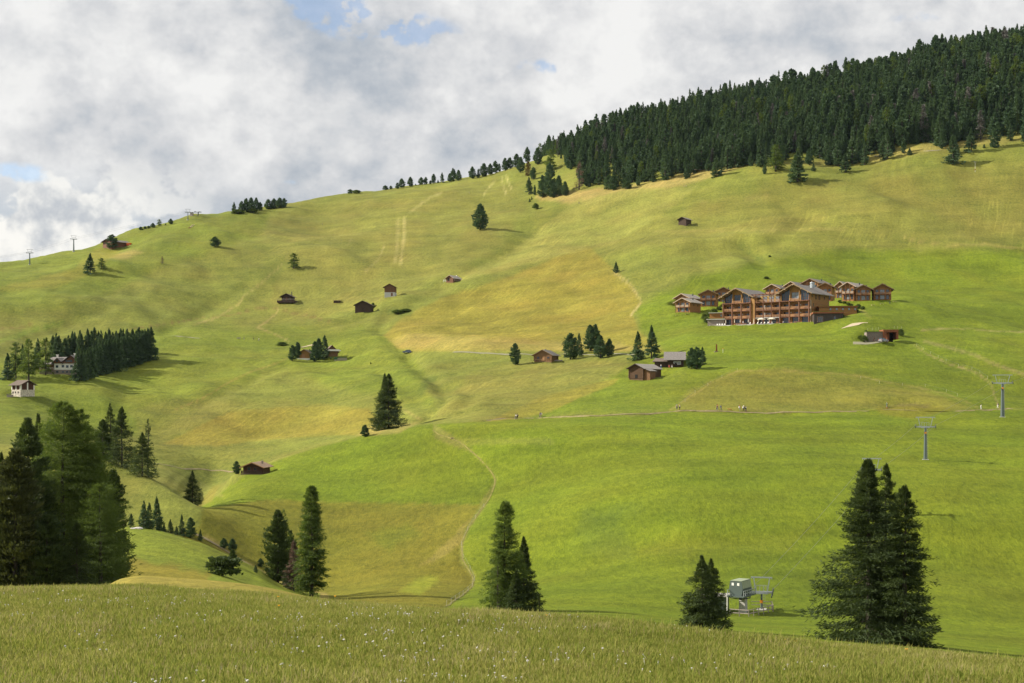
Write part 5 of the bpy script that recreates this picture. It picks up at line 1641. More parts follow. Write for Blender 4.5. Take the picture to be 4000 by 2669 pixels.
# blank piece of wall right of each bay row and the link
lk0, lk1 = tA1 + .26, tB0 - .26
w = MB(); w.box(lk0, lk1, 3.2, 17, -2, FL[3]); w.build("wall", WOOD_H, HOTEL, "recessed link between the two blocks")
w = MB(); w.box(lk0, lk0 + 1.7, 0.4, 3.18, -1.5, FL[3] + 3.0); w.build("wall", WOOD_V, HOTEL, "narrow upright board pier beside the left block")
gt = MB(); gt.box(lk0 + 1.8, lk1, 6.0, 6.25, FL[3] + .02, FL[3] + 3.1)
gt.build("glass_screen", simple("yellow_lit_wood", (0.40, 0.26, 0.08), 0.7, 0.2, 2.0, boards=(0, 0.5)), HOTEL)
for i in range(3):
    window(HOTEL, (lk0 + 4.0 + i * 3.3, 5.97, FL[3] + 1.6), 0, 2.3, 2.5, WOOD_D, GLASS_C, 2, 2)
for k in (1, 2, 3):
    s = MB(); s.box(lk0 + 1.72, lk1, 0.6, 3.18, FL[k] - .28, FL[k] - .01); s.build("balcony_floor", WOOD_D if k != 1 else CONCRETE, HOTEL)
    seg = (lk1 - lk0 - 1.8) / 3
    for i in range(3):
        railing(HOTEL, (lk0 + 1.85 + seg * i, .68), (lk0 + 1.75 + seg * (i + 1), .68), FL[k], 1.05, WOOD_R, 'h', "balcony_railing")
    if k < 3:
        for i in range(3):
            window(HOTEL, (lk0 + 3.3 + seg * i, 3.17, FL[k] + 1.15), 0, 2.1, 2.1, WOOD_D, GLASS if i != 1 else GLASS_C, 2, 1)
            d_ = MB(); d_.box(lk0 + 1.9 + seg * i - .1 + .15, lk0 + 2.05 + seg * i, 1.2, 3.15, FL[k], FL[k] + 2.2); d_.build("privacy_screen", WHITEP if i == 1 else WOOD_R, HOTEL)
for i in range(4):
    x = lk0 + 1.8 + (lk1 - lk0 - 1.95) * i / 3
    p = MB(); p.box(x - .13, x + .13, .5, .76, -1, FL[3] + 3.3); p.build("post", WOOD_D, HOTEL)
for i in range(4):
    window(HOTEL, (lk0 + 3.2 + (lk1 - lk0 - 4.2) * i / 3, 3.17, 1.5), 0, 2.6, 2.6, WOOD_D, GLASS, 3, 2)
s = MB(); s.beam((lk0, .63, FL[3] + 3.35), (lk1 + 1, .63, FL[3] + 3.35), .22, .36)
for i in range(9):
    x = lk0 + .3 + (lk1 - lk0) * i / 8
    s.beam((x, -.3, FL[3] + 3.62), (x, 6.2, FL[3] + 3.62), .16, .2)
s.build("pergola", WOOD_D, HOTEL)
s = MB(); s.box(lk0 - .3, lk1 + .3, 6.3, 17.2, FL[3] + 2.9, FL[3] + 3.25); s.build("roof", SHINGLE, HOTEL, "flat roof over the link")
# side wall of the right block: windows and down pipe
xr = tB1
for y_, z_, w_, h_ in ((3.4, FL[3] + 1.9, .9, .9), (6.6, FL[3] + 1.7, .55, 2.2), (7.5, FL[3] + 1.7, .55, 2.2), (10.2, FL[3] + 1.7, .55, 2.2), (11.2, FL[3] + 1.7, .55, 2.2), (16.0, FL[3] + 1.7, .8, 1.4), (4.5, FL[2] + 1.7, .8, 1.6)):
    window(HOTEL, (xr + .02, y_, z_), PI / 2, w_, h_, WOOD_D, GLASS)
p = MB(); p.tube((xr + .12, B_D - .5, -1), (xr + .12, B_D - .5, zeB), .09); p.tube((xr + .15, 2.0, -1), (xr + .15, 2.0, FL[3]), .09); p.build("down_pipe", WOOD_W, HOTEL)
p = MB(); p.box(xr + .02, xr + .2, 1.3, 1.7, -1, FL[3] + .1); p.build("post", WOOD_W, HOTEL, "pale corner board of the right block")
# round steel chimney with cowl
cxh, cyh = tB0 + (tB1 - tB0) * .82, 9.0
zc = z_of(3160, 1127)
ch = MB(); ch.tube((cxh, cyh, zpB - 1.2), (cxh, cyh, zpB + .9), 1.05, 1.05, 14); ch.tube((cxh, cyh, zpB + .95), (cxh, cyh, zpB + 1.25), 1.25, 1.1, 14); ch.tube((cxh - .3, cyh, zpB + 1.2), (cxh - .3, cyh, zpB + 1.9), .14, .14, 6)
ch.build("chimney", STEEL, HOTEL, "fat round metal chimney on the right block")
# terrace slab
s = MB(); s.box(-4, tB1 + 3, -5.5, 1.55, -1.6, -0.02); s.build("terrace", CONCRETE, HOTEL)
# pergola porch at the left end
s = MB(); s.box(-3.9, -3.65, -.2, .05, -1, 2.6); s.beam((-4.0, -.1, 2.7), (tA0, -.1, 2.7), .25, .25); s.beam((-4.0, 3, 2.7), (tA0, 3, 2.7), .2, .2); s.build("porch_pergola", WOOD_D, HOTEL)

# turf roofed annexes right and left of the house
def annex(name, px0, px1, z0, z1, y_, dep, wallm, fm, label, wins=0, ang=-0.15, slab=.5):
    x0_, x1_ = (px0 - CX) * y_ / FP, (px1 - CX) * y_ / FP
    o = empty(name, (x0_, y_, 0), ang, label, "annex")
    w_ = (x1_ - x0_) / math.cos(ang)
    a = MB(); a.box(0, w_, 0, dep, z0 - 2, z1 - slab); a.build("wall", wallm, o)
    a = MB(); a.box(-.5, w_ + .4, -.7, dep + 1, z1 - slab + .01, z1); a.build("roof_edge", fm, o)
    a = MB(); a.box(-.3, w_ + .2, -.45, dep + 3, z1 + .01, z1 + .16); a.build("turf_roof", TURF, o)
    for i in range(wins):
        window(o, (w_ * (0.3 + .66 * i / max(1, wins - 1)) if wins > 1 else w_ * .8, -.02, (z0 + z1) / 2 - .2), 0, 1.0, 1.1, WOOD_D, GLASS_C)
    return o


y1_ = 614.0
an = annex("hotel_annex", 3180, 3290, (HZ - 1262) * y1_ / FP, (HZ - 1219) * y1_ / FP, y1_, 9, simple("dark_panels", (.060, .045, .040), .6, .15, 1.0, boards=(0, .6)), RUST, "lower flat annex with dark front and rusty roof edge beside the hotel", 0, -0.12, .7)
window(an, (2.6, -.02, (HZ - 1248) * y1_ / FP), 0, 2.4, 2.4, WOOD_R, GLASS, 3, 1, name="entrance_door")
window(an, (8.8, -.02, (HZ - 1243) * y1_ / FP), 0, 1.1, 1.6, WOOD_D, GLASS)
y2_ = 630.0
annex("hotel_annex", 3200, 3344, (HZ - 1216) * y2_ / FP, (HZ - 1197) * y2_ / FP, y2_, 9, WOOD_H, RUST, "upper flat turf roofed annex with a row of small white windows", 5, -0.08, .4)
y3_ = 656.0
annex("hotel_annex", 2764, 2826, (HZ - 1275) * y3_ / FP, (HZ - 1247) * y3_ / FP, y3_, 8, STONE, CONCRETE, "low stone faced garden annex left of the hotel", 0, -0.3, .35)
y4_ = 667.0
annex("hotel_annex", 2772, 2826, (HZ - 1242) * y4_ / FP, (HZ - 1222) * y4_ / FP, y4_, 8, WOOD_H, CONCRETE, "small turf roofed wooden annex above the stone one", 1, -0.3, .3)


# ------------------------------------------------------------ chalets
def chalet(pl, pr, base, eave, peak, y, ang, depth, label, roofm=SHINGLE, fas=WOOD_FASCIA, ov=1.3, ovf=1.4, floors=2, balcony=True, pxc=None, chim=True,
           name="chalet", cat="chalet", group="wooden chalets around the hotel", wallv=None, balk='v', posts=True, rail=WOOD_R, shift=None):
    """pl, pr: wall corners of the gable front as seen; ang: how far the front turns to the left"""
    kx = (pl - CX) / FP; kr = (pr - CX) / FP
    c, s_ = math.cos(ang), math.sin(ang)
    x0_ = kx * y
    w = (kr * y - x0_) / (c + kr * s_)
    z0 = (HZ - base) * y / FP
    ym = y - w / 2 * s_
    ze = (HZ - eave) * ym / FP - z0
    zp = (HZ - peak) * ym / FP - z0
    o = empty(name, (x0_, y, z0), -ang, label, cat, group)
    a = MB(); gable_walls(a, 0, w, 0, depth, -3.0, ze, zp)
    a.build("wall", wallv or WOOD_H, o)
    gable_roof(o, 0, w, 0, depth, ze, zp, ov, ovf, 0.28, roofm, fas, 7, ovb=.8)
    fh = ze / floors if floors > 1 else ze
    nx = 3
    for f in range(floors):
        zc_ = fh * f + fh * .52
        if f == floors - 1: zc_ = min(zc_ + .1, fh * f + 1.35)
        for i in range(nx):
            xx = w * (0.2 + 0.3 * i)
            wide = w * (0.27 if i == 1 else 0.17)
            window(o, (xx, -.02, zc_), 0, wide, min(2.1, fh * .72), WOOD_D, (GLASS_C if (i == 1) else GLASS), 2 if i == 1 else 1, 1)
        if f and balcony:
            b = MB(); b.box(.1, w - .1, -1.1, -.005, fh * f - .22, fh * f - .02); bo = b.build("balcony", WOOD_D, o)
            railing(bo, (.15, -1.05), (w * .33, -1.05), fh * f, 1.0, rail, balk, npost=2)
            railing(bo, (w * .34, -1.05), (w * .66, -1.05), fh * f, 1.0, rail, 'h', npost=2)
            railing(bo, (w * .67, -1.05), (w - .15, -1.05), fh * f, 1.0, rail, balk, npost=2)
    if posts:
        for xx in (.12, w * .33, w * .67, w - .12):
            p_ = MB(); zt_ = ze + (zp - ze) * (1 - abs(xx - w / 2) / (w / 2)) - .15
            p_.box(xx - .08, xx + .08, -1.22, -1.08, -1.2, zt_); p_.build("post", WOOD_D, o)
    window(o, (w + .02, depth * .35, ze * .72), PI / 2, .9, .9, WOOD_D, GLASS)
    window(o, (w + .02, depth * .72, ze * .70), PI / 2, .8, 1.0, WOOD_D, GLASS)
    if chim:
        c_ = MB(); c_.tube((w * .74, depth * .6, zp - 1.2), (w * .74, depth * .6, zp + .35), .3, .3, 8); c_.tube((w * .74, depth * .6, zp + .4), (w * .74, depth * .6, zp + .5), .38, .38, 8)
        c_.build("chimney", STEEL_D, o)
    return o


RM_ = {0: (SHINGLE, WOOD_FASCIA, WOOD_R), 1: (SHINGLE_L, WOOD_W, WOOD_W), 2: (SHINGLE, WOOD_W, WOOD_R), 3: (SHINGLE_D, WOOD_FASCIA, WOOD_R)}
for (x_, y_, z_), c_ in zip(CH_POS, CHALETS):
    rm, fa, rl = RM_[c_[9]]
    chalet(c_[0], c_[1], c_[2], c_[3], c_[4], y_, R(c_[6]), c_[7], c_[8], rm, fa, rail=rl)


# ------------------------------------------------------------ huts
def hut(px_l, px_r, base, eave, peak, y, ang, depth, name, label, wallm, roofm, fas, ov=.8, ovf=.9, logs=False, door=None, wins=(), chim=None, found=None, cat="hut",
        ped=None, y0off=0, roof_kw={}):
    kx = (px_l - CX) / FP; kr = (px_r - CX) / FP
    c, s_ = math.cos(ang), math.sin(ang)
    x0_ = kx * y
    w = (kr * y - x0_) / (c + kr * s_)
    z0 = (HZ - base) * y / FP
    ym = y - w / 2 * s_
    ze = (HZ - eave) * ym / FP - z0
    zp = (HZ - peak) * ym / FP - z0 - .15
    o = empty(name, (x0_, y, z0), -ang, label, cat)
    zb = 0
    if found:
        fm, fz = found
        zb = fz
        a = MB(); a.box(0, w, 0, depth, -2.5, fz - .005); a.build("foundation", fm, o)
    if logs:
        a = MB(); log_walls(a, 0, w, 0, depth, zb, ze, zp); wl = a.build("log_wall", wallm, o); wl["kind"] = "stuff"
    else:
        a = MB(); gable_walls(a, 0, w, 0, depth, zb - (0 if found else 2.5), ze, zp); a.build("wall", wallm, o)
    gable_roof(o, 0, w, 0, depth, ze, zp, ov, ovf, .16, roofm, fas, 6, **roof_kw)
    if door:
        dx, dz, dw, dh, dm = door
        a = MB(); a.box(w * dx - dw / 2, w * dx + dw / 2, -.16 if logs else -.06, 0.0, dz, dz + dh)
        d_ = a.build("door", dm, o)
        a = MB(); a.box(w * dx + dw * .32, w * dx + dw * .38, -.22 if logs else -.12, -.05, dz + dh * .48, dz + dh * .56); a.build("handle", STEEL_D, d_)
    for wx, wz, ww, wh in wins:
        window(o, (w * wx, -.14 if logs else -.02, wz), 0, ww, wh, WOOD_D, GLASS, 2, 1)
    if chim:
        a = MB(); a.box(w * chim[0] - .22, w * chim[0] + .22, depth * chim[1], depth * chim[1] + .45, zp - 1.5, zp + chim[2]); a.build("chimney", chim[3], o)
    return o, w, ze, zp


def hy(px, py, ymin=300):
    return ground(px, py, ymin).y


# upper left slope
y_ = hy(1120, 1177)
o, w, ze, zp = hut(1100, 1139, 1175, 1158, 1147, y_, R(8), 7, "wooden_hut", "dark brown hut with a railed deck and thin stove pipe on the upper left slope", WOOD_OLD, SHINGLE_D, WOOD_OLD, ov=1.2, ovf=1.3,
                  door=(.5, 0, 1.0, 2.0, WOOD_D), wins=((.2, 1.3, .8, .8), (.8, 1.3, .8, .8)), chim=(.85, .5, 1.6, STEEL_D), cat="hut")
a = MB(); a.box(-2.2, w + 2.2, -2.6, 6, -1.4, -.02); a.build("deck", WOOD_OLD, o)
railing(o, (-2.1, -2.5), (w + 2.1, -2.5), 0, 1.0, WOOD_GREY, 'open', "railing", 7); railing(o, (w + 2.1, -2.5), (w + 2.1, 4), 0, 1.0, WOOD_GREY, 'open', "railing", 5)
y_ = hy(1317, 1188)
o = empty("wood_shed", ground(1303, 1187, 300), 0, "tiny flat roofed wood shed with pale roof on the upper left slope", "shed")
a = MB(); a.box(0, 4.0, 0, 2.2, -.6, 1.9); a.build("wall", WOOD_OLD, o)
a = MB(); a.prism([(-.25, 2.05), (4.3, 2.15), (4.3, 2.35), (-.25, 2.25)], -.4, 2.5); a.build("roof", WOOD_W, o)
a = MB()
for i in range(12):
    for k in range(5): a.tube((.5 + i * .28, -.12, .2 + k * .3), (.5 + i * .28, .3, .2 + k * .3), .12, .12, 6)
a.build("stacked_wood", WOOD_BRN, o, kind="stuff")
y_ = hy(1415, 1219)
hut(1387, 1447, 1218, 1191, 1175, y_, R(6), 9, "wooden_barn", "black weathered barn with wide gable beside a dead bush", WOOD_OLDH, SHINGLE_D, WOOD_OLD, ov=.9, ovf=1.2, door=(.5, 0, 2.4, 2.6, WOOD_OLD), cat="barn")
y_ = hy(1523, 1158)
o, w, ze, zp = hut(1502, 1543, 1157, 1121, 1109, y_, R(4), 6, "wooden_hut", "tall narrow hay hut of brown boards above a whitewashed base", simple("brown_boards", (0.17, 0.085, 0.04), .8, .3, 2.0, stretch=(3, 3, .5), boards=(0, .3)), SHINGLE_D, WOOD_OLD, ov=.9, ovf=.9,
                  found=(PLASTER_GREY, 2.25), cat="hut")
a = MB(); a.box(w * .62, w * .78, -.05, 0.0, 0, 1.9); a.build("door", WOOD_D, o)
y_ = hy(1770, 1100)
o, w, ze, zp = hut(1743, 1770, 1099, 1086, 1075, y_, R(30), 9, "wooden_hut", "low hut with pale sunlit roof and white fence below the lone spruce", WOOD_D, SHINGLE_L, WOOD_W, ov=.9, ovf=.7, door=(.35, 0, 1.1, 1.9, DARKIN), chim=(.5, .85, .6, WHITEP), cat="hut")
railing(o, (w + .9, .2), (w + .9, 8.8), -.1, 1.1, WOOD_GREY, 'open', "railing", 5)
fo = empty("white_fence", ground(1731, 1101, 300), R(-12), "short white board fence on the left of the low pale roofed hut", "fence")
for i in range(5):
    a = MB(); a.box(i * 1.7, i * 1.7 + .15, -.06, .06, -.4, 1.25); a.build("post", WHITEP, fo)
for z_ in (.25, .65, 1.05):
    a = MB(); a.box(0, 6.9, -.1, -.061, z_, z_ + .16); a.build("rail", WHITEP, fo)
y_ = hy(2672, 876)
hut(2650, 2680, 874, 857, 848, y_, R(36), 7, "wooden_hut", "isolated grey brown hay hut high on the right slope", WOOD_OLDH, WOOD_GREY, WOOD_OLD, ov=.9, ovf=.9, cat="hut")
y_ = hy(1190, 1401)
o, w, ze, zp = hut(1169, 1208, 1400, 1378, 1365, y_, R(8), 6, "wooden_hut", "small light wooden hut on a white plinth between two groups of pines", WOOD_V, SHINGLE_D, WOOD_FASCIA, ov=.9, ovf=.9, door=(.42, .1, 1.2, 1.9, WOOD_R), chim=(.88, .5, .5, STEEL_D), cat="hut")
a = MB(); a.box(-.6, w + .4, -1.2, -.02, -.9, -.02); a.build("plinth", WHITEP, o)
a = MB(); a.box(w * .3, w * .65, -1.0, -.6, .4, .5); a.box(w * .32, w * .35, -.95, -.65, -.02, .4); a.box(w * .6, w * .63, -.95, -.65, -.02, .4); bch = a.build("bench", WOOD_R, o)
y_ = hy(1300, 1392)
o, w, ze, zp = hut(1275, 1318, 1390, 1371, 1349, y_, R(-14), 8, "log_house", "log house with red brown gable and white front roof half hidden by a spruce", WOOD_LOG, SHINGLE_D, WOOD_D, ov=1.0, ovf=1.2, logs=True, cat="house")
a = MB(); a.prism([(-1.2, ze - .15), (w + 1.6, ze - .15), (w + 1.6, ze + .1), (w + .5, ze + .7), (-1.2, ze + .7)], -2.0, -.28); a.build("front_roof", WHITEP, o)
wp = empty("log_pile", ground(1306, 1410, 300), R(2), "long woodpile with green cover right of the small huts", "log pile")
a = MB(); g4 = np.random.default_rng(3)
for i in range(24):
    for k in range(6):
        r_ = .13 + .04 * g4.random()
        a.tube((i * .26 + .13 * (k % 2), 0 + .05 * g4.random(), k * .27), (i * .26 + .13 * (k % 2), 1.0, k * .27), r_, r_, 6)
a.build("log", simple("split_logs", (0.34, 0.30, 0.24), .9, .4, 5.0), wp, kind="stuff")
a = MB(); a.prism([(-.2, 1.6), (6.4, 1.6), (6.4, 1.72), (3, 1.85), (-.2, 1.72)], -.15, 1.1); a.box(-.25, 1.6, -.2, -.16, .7, 1.65); a.build("tarpaulin", simple("green_tarp", (0.03, 0.10, 0.04), .6, .2, 3), wp)

# light log cabin
y_ = hy(2130, 1411)
o, w, ze, zp = hut(2087, 2154, 1410, 1386, 1366, y_, R(22), 8, "log_cabin", "light brown log cabin with grey roof beside the gravel track", WOOD_LOG, SHINGLE, WOOD_FASCIA, ov=1.0, ovf=1.0, logs=True, door=(.55, .05, 1.0, 2.0, WOOD_R), wins=((.24, 1.3, 1.1, .9), (.82, 1.3, 1.1, .9)), chim=(.5, .35, .5, STONE), cat="cabin")
a = MB(); a.box(.5, 2.9, -.9, -.5, .4, .5); a.box(.6, .7, -.85, -.55, -.2, .4); a.box(2.7, 2.8, -.85, -.55, -.2, .4); a.build("bench", WOOD_W, o)
a = MB(); a.box(w * .72, w * .95, -1.5, -.7, .62, .7); a.box(w * .76, w * .79, -1.3, -1.2, -.2, .62); a.box(w * .88, w * .91, -1.3, -1.2, -.2, .62); a.build("table", WOOD_R, o)
g = ground(2180, 1411, 300)
lt = empty("log_trough", g, R(-10), "hollowed log trough lying right of the light log cabin", "trough")
a = MB(); a.tube((-1.9, 0, .2), (1.9, .4, .2), .32, .28, 8); a.build("trough", WOOD_GREY, lt)
a = MB(); a.box(-1.0, -.8, -.3, .4, -.3, .1); a.box(1.0, 1.2, -.2, .6, -.3, .1); a.build("block", WOOD_OLD, lt)

# black log barn with lean-to
y_ = hy(2485, 1481)
o, w, ze, zp = hut(2458, 2512, 1479, 1438, 1421, y_, R(33), 13.5, "log_barn", "old log barn with sagging silver shingle roof and a lean-to", WOOD_BRN, SHINGLE_L, WOOD_OLD, ov=.8, ovf=1.0, logs=True, door=(.52, .1, 1.0, 1.3, DARKIN), cat="barn", roof_kw=dict(ovb=.6))
a = MB(); a.box(w + .1, w + 2.6, .4, 4.6, -1.5, 2.6); a.prism([(w + .1, 2.6), (w + 2.6, 2.6), (w + .1, 3.4)], .4, 4.6); a.build("lean_to_wall", simple("lean_to_boards", (0.20, 0.10, 0.045), .8, .3, 2, boards=(0, .3)), o)
a = MB(); a.prism([(w + .05, 3.55), (w + 3.1, 2.55), (w + 3.1, 2.68), (w + .05, 3.68)], -.2, 5.1); a.build("lean_to_roof", SHINGLE, o)
for i in range(3):
    g = ground(2546 + i * 5, 1463 + (i % 2), 300)
    s_ = empty("white_stone", g, i, ("bigger white stone", "small white stone", "flat white stone")[i] + " lying beside the shaded side of the log barn", "stone")
    bm_ = bmesh.new(); bmesh.ops.create_icosphere(bm_, subdivisions=2, radius=.32 - .07 * i)
    for v_ in bm_.verts: v_.co.z *= .6; v_.co *= 1 + .18 * math.sin(v_.co.x * 9 + i) * math.cos(v_.co.y * 7)
    m_ = bpy.data.meshes.new("white_stone"); bm_.to_mesh(m_); bm_.free(); m_.materials.append(WHITEP); link("rock", m_, s_)

# shingled farmhouse, ridge across the view
y_ = hy(2630, 1437)
g = ground(2606, 1436, 300)
fh_ = empty("farmhouse", (g.x, g.y, g.z), R(-7), "dark wooden farmhouse with large grey shingle roof sloping to the front", "house")
s_ = FP / g.y
W_ = 64 / s_; D_ = 8.5
zE = 33 / s_; zR = 62 / s_
a = MB(); a.v = []; 
a.add([(0, 0, -2), (W_, 0, -2), (W_, D_, -2), (0, D_, -2), (0, 0, zE), (W_, 0, zE), (W_, D_, zE), (0, D_, zE), (0, D_ / 2, zR - .3), (W_, D_ / 2, zR - .3)],
      [(3, 2, 1, 0), (0, 1, 5, 4), (2, 3, 7, 6), (1, 2, 6, 9, 5), (3, 0, 4, 8, 7), (4, 5, 9, 8), (6, 7, 8, 9)])
a.build("wall", WOOD_OLDH, fh_)
a = MB(); nC = 8
for sg, ys_, ye_ in ((1, -1.5, D_ / 2), (-1, D_ + 1.2, D_ / 2)):
    z_s = zE - .45
    for i in range(nC):
        f0, f1 = i / nC, (i + 1) / nC
        ya, yb = ys_ + (ye_ - ys_) * f0, ys_ + (ye_ - ys_) * (f1 + .012)
        za, zb_ = z_s + (zR - z_s) * f0, z_s + (zR - z_s) * f1
        a.add([(-1.3, ya, za), (W_ + .9, ya, za), (W_ + .9, yb, zb_ - .05), (-1.3, yb, zb_ - .05), (-1.3, ya, za + .2), (W_ + .9, ya, za + .2), (W_ + .9, yb, zb_ + .12), (-1.3, yb, zb_ + .12)],
              [(3, 2, 1, 0), (4, 5, 6, 7), (0, 1, 5, 4), (1, 2, 6, 5), (2, 3, 7, 6), (3, 0, 4, 7)])
a.build("roof", SHINGLE, fh_)
window(fh_, (W_ * .72, -.02, zE * .55), 0, 1.3, 1.3, WHITEP, GLASS_C, 2, 1); window(fh_, (W_ * .44, -.02, zE * .62), 0, .7, .7, WHITEP, GLASS_C); window(fh_, (W_ * .54, -.02, zE * .62), 0, .7, .7, WHITEP, GLASS_C)
a = MB(); a.box(W_ * .48, W_ * .56, -.08, 0, 0, 1.9); d_ = a.build("door", DARKIN, fh_)
railing(fh_, (W_ * .35, -1.2), (W_ * .98, -1.2), 0, .95, WOOD_OLD, 'open', "railing", 5)
a = MB(); a.box(-4.8, -.05, .6, 5, -1.5, 2.3); a.build("annex_wall", WOOD_OLDH, fh_)
a = MB(); a.add([(-5.6, -.3, 2.2), (.2, -.3, 2.2), (.2, 3.2, 3.5), (-4.6, 3.2, 3.5), (-5.6, -.3, 2.4), (.2, -.3, 2.4), (.2, 3.2, 3.7), (-4.6, 3.2, 3.7)], [(3, 2, 1, 0), (4, 5, 6, 7), (0, 1, 5, 4), (1, 2, 6, 5), (2, 3, 7, 6), (3, 0, 4, 7)])
a.add([(-5.6, 6.3, 2.2), (.2, 6.3, 2.2), (.2, 3.2, 3.5), (-4.6, 3.2, 3.5), (-5.6, 6.3, 2.4), (.2, 6.3, 2.4), (.2, 3.2, 3.7), (-4.6, 3.2, 3.7)], [(0, 1, 2, 3), (7, 6, 5, 4), (4, 5, 1, 0), (5, 6, 2, 1), (6, 7, 3, 2), (7, 4, 0, 3)])
a.build("annex_roof", SHINGLE_D, fh_)

# hut in the meadow, lower left
y_ = hy(985, 1853)
o, w, ze, zp = hut(950, 1026, 1850, 1824, 1806, y_, R(8), 7, "wooden_hut", "red brown hut with tan roof and railed porch near the ravine", simple("red_brown_boards", (0.085, 0.034, 0.02), .75, .3, 2, stretch=(.5, .5, 4), boards=(2, .22)), simple("tan_roof", (0.32, 0.22, 0.15), .9, .2, 2), WOOD_R, ov=.8, ovf=1.3,
                  wins=((.3, 1.4, 1.1, 1.1), (.62, 1.3, 1.0, .9)), chim=(.78, .5, .5, STONE), cat="hut")
a = MB(); a.box(-.3, w + .3, -1.5, -.02, -1.2, -.02); a.build("porch_floor", WOOD_OLD, o)
railing(o, (-.2, -1.4), (w + .2, -1.4), 0, .9, WOOD_OLD, 'v', "railing", 5)
mid_tree('pine', 924, 1852, 1802, 32, "egg shaped pine leaning on the red brown hut")

# stone barn, bottom left
y_ = hy(60, 1549)
g = ground(80, 1550, 300)
sb = empty("stone_barn", (g.x, g.y, g.z), R(-26), "barn of patchy plastered stone with brown board upper storey and grey roof", "barn")
s_ = FP / g.y
# long side to the front left, gable to the right, ridge along x
sb.rotation_euler = (0, 0, R(-30))
Dg, Wd = 44 / s_ / math.cos(R(30)), 35 / s_ / math.sin(R(30))
z1 = 27 / s_; z2 = 46 / s_; z3 = 64 / s_
a = MB(); a.box(-Dg, 0, 0, Wd, -2.0, z1); a.build("stone_base", PLASTER_OLD, sb)
a = MB(); a.box(-Dg + .06, -.06, .06, Wd - .06, z1 + .005, z2); a.add([(-.07, .06, z2), (-.07, Wd - .06, z2), (-.07, Wd / 2, z3 - .25), (-Dg + .07, .06, z2), (-Dg + .07, Wd - .06, z2), (-Dg + .07, Wd / 2, z3 - .25)], [(0, 1, 2), (5, 4, 3), (0, 2, 5, 3), (1, 4, 5, 2)])
a.build("board_wall", simple("dark_red_boards", (0.085, 0.035, 0.022), .85, .3, 2, stretch=(3, 3, .5), boards=(0, .3)), sb)
for xx in (-Dg + .2, -Dg * .5, -.25):
    a = MB(); a.box(xx - .22, xx + .22, -.03, .05, z1 + .01, z2 - .02); a.build("pillar", PLASTER, sb)
for yy in (.3, Wd * .5, Wd - .3):
    a = MB(); a.box(-.05, .03, yy - .3, yy + .3, z1 + .01, z2 + (.9 if yy == Wd * .5 else 0)); a.build("pillar", PLASTER, sb)
for xx in (-Dg * .82, -Dg * .55, -Dg * .25):
    window(sb, (xx, -.02, z1 * .62), 0, .6, .7, WOOD_OLD, DARKIN)
a = MB()
for sg, ys_, ye_ in ((1, -.9, Wd / 2), (-1, Wd + .9, Wd / 2)):
    z_s = z2 - .25
    for i in range(6):
        f0, f1 = i / 6, (i + 1) / 6
        ya, yb = ys_ + (ye_ - ys_) * f0, ys_ + (ye_ - ys_) * (f1 + .012)
        za, zb_ = z_s + (z3 - z_s) * f0, z_s + (z3 - z_s) * f1
        a.add([(-Dg - .8, ya, za), (.8, ya, za), (.8, yb, zb_ - .05), (-Dg - .8, yb, zb_ - .05), (-Dg - .8, ya, za + .2), (.8, ya, za + .2), (.8, yb, zb_ + .1), (-Dg - .8, yb, zb_ + .1)],
              [(3, 2, 1, 0), (4, 5, 6, 7), (0, 1, 5, 4), (1, 2, 6, 5), (2, 3, 7, 6), (3, 0, 4, 7)])
a.build("roof", SHINGLE_D, sb)
g = ground(26, 1552, 300)
sh = empty("lean_shed", g, R(8), "small grey shed in front of the stone barn's left corner", "shed")
a = MB(); a.box(0, 2.2, 0, 1.8, -.8, 1.0); a.build("wall", WOOD_GREY, sh)
a = MB(); a.prism([(-.2, 1.05), (2.4, 1.5), (2.4, 1.62), (-.2, 1.17)], -.2, 2.1); a.build("roof", SHINGLE, sh)

# white farmhouse
g = ground(250, 1463, 300)
yF = g.y; s_ = FP / yF
fmh = empty("farmhouse", at(212, yF), 0, "white farmhouse with brown wooden gables and grey roofs among the trees", "house")
fmh.location.z = (HZ - 1462) * yF / FP
u_ = lambda px: (px - 212) / s_
v_ = lambda py: (1462 - py) / s_
a = MB(); a.box(0, u_(300), 0, 11, -2, v_(1445)); a.build("stone_base", STONE, fmh)
a = MB(); a.box(-.02, u_(300), -.03, 11, v_(1445) + .01, v_(1420)); a.build("wall", PLASTER, fmh, "white plastered storey")
a = MB(); a.box(-.3, u_(300), -.4, 11, v_(1420) + .01, v_(1412)); a.prism([(u_(250), v_(1413)), (u_(300), v_(1413)), (u_(300), v_(1402)), (u_(277), v_(1391))], -.35, 11); a.build("gable_wall", WOOD_D, fmh, "brown boarded gable storey")
a = MB(); a.box(u_(146), -.31, 2.5, 11, v_(1445), v_(1424)); a.build("gable_wall", WOOD_D, fmh, "dark wooden wing behind the larch")
a = MB(); a.box(u_(150), -.04, 1.4, 10.9, -2, v_(1445) - .01); a.build("stone_base", STONE, fmh)
gable_roof(fmh, u_(250), u_(304), -.3, 11, v_(1411), v_(1389), 1.0, .9, .22, SHINGLE, WOOD_OLD, 6, name="roof")
a = MB()
zE_, zR_ = v_(1424), v_(1394)
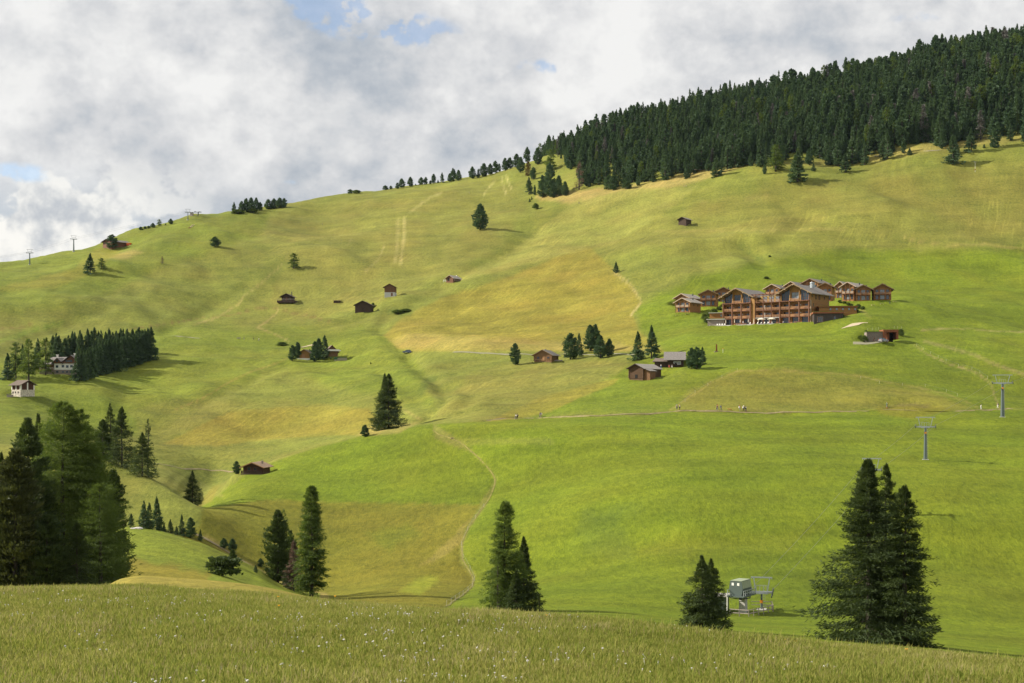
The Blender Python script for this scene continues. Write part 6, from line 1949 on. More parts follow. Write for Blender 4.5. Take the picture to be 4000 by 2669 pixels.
for sg, ys_, ye_ in ((1, .6, 6.5), (-1, 12, 6.5)):
    for i in range(6):
        f0, f1 = i / 6, (i + 1) / 6
        ya, yb = ys_ + (ye_ - ys_) * f0, ys_ + (ye_ - ys_) * (f1 + .012)
        za, zb_ = zE_ + (zR_ - zE_) * f0, zE_ + (zR_ - zE_) * f1
        xl0, xl1 = u_(140 + 50 * f0), u_(140 + 50 * f1)
        a.add([(xl0, ya, za), (u_(262), ya, za), (u_(262), yb, zb_ - .05), (xl1, yb, zb_ - .05), (xl0, ya, za + .2), (u_(262), ya, za + .2), (u_(262), yb, zb_ + .1), (xl1, yb, zb_ + .1)],
              [(3, 2, 1, 0), (4, 5, 6, 7), (0, 1, 5, 4), (1, 2, 6, 5), (2, 3, 7, 6), (3, 0, 4, 7)])
a.build("roof", SHINGLE, fmh, "long grey roof over the wooden wing")
gable_roof(fmh, u_(210), u_(240), -.5, 4.5, v_(1415), v_(1400), .8, .6, .18, SHINGLE, WOOD_OLD, 5, name="dormer_roof")
a = MB(); a.prism([(u_(212), v_(1420)), (u_(238), v_(1420)), (u_(238), v_(1414)), (u_(225), v_(1401)), (u_(212), v_(1414))], -.45, 2); a.build("dormer_wall", WOOD_D, fmh)
gable_roof(fmh, u_(232), u_(312), 8, 13, v_(1398), v_(1383), .6, .6, .18, SHINGLE_L, WOOD_OLD, 5, name="back_roof")
for px_, py_ in ((223, 1432), (246, 1431), (263, 1432), (279, 1431)):
    w_ = window(fmh, (u_(px_), -.05, v_(py_)), 0, 1.1, 1.1, SHUT, GLASS, 2, 1)
for px_, py_ in ((224, 1453), (246, 1453), (262, 1453), (276, 1453)):
    window(fmh, (u_(px_), -.02, v_(py_)), 0, 1.0, .8, SHUT, GLASS, 2, 1)
for px_ in (261, 270, 279):
    window(fmh, (u_(px_), -.42, v_(1411)), 0, .8, .9, SHUT, GLASS)
window(fmh, (u_(224), -.52, v_(1411)), 0, .8, .9, SHUT, GLASS)
for px_, zt_ in ((209, 1384), (278, 1379)):
    a = MB(); a.box(u_(px_) - .35, u_(px_) + .35, 5, 5.7, v_(1405), v_(zt_ + 3)); a.box(u_(px_) - .5, u_(px_) + .5, 4.85, 5.85, v_(zt_ + 3) + .01, v_(zt_)); a.build("chimney", PLASTER, fmh)
railing(fmh, (u_(152), 1.2), (u_(205), 1.2), v_(1445), 1.0, WHITEP, 'open', "railing", 6)

# hut on the left ridge
y_ = hy(425, 964)
o, w, ze, zp = hut(402, 436, 964, 944, 934, y_, R(36), 16, "mountain_hut", "ski hut on the left ridge with grey roof, partly behind a round tree", WOOD_D, SHINGLE, WOOD_OLD, ov=1.2, ovf=1.3, wins=((.25, 2.0, 1.2, 1.0), (.7, 2.0, 1.2, 1.0)), cat="hut")
bn_ = empty("banner", ground(409, 966, 700), 0, "tall red feather banner before the ski hut on the left ridge", "flag")
a = MB(); a.tube((0, 0, -.3), (0, 0, 4.4), .04, .03, 6); a.build("pole", WHITEP, bn_)
a = MB(); a.prism([(.06, 1.2), (.5, 1.3), (.95, 3.1), (.85, 4.0), (.4, 4.35), (.06, 4.2)], -.02, .02); a.build("cloth", simple("red_cloth", (0.55, 0.05, 0.06), .8, .1, 3), bn_)
tn = empty("play_tent", ground(494, 961, 700), R(-8), "orange and yellow bouncy tent with a ramp right of the ski hut", "tent")
a = MB(); a.box(0, 3.0, 0, 2.4, .3, 1.9); a.build("tent_body", simple("red_orange_canvas", (0.70, 0.10, 0.02), .7, .1, 3), tn)
a = MB(); a.prism([(-.15, 1.91), (3.15, 1.91), (3.0, 2.3), (0, 2.2)], -.1, 2.5); a.build("tent_top", simple("yellow_canvas", (0.85, 0.42, 0.02), .7, .1, 3), tn)
a = MB(); a.prism([(1.9, 1.0), (3.6, .0), (3.6, .12), (1.9, 1.15)], -.7, -.02); a.build("ramp", STEEL, tn)

# stone faced garage with rusty portal
yG = gar.y; s_ = FP / yG
G = empty("garage_entrance", (gar.x - 54 / s_, yG, (HZ - 1336) * yG / FP), 0, "rusty steel portal beside a dry stone retaining wall dug into the slope", "garage")
a = MB(); a.box(0, 73 / s_, .4, 4, -1, 39 / s_); a.build("retaining_wall", STONE, G)
a = MB(); g5 = np.random.default_rng(9)
z_ = 0
while z_ < 38 / s_:
    x_ = 0; h_ = g5.uniform(.22, .42)
    while x_ < 72 / s_:
        w_ = g5.uniform(.3, .75)
        d_ = g5.uniform(.0, .14)
        if not (4.1 < x_ < 5.0 and z_ < 2.2): a.box(x_ + .02, x_ + w_ - .02, .25 - d_, .39, z_ + .02, z_ + h_ - .02)
        x_ += w_
    z_ += h_
a.build("wall_stone", STONE, G, kind="stuff")
a = MB(); a.box(25 / s_, 32 / s_, .2, .3, 0, 22 / s_); a.build("door", WOOD_D, G)
a = MB(); a.box(-.2, 75 / s_, -.1, 4, 39 / s_, 41 / s_); a.build("turf_roof", TURF, G)
x0_ = 63 / s_; x1_ = 122 / s_
a = MB(); a.box(x0_, x1_, -.6, 6, 38 / s_, 48 / s_); a.box(x1_ - .8, x1_, -.6, 6, 10 / s_, 38 / s_ - .01); a.box(x0_, x0_ + 1.4, -.3, 6, -1, 38 / s_ - .01); a.box(x0_ + 1.41, x0_ + 2.9, 1.4, 6, -1, 38 / s_ - .01); a.build("portal", RUST, G)
a = MB(); a.box(x0_ + 2.91, x1_ - .81, 4.5, 4.8, -1, 38 / s_ - .01); a.build("dark_gateway", DARKIN, G)

# ================================================================ lift
def lift_tower(loc, H, rz, label, group, arm=5.0, name="lift_tower", gantry=True, small=False):
    o = empty(name, loc, rz, label, "lift tower", group)
    a = MB(); a.tube((0, 0, -1.0), (0, 0, H - 1.5), .62 * (H / 11), .36 * (H / 11), 8); a.build("mast", STEEL_G, o)
    a = MB(); a.box(-.8, .8, -.8, .8, -.8, .14); a.build("footing", CONCRETE, o)
    a = MB(); a.beam((-arm / 2, 0, H - 1.3), (arm / 2, 0, H - 1.3), .36, .34); a.beam((-1.1, 0, H - 1.45), (1.1, 0, H - 1.45), .5, .3)
    a.build("crossarm", STEEL, o)
    if gantry:
        a = MB()
        a.beam((-arm * .48, 0, H + 1.15), (arm * .48, 0, H + 1.15), .16, .2)
        for sx in (-1, 1):
            a.beam((sx * arm * .36, 0, H + 1.1), (sx * arm * .26, 0, H - 1.2), .16, .16)
            a.box(sx * arm * .46 - .05, sx * arm * .46 + .05, -.05, .05, H + .85, H + 1.05)
        a.build("gantry_frame", STEEL, o)
        a = MB()
        for x_ in (-.9, -.3, .3, .9):
            a.tube((x_, -.5, H - 1.2), (x_, -.5, H - .2), .03, .03, 4); a.tube((x_, .5, H - 1.2), (x_, .5, H - .2), .03, .03, 4)
        for y_ in (-.5, .5):
            a.tube((-.9, y_, H - .2), (.9, y_, H - .2), .03, .03, 4)
        a.build("service_platform", STEEL, o)
    for sx in (-1, 1):
        a = MB(); c = Vector((sx * arm / 2, 0, H - 1.0))
        a.beam(c + Vector((0, -1.1, -.25)), c + Vector((0, 1.1, .25)), .12, .2)
        sh_ = a.build("sheave_arm", STEEL_D, o)
        for k in range(4):
            t = -0.95 + 1.9 * k / 3
            b = MB(); p = c + Vector((0, t, t * .24 - .24)); b.tube(p + Vector((-.09, 0, 0)), p + Vector((.09, 0, 0)), .22, .22, 10)
            b.build("sheave_wheel", STEEL_D, sh_)
    if not small:
        a = MB(); a.box(-.28, .28, -.52 * (H / 11), -.44 * (H / 11), H - 3.1, H - 2.6); a.build("number_plate", ORANGE, o)
        a = MB()
        for i in range(int(H * 2)):
            a.box(.28, .62, -.5, -.46, .5 + i * .45, .54 + i * .45)
        a.tube((.28, -.5, .4), (.24, -.42, H - 1.6), .025, .025, 4); a.tube((.62, -.5, .4), (.58, -.42, H - 1.6), .025, .025, 4)
        a.build("ladder", STEEL, o)
    return o


def cable(name, pts, label, sag=.012, r=.024, group=None):
    P = []
    for a, b in zip(pts, pts[1:]):
        a, b = Vector(a), Vector(b)
        L_ = (b - a).length
        n = 10
        for i in range(n):
            t = i / n
            p = a.lerp(b, t); p.z -= 4 * sag * L_ * t * (1 - t) * .5
            P.append(p)
    P.append(Vector(pts[-1]))
    m = MB(); m.path(P, r, 5)
    o = m.build(name, CABLE)
    return tag(o, label, "cable", group)


LTG = "chair lift towers crossing the right meadow"
tw = []
for px, base, H, lb in ((3405, 2010, 11.0, "lift tower hidden behind the old spruces, its top frame showing between them"),
                        (3615, 1796, 10.6, "nearer grey lift tower standing free on the right meadow"),
                        (3916, 1630, 13.3, "upper lift tower at the right edge behind the walkers' path"),
                        (4230, 1480, 12.0, "lift tower outside the right border of the photo")):
    g = ground(px, base, 180)
    H_ = {3405: (base - 1812) * g.y / FP, 3615: (1796 - 1648) * g.y / FP, 3916: (1630 - 1480) * g.y / FP, 4230: 12}[px]
    lift_tower(g, H_, R(-14), lb, LTG, arm=76 * g.y / FP)
    tw.append((g, H_, 76 * g.y / FP))
# bottom station
gs = ground(2918, 2398, 120)
ys_ = gs.y; s_ = FP / ys_
gs = ground(2893, 2398, 120)
ST = empty("lift_station", gs, R(-33), "bottom lift station with a grey green drive housing on a concrete column", "lift station")
ST.scale = (.86, .86, .86)
a = MB(); a.prism([(-.65, -1.2), (.65, -1.2), (.6, 3.4), (-.6, 3.4)], .6, 1.8); a.build("column", CONCRETE, ST)
HB_ = 3.75
a = MB(); a.box(-1.5, 1.9, -2.9, 2.9, HB_ - .28, HB_ - .02); a.build("platform", STEEL_G, ST)
hx = 1.25
prof = [(-hx * .92, HB_), (hx * .92, HB_), (hx * 1.12, HB_ + 1.3), (hx * .92, HB_ + 2.7), (-hx * .92, HB_ + 2.7), (-hx * 1.12, HB_ + 1.3)]
a = MB(); a.prism(prof, -2.2, 1.9); a.build("drive_housing", STEEL_G, ST)
pm = simple("pale_green_panel", (0.25, 0.29, 0.19), .5, .06, 1.0)
for i in range(5):
    ya = -2.15 + i * .82
    b = MB(); b.add([(hx * 1.12 + .03, ya + .03, HB_ + 1.32), (hx * 1.12 + .03, ya + .79, HB_ + 1.32), (hx * .92 + .03, ya + .79, HB_ + 2.66), (hx * .92 + .03, ya + .03, HB_ + 2.66),
                     (hx * 1.12 - .03, ya + .03, HB_ + 1.32), (hx * 1.12 - .03, ya + .79, HB_ + 1.32), (hx * .92 - .03, ya + .79, HB_ + 2.66), (hx * .92 - .03, ya + .03, HB_ + 2.66)],
                    [(0, 1, 2, 3), (7, 6, 5, 4), (4, 5, 1, 0), (5, 6, 2, 1), (6, 7, 3, 2), (7, 4, 0, 3)])
    b.build("side_panel", pm, ST)
for xx in (-.62, .5):
    b = MB(); b.box(xx - .22, xx + .22, -2.24, -2.205, HB_ + 1.85, HB_ + 2.35); b.build("white_panel", WHITEP, ST)
b = MB(); b.box(-hx * .92, hx * .92, -2.25, 1.95, HB_ + 2.72, HB_ + 2.78); b.build("roof", pm, ST)
railing(ST, (1.85, -2.8), (1.85, 2.8), HB_, 1.0, STEEL, 'open', "railing", 7); railing(ST, (-1.45, -2.8), (-1.45, 2.8), HB_, 1.0, STEEL, 'open', "railing", 5)
b = MB(); b.ring((0, 0, HB_ - .65), 1.85, 2, .14, 22); b.tube((0, 0, HB_ - 1.1), (0, 0, HB_ - .3), .3, .3, 10)
for i in range(6):
    t = i * PI / 3; b.tube((0, 0, HB_ - .65), (1.85 * math.cos(t), 1.85 * math.sin(t), HB_ - .65), .05, .05, 4)
b.build("bull_wheel", STEEL_D, ST)
b = MB(); b.beam((0, 2.9, HB_ - .1), (.0, 5.4, HB_ - .25), 1.2, .22); b.build("walkway", STEEL, ST)
b = MB(); b.tube((-1.45, -2.9, -1.2), (-1.45, -2.9, HB_ - .3), .09, .09, 8); b.build("prop", WHITEP, ST)
# station mast with gantry
gm = ground(2975, 2382, 120)
tm = lift_tower(gm, (2382 - 2283) * gm.y / FP, R(-14), "squat lift mast with wide steel frame right behind the drive housing", LTG, arm=86 * gm.y / FP, name="lift_mast")
b = MB()
for sx in (-1, 1):
    for k in range(8):
        t = -1.6 + 3.2 * k / 7
        b.tube((sx * 1.75 - .08, t, 2.75 + t * .22), (sx * 1.75 + .08, t, 2.75 + t * .22), .16, .16, 8)
    b.beam((sx * 1.75, -1.7, 2.9 - .4), (sx * 1.75, 1.7, 2.9 + .38), .1, .14)
b.build("roller_battery", STEEL_D, tm)
# operator hut behind the young spruces
gh = ground(2810, 2396, 120)
oh = empty("operator_hut", gh, R(-20), "small operator hut with pale flat roof mostly hidden by the young spruces", "hut")
a = MB(); a.box(-3.2, 1.0, 0, 3, -1, 2.7); a.build("wall", STEEL_G, oh)
a = MB(); a.box(-3.5, 1.4, -.4, 3.4, 2.72, 2.9); a.build("roof", simple("pale_roof_sheet", (.36, .34, .31), .6, .1, 2), oh)
window(oh, (-.4, -.02, 1.5), 0, 1.4, 1.3, STEEL_D, GLASS)
# wooden fence round the station
fen = empty("station_fence", ground(2850, 2408, 120), 0, "two rail wooden fence around the lift station", "fence")
corner = [ground(2852, 2405, 120), ground(2925, 2410, 120), ground(3020, 2390, 120), ground(3015, 2376, 120), ground(2935, 2374, 120)]
o0 = Vector(fen.location)
for ci in range(len(corner) - 1):
    p, q = corner[ci] - o0, corner[ci + 1] - o0
    n = max(2, int((q - p).length / 1.5))
    for i in range(n):
        c = p.lerp(q, i / n)
        a = MB(); a.box(c.x - .06, c.x + .06, c.y - .06, c.y + .06, c.z - .4, c.z + 1.15); a.build("post", WOOD_GREY, fen)
    for z_ in (.5, 1.05):
        a = MB(); a.beam(p + Vector((0, 0, z_)), q + Vector((0, 0, z_)), .07, .12); a.build("rail", WOOD_GREY, fen)
# ropes
for sx, lb in ((-1, "left haul rope of the chair lift rising from the station to the right"), (1, "right haul rope of the chair lift rising from the station to the right")):
    pts = []
    rz = R(-14)
    for g, H_, arm in [(gm, (2382 - 2283) * gm.y / FP, 86 * gm.y / FP)] + tw:
        pts.append(g + Vector((sx * arm / 2 * math.cos(rz), sx * arm / 2 * math.sin(rz), H_ - .85)))
    cable("haul_rope", pts, lb)

# lift on the left ridge
LL = "lift towers on the left ridge"
lw = []
for px, base, top, lb in ((-70, 1060, 1004, "ridge lift tower beyond the left border"), (116, 1034, 976, "lower left ridge lift tower against the clouds"), (288, 982, 923, "second ridge lift tower left of the ski hut"), (734, 859, 819, "top ridge lift tower at the mound")):
    g = ground(px, base, 600)
    H_ = (base - top) * g.y / FP - .9
    lift_tower(g, H_, R(25), lb, LL, arm=4.2, gantry=True, small=True)
    lw.append((g, H_))
gt_ = ground(772, 842, 600)
o = empty("lift_top_station", gt_, R(10), "flat T shaped return wheel station on top of the mound", "lift station", LL)
a = MB(); a.tube((0, 0, -1), (.6, 0, 2.4), .45, .4, 8); a.build("column", STEEL_D, o)
a = MB(); a.beam((-2.9, 0, 2.6), (3.2, 0, 2.8), .5, .3); a.box(-2.6, -1.2, -.4, .4, 2.75, 3.1); a.box(.6, 2.2, -.4, .4, 2.9, 3.1); a.build("wheel_frame", STEEL_D, o)
a = MB(); a.ring((1.0, 0, 2.45), 1.6, 2, .12, 16); a.build("return_wheel", STEEL_D, o)
o = empty("lift_cabin", ground(749, 844, 600), R(-15), "little grey lift attendant cabin on the mound", "cabin")
a = MB(); a.box(-1.1, 1.1, -1, 1, -.6, 2.4); a.build("wall", WOOD_GREY, o)
a = MB(); a.box(-1.25, 1.25, -1.15, 1.15, 2.42, 2.6); a.build("roof", STEEL_D, o)
window(o, (0, -1.02, 1.4), 0, .8, .7, STEEL_D, GLASS)
for sx in (-1, 1):
    pts = []
    for g, H_ in lw:
        pts.append(g + Vector((sx * 2.1 * math.cos(R(25)), sx * 2.1 * math.sin(R(25)), H_ - .85)))
    pts.append(gt_ + Vector((0, sx * 1.2, 2.5)))
    cable("haul_rope", pts, ("near" if sx < 0 else "far") + " haul rope along the left ridge lift", r=.035)

# ================================================================ tracks
def ribbon(name, pts, w, mat, label, ymin=250, wid=None, lift=.10, cat="path"):
    P = [ground(a, b, ymin) for a, b in pts]
    D = []
    for a, b in zip(P, P[1:]):
        n = max(2, int((b - a).length / 2.5))
        D += [a.lerp(b, i / n) for i in range(n)]
    D.append(P[-1])
    for _ in range(3):
        D = [D[0]] + [(D[i - 1] + D[i] * 2 + D[i + 1]) / 4 for i in range(1, len(D) - 1)] + [D[-1]]
    vs, fs = [], []
    xs, ysn = [], []
    for i, p in enumerate(D):
        t = (D[min(i + 1, len(D) - 1)] - D[max(i - 1, 0)]); t.z = 0; t.normalize()
        nrm = Vector((-t.y, t.x, 0))
        ww = w * (1 + .12 * math.sin(i * .7)) if wid is None else wid(i / (len(D) - 1))
        for k in (-1, -.33, .33, 1):
            q = p + nrm * (ww / 2 * k)
            xs.append(q.x); ysn.append(q.y)
    zs = height(np.array(xs), np.array(ysn)) + lift
    vs = np.stack([xs, ysn, zs], -1)
    for i in range(len(D) - 1):
        for k in range(3):
            b = i * 4 + k
            fs.append((b, b + 1, b + 5, b + 4))
    me = mesh_np(name, vs, np.array(fs), [mat], smooth=True)
    o = link(name, me)
    return tag(o, label, cat, kind="structure")


DIRT = simple("trodden_earth", (0.21, 0.17, 0.08), .95, .3, .6)
ribbon("gravel_track", L(1770, 1376, 1850, 1379, 1940, 1383, 2010, 1386, 2100, 1388, 2190, 1384, 2300, 1384, 2400, 1384, 2480, 1386), 1.3, ASPH, "pale gravel track along the foot of the golden field", 350)
ribbon("gravel_path", L(3288, 1284, 3320, 1275, 3345, 1266, 3362, 1262, 3390, 1262), 2.6, GRAVEL, "short curved sand path on the meadow right of the hotel", 350, wid=lambda t: .6 + 3.6 * math.sin(PI * min(1, t * 1.1)) ** 2)
ribbon("gravel_path", L(3332, 1341, 3380, 1340, 3430, 1338, 3470, 1334), 4.0, ASPH, "grey drive leading to the garage portal", 350)
ribbon("gravel_path", L(670, 1313, 700, 1315, 740, 1319, 780, 1322), 1.6, ASPH, "pale straight path piece right of the spruce block", 350)
ribbon("gravel_path", L(1178, 1357, 1200, 1351, 1218, 1348, 1240, 1347), 1.6, GRAVEL, "pale short path behind the small light hut", 350)
ribbon("footpath", [(a, b) for a, b in L(1900, 1644, 2020, 1632, 2100, 1630, 2300, 1628, 2500, 1622, 2620, 1606, 2720, 1606, 2850, 1609, 2960, 1613, 3150, 1613, 3260, 1609, 3400, 1604, 3470, 1600, 3620, 1608, 3750, 1608, 3830, 1603, 3940, 1597, 4060, 1594)], .8, DIRT, "narrow footpath the walkers follow across the meadow", 300)
ribbon("footpath", L(1690, 1680, 1720, 1705, 1790, 1722, 1850, 1770, 1900, 1820, 1940, 1870, 1925, 1920, 1885, 1985, 1830, 2060, 1800, 2130, 1808, 2195, 1850, 2250, 1845, 2290, 1800, 2330, 1740, 2370), .32, simple("dry_grass_strip", (0.175, 0.155, 0.035), .95, .4, .6), "curving strip of dry grass between golden and green meadow", 170, lift=.06)
ribbon("footpath", L(760, 2088, 800, 2104, 860, 2140, 950, 2192, 1010, 2226, 1060, 2262, 1110, 2296, 1170, 2326), 1.0, DIRT, "sandy path running down beside the second knoll", 280, lift=.15)
ribbon("footpath", L(600, 1812, 680, 1826, 760, 1830, 850, 1832, 940, 1838), .9, DIRT, "thin path to the red brown hut", 400)

# fence posts with wire along field borders
def post_fence(pts, n, label, ymin=200, mat=None, h=1.0, wire=True):
    mat = mat or simple("pale_post", (.45, .42, .35), .8, .1, 3)
    P = [ground(a, b, ymin) for a, b in pts]
    o = empty("wire_fence", P[0], 0, label, "fence")
    seglen = [0]
    for a, b in zip(P, P[1:]): seglen.append(seglen[-1] + (b - a).length)
    Q = []
    for i in range(n):
        s = seglen[-1] * i / (n - 1)
        k = max(j for j in range(len(P) - 1) if seglen[j] <= s + 1e-6)
        q = P[k].lerp(P[k + 1], (s - seglen[k]) / max(1e-6, seglen[k + 1] - seglen[k]))
        q.z = float(height(q.x, q.y)[0])
        Q.append(q)
    me = None
    for q in Q:
        d = q - P[0]
        if me is None:
            a = MB(); a.tube((0, 0, -.3), (0, 0, h), .032, .03, 6); p_ = a.build("post", mat, o); me = p_.data; p_.location = d
        else:
            link("post", me, o, d)
    if wire:
        a = MB(); a.path([q - P[0] + Vector((0, 0, h * .9)) for q in Q], .016, 4); a.build("wire", CABLE, o)
    return o


post_fence(L(1745, 2368, 1805, 2330, 1850, 2290, 1855, 2250, 1812, 2195, 1802, 2130, 1835, 2058, 1890, 1982), 14, "thin wire fence with pale posts along the curved field edge", 170)
post_fence(L(2640, 1595, 2700, 1548, 2790, 1490, 2880, 1448), 6, "sparse pale posts up the left side of the olive mound", 300)
post_fence(L(3362, 1480, 3440, 1500, 3610, 1510, 3690, 1528, 3740, 1548), 6, "sparse pale posts over the back of the olive mound", 300)
post_fence(L(3580, 1352, 3640, 1388, 3700, 1415, 3800, 1445, 3858, 1480), 9, "white ribbon fence descending the right meadow", 300)
post_fence(L(3390, 1291, 3402, 1290, 3416, 1290, 3432, 1288), 4, "four short white posts above the stone garage wall", 300, wire=False)
post_fence(L(3493, 1283, 3510, 1284, 3521, 1285), 3, "three short white posts above the rusty portal", 300, wire=False)

# rusty stele and signpost
g = ground(2799, 1374, 300)
o = empty("rusty_stele", g, 0, "tall rusty steel stele standing in the meadow below the hotel", "monument")
a = MB(); a.prism([(-.35, -.4), (.35, -.4), (.22, 2.9), (-.22, 2.9)], -.12, .12); a.build("plate", RUST, o)
a = MB(); a.box(-.9, .9, -.6, .6, -.5, .1); a.build("footing", STONE, o)
g = ground(2824, 1378, 300)
o = empty("signpost", g, 0, "small yellow topped signpost right of the rusty stele", "sign")
a = MB(); a.tube((0, 0, -.3), (0, 0, 1.7), .05, .05, 6); a.build("post", WHITEP, o)
a = MB(); a.box(-.35, .35, -.08, -.055, 1.35, 1.75); a.build("board", simple("yellow_sign", (.75, .55, .08), .6, .05, 2), o)
g = ground(3465, 1338, 300)
o = empty("rusty_figure", g, 0, "slim rusty steel statue of a standing figure before the portal", "statue")
a = MB(); a.tube((-.12, 0, -.2), (-.1, 0, 1.0), .11, .13, 8); a.tube((.12, 0, -.2), (.1, 0, 1.0), .11, .13, 8); a.tube((0, 0, .95), (0, 0, 1.75), .22, .26, 8); a.tube((0, 0, 1.72), (0, 0, 1.85), .08, .08, 8)
a.tube((0, 0, 1.84), (0, 0, 2.12), .12, .10, 8); a.build("body", RUST, o)
g = ground(3809, 672, 700)
o = empty("weather_mast", g, 0, "thin white measuring mast on the far right slope", "mast")
a = MB(); a.tube((0, 0, -.3), (0, 0, 7.2), .08, .05, 6); a.beam((-.9, 0, 6.8), (.9, 0, 6.8), .1, .1); a.build("mast", WHITEP, o)
a = MB(); a.box(-.3, .3, -.2, .2, 1.2, 2.0); a.build("box", RUST, o)

# boulders and log on the knoll
for i, (px, py, r_, lb) in enumerate(((535, 2066, .55, "longest white boulder beside the close trio of spruces"), (548, 2065, .42, "rounded white boulder in the middle of the pile"), (520, 2066, .33, "small white boulder at the left of the pile"))):
    g = ground(px, py, 255)
    bm_ = bmesh.new(); bmesh.ops.create_icosphere(bm_, subdivisions=2, radius=r_)
    for v in bm_.verts:
        v.co.x *= 1.5; v.co.z *= .6; v.co *= 1 + .2 * math.sin(v.co.x * 5 + i * 2) * math.cos(v.co.y * 6)
    m_ = bpy.data.meshes.new("boulder"); bm_.to_mesh(m_); bm_.free(); m_.materials.append(simple("pale_rock", (.62, .58, .54), .9, .15, 3, bump=.3))
    o = link("boulder", m_, None, g); tag(o, lb, "boulder", "pile of white boulders")
g = ground(483, 2064, 255)
o = empty("marker_board", g, R(10), "narrow white and red board at the right edge of the near larch", "sign")
a = MB(); a.box(-.06, .06, -.05, .05, -.2, 1.6); a.box(-.05, .0, -.045, -.02, .2, 1.5); a.build("post", WHITEP, o)
a = MB(); a.box(.09, .40, -.03, .0, .45, 1.5); a.build("board", simple("faded_red", (.55, .2, .2), .8, .1, 2), o)
# bench boards in the meadow
for i, (px, py, ln, rz, lb) in enumerate(((2697, 1604, 3.0, -.35, "pale plank bridging the footpath, left one"), (2776, 1604, 3.2, 0.0, "pale plank on the footpath beside the backpackers"), (1770, 1712, 1.6, .2, "short pale plank lying in the hollow meadow"))):
    g = ground(px, py, 300)
    a = MB(); a.box(-ln / 2, ln / 2, -.2, .2, -.05, .12); o = a.build("plank", WOOD_W, None, None); o.location = g; o.rotation_euler = (0, 0, rz); tag(o, lb, "plank")

# ================================================================ cars
def car(loc, rz, col, label, s=1.0):
    o = empty("parked_car", loc, rz, label, "car")
    o.scale = (s, s, s)
    paint = simple("car_paint_%d" % int(col[2] * 1000), col, .3, .03, 1, coat=.6)
    prof = [(-2.1, .35), (-2.12, .75), (-1.95, .98), (-1.75, 1.02), (-1.5, 1.05), (1.1, 1.0), (1.9, .85), (2.12, .68), (2.12, .35)]
    a = MB(); a.prism([(-2.1, .3)] + prof[1:-1] + [(2.12, .3)], -.86, .86); a.build("body", paint, o)
    a = MB()
    lo = [(-1.95, 1.0), (1.15, 1.02)]; hi = [(-1.55, 1.48), (-1.2, 1.52), (.0, 1.5), (.35, 1.42)]
    pf = [(-1.95, 1.0), (-1.55, 1.46), (-1.2, 1.52), (0, 1.5), (.4, 1.4), (1.15, 1.0)]
    a.add([(x, -.8 if z < 1.1 else -.62, z) for x, z in pf] + [(x, .8 if z < 1.1 else .62, z) for x, z in pf], [(0, 1, 7, 6), (1, 2, 8, 7), (2, 3, 9, 8), (3, 4, 10, 9), (4, 5, 11, 10), (5, 4, 3, 2, 1, 0), (6, 7, 8, 9, 10, 11)])
    a.build("glasshouse", GLASS, o)
    a = MB(); a.box(-1.5, .3, -.6, .6, 1.505, 1.55); a.build("roof", paint, o)
    for x in (-1.35, 1.35):
        for y in (-.86, .86):
            b = MB(); b.tube((x, y - .1, .33), (x, y + .1, .33), .33, .33, 14); wh = b.build("wheel", simple("tyre", (.02, .02, .02), .9, .1, 3), o)
            b = MB(); b.tube((x, y - .11, .33), (x, y + .11, .33), .19, .19, 10); b.build("rim", STEEL, wh)
    for y in (-.65, .65):
        b = MB(); b.box(2.08, 2.14, y - .2, y + .2, .66, .8); b.build("headlight", WHITEP, o)
        b = MB(); b.box(-2.14, -2.08, y - .15, y + .15, .72, .92); b.build("tail_light", simple("tail_red", (.5, .02, .02), .4, .1, 3), o)
    return o


car(ground(1590, 1380, 300), R(178), (0.10, 0.14, 0.22), "blue estate car parked where the ravine meets the golden field", 1.05)
gcar = ground(3449, 1338, 300)
car(Vector((gcar.x, gcar.y - .6, gcar.z + .1)), R(38), (0.22, 0.235, 0.25), "silver grey car parked before the stone garage wall", 1.0)

# ================================================================ people
SKIN = simple("skin", (0.45, 0.27, 0.19), .6, .05, 2)


def skin_mesh(name, verts, edges, radii, root=0, sub=1):
    me = bpy.data.meshes.new(name + "_src")
    me.from_pydata(verts, edges, [])
    o = bpy.data.objects.new(name + "_src", me)
    COL.objects.link(o)
    md = o.modifiers.new("skin", 'SKIN')
    for i, r_ in enumerate(radii):
        me.skin_vertices[0].data[i].radius = (r_, r_)
        me.skin_vertices[0].data[i].use_root = (i == root)
    sb_ = o.modifiers.new("sub", 'SUBSURF'); sb_.levels = sub; sb_.render_levels = sub
    bpy.context.view_layer.update()
    ev = o.evaluated_get(bpy.context.evaluated_depsgraph_get())
    m2 = bpy.data.meshes.new_from_object(ev)
    m2.name = name
    bpy.data.objects.remove(o); bpy.data.meshes.remove(me)
    m2.polygons.foreach_set("use_smooth", [True] * len(m2.polygons))
    return m2


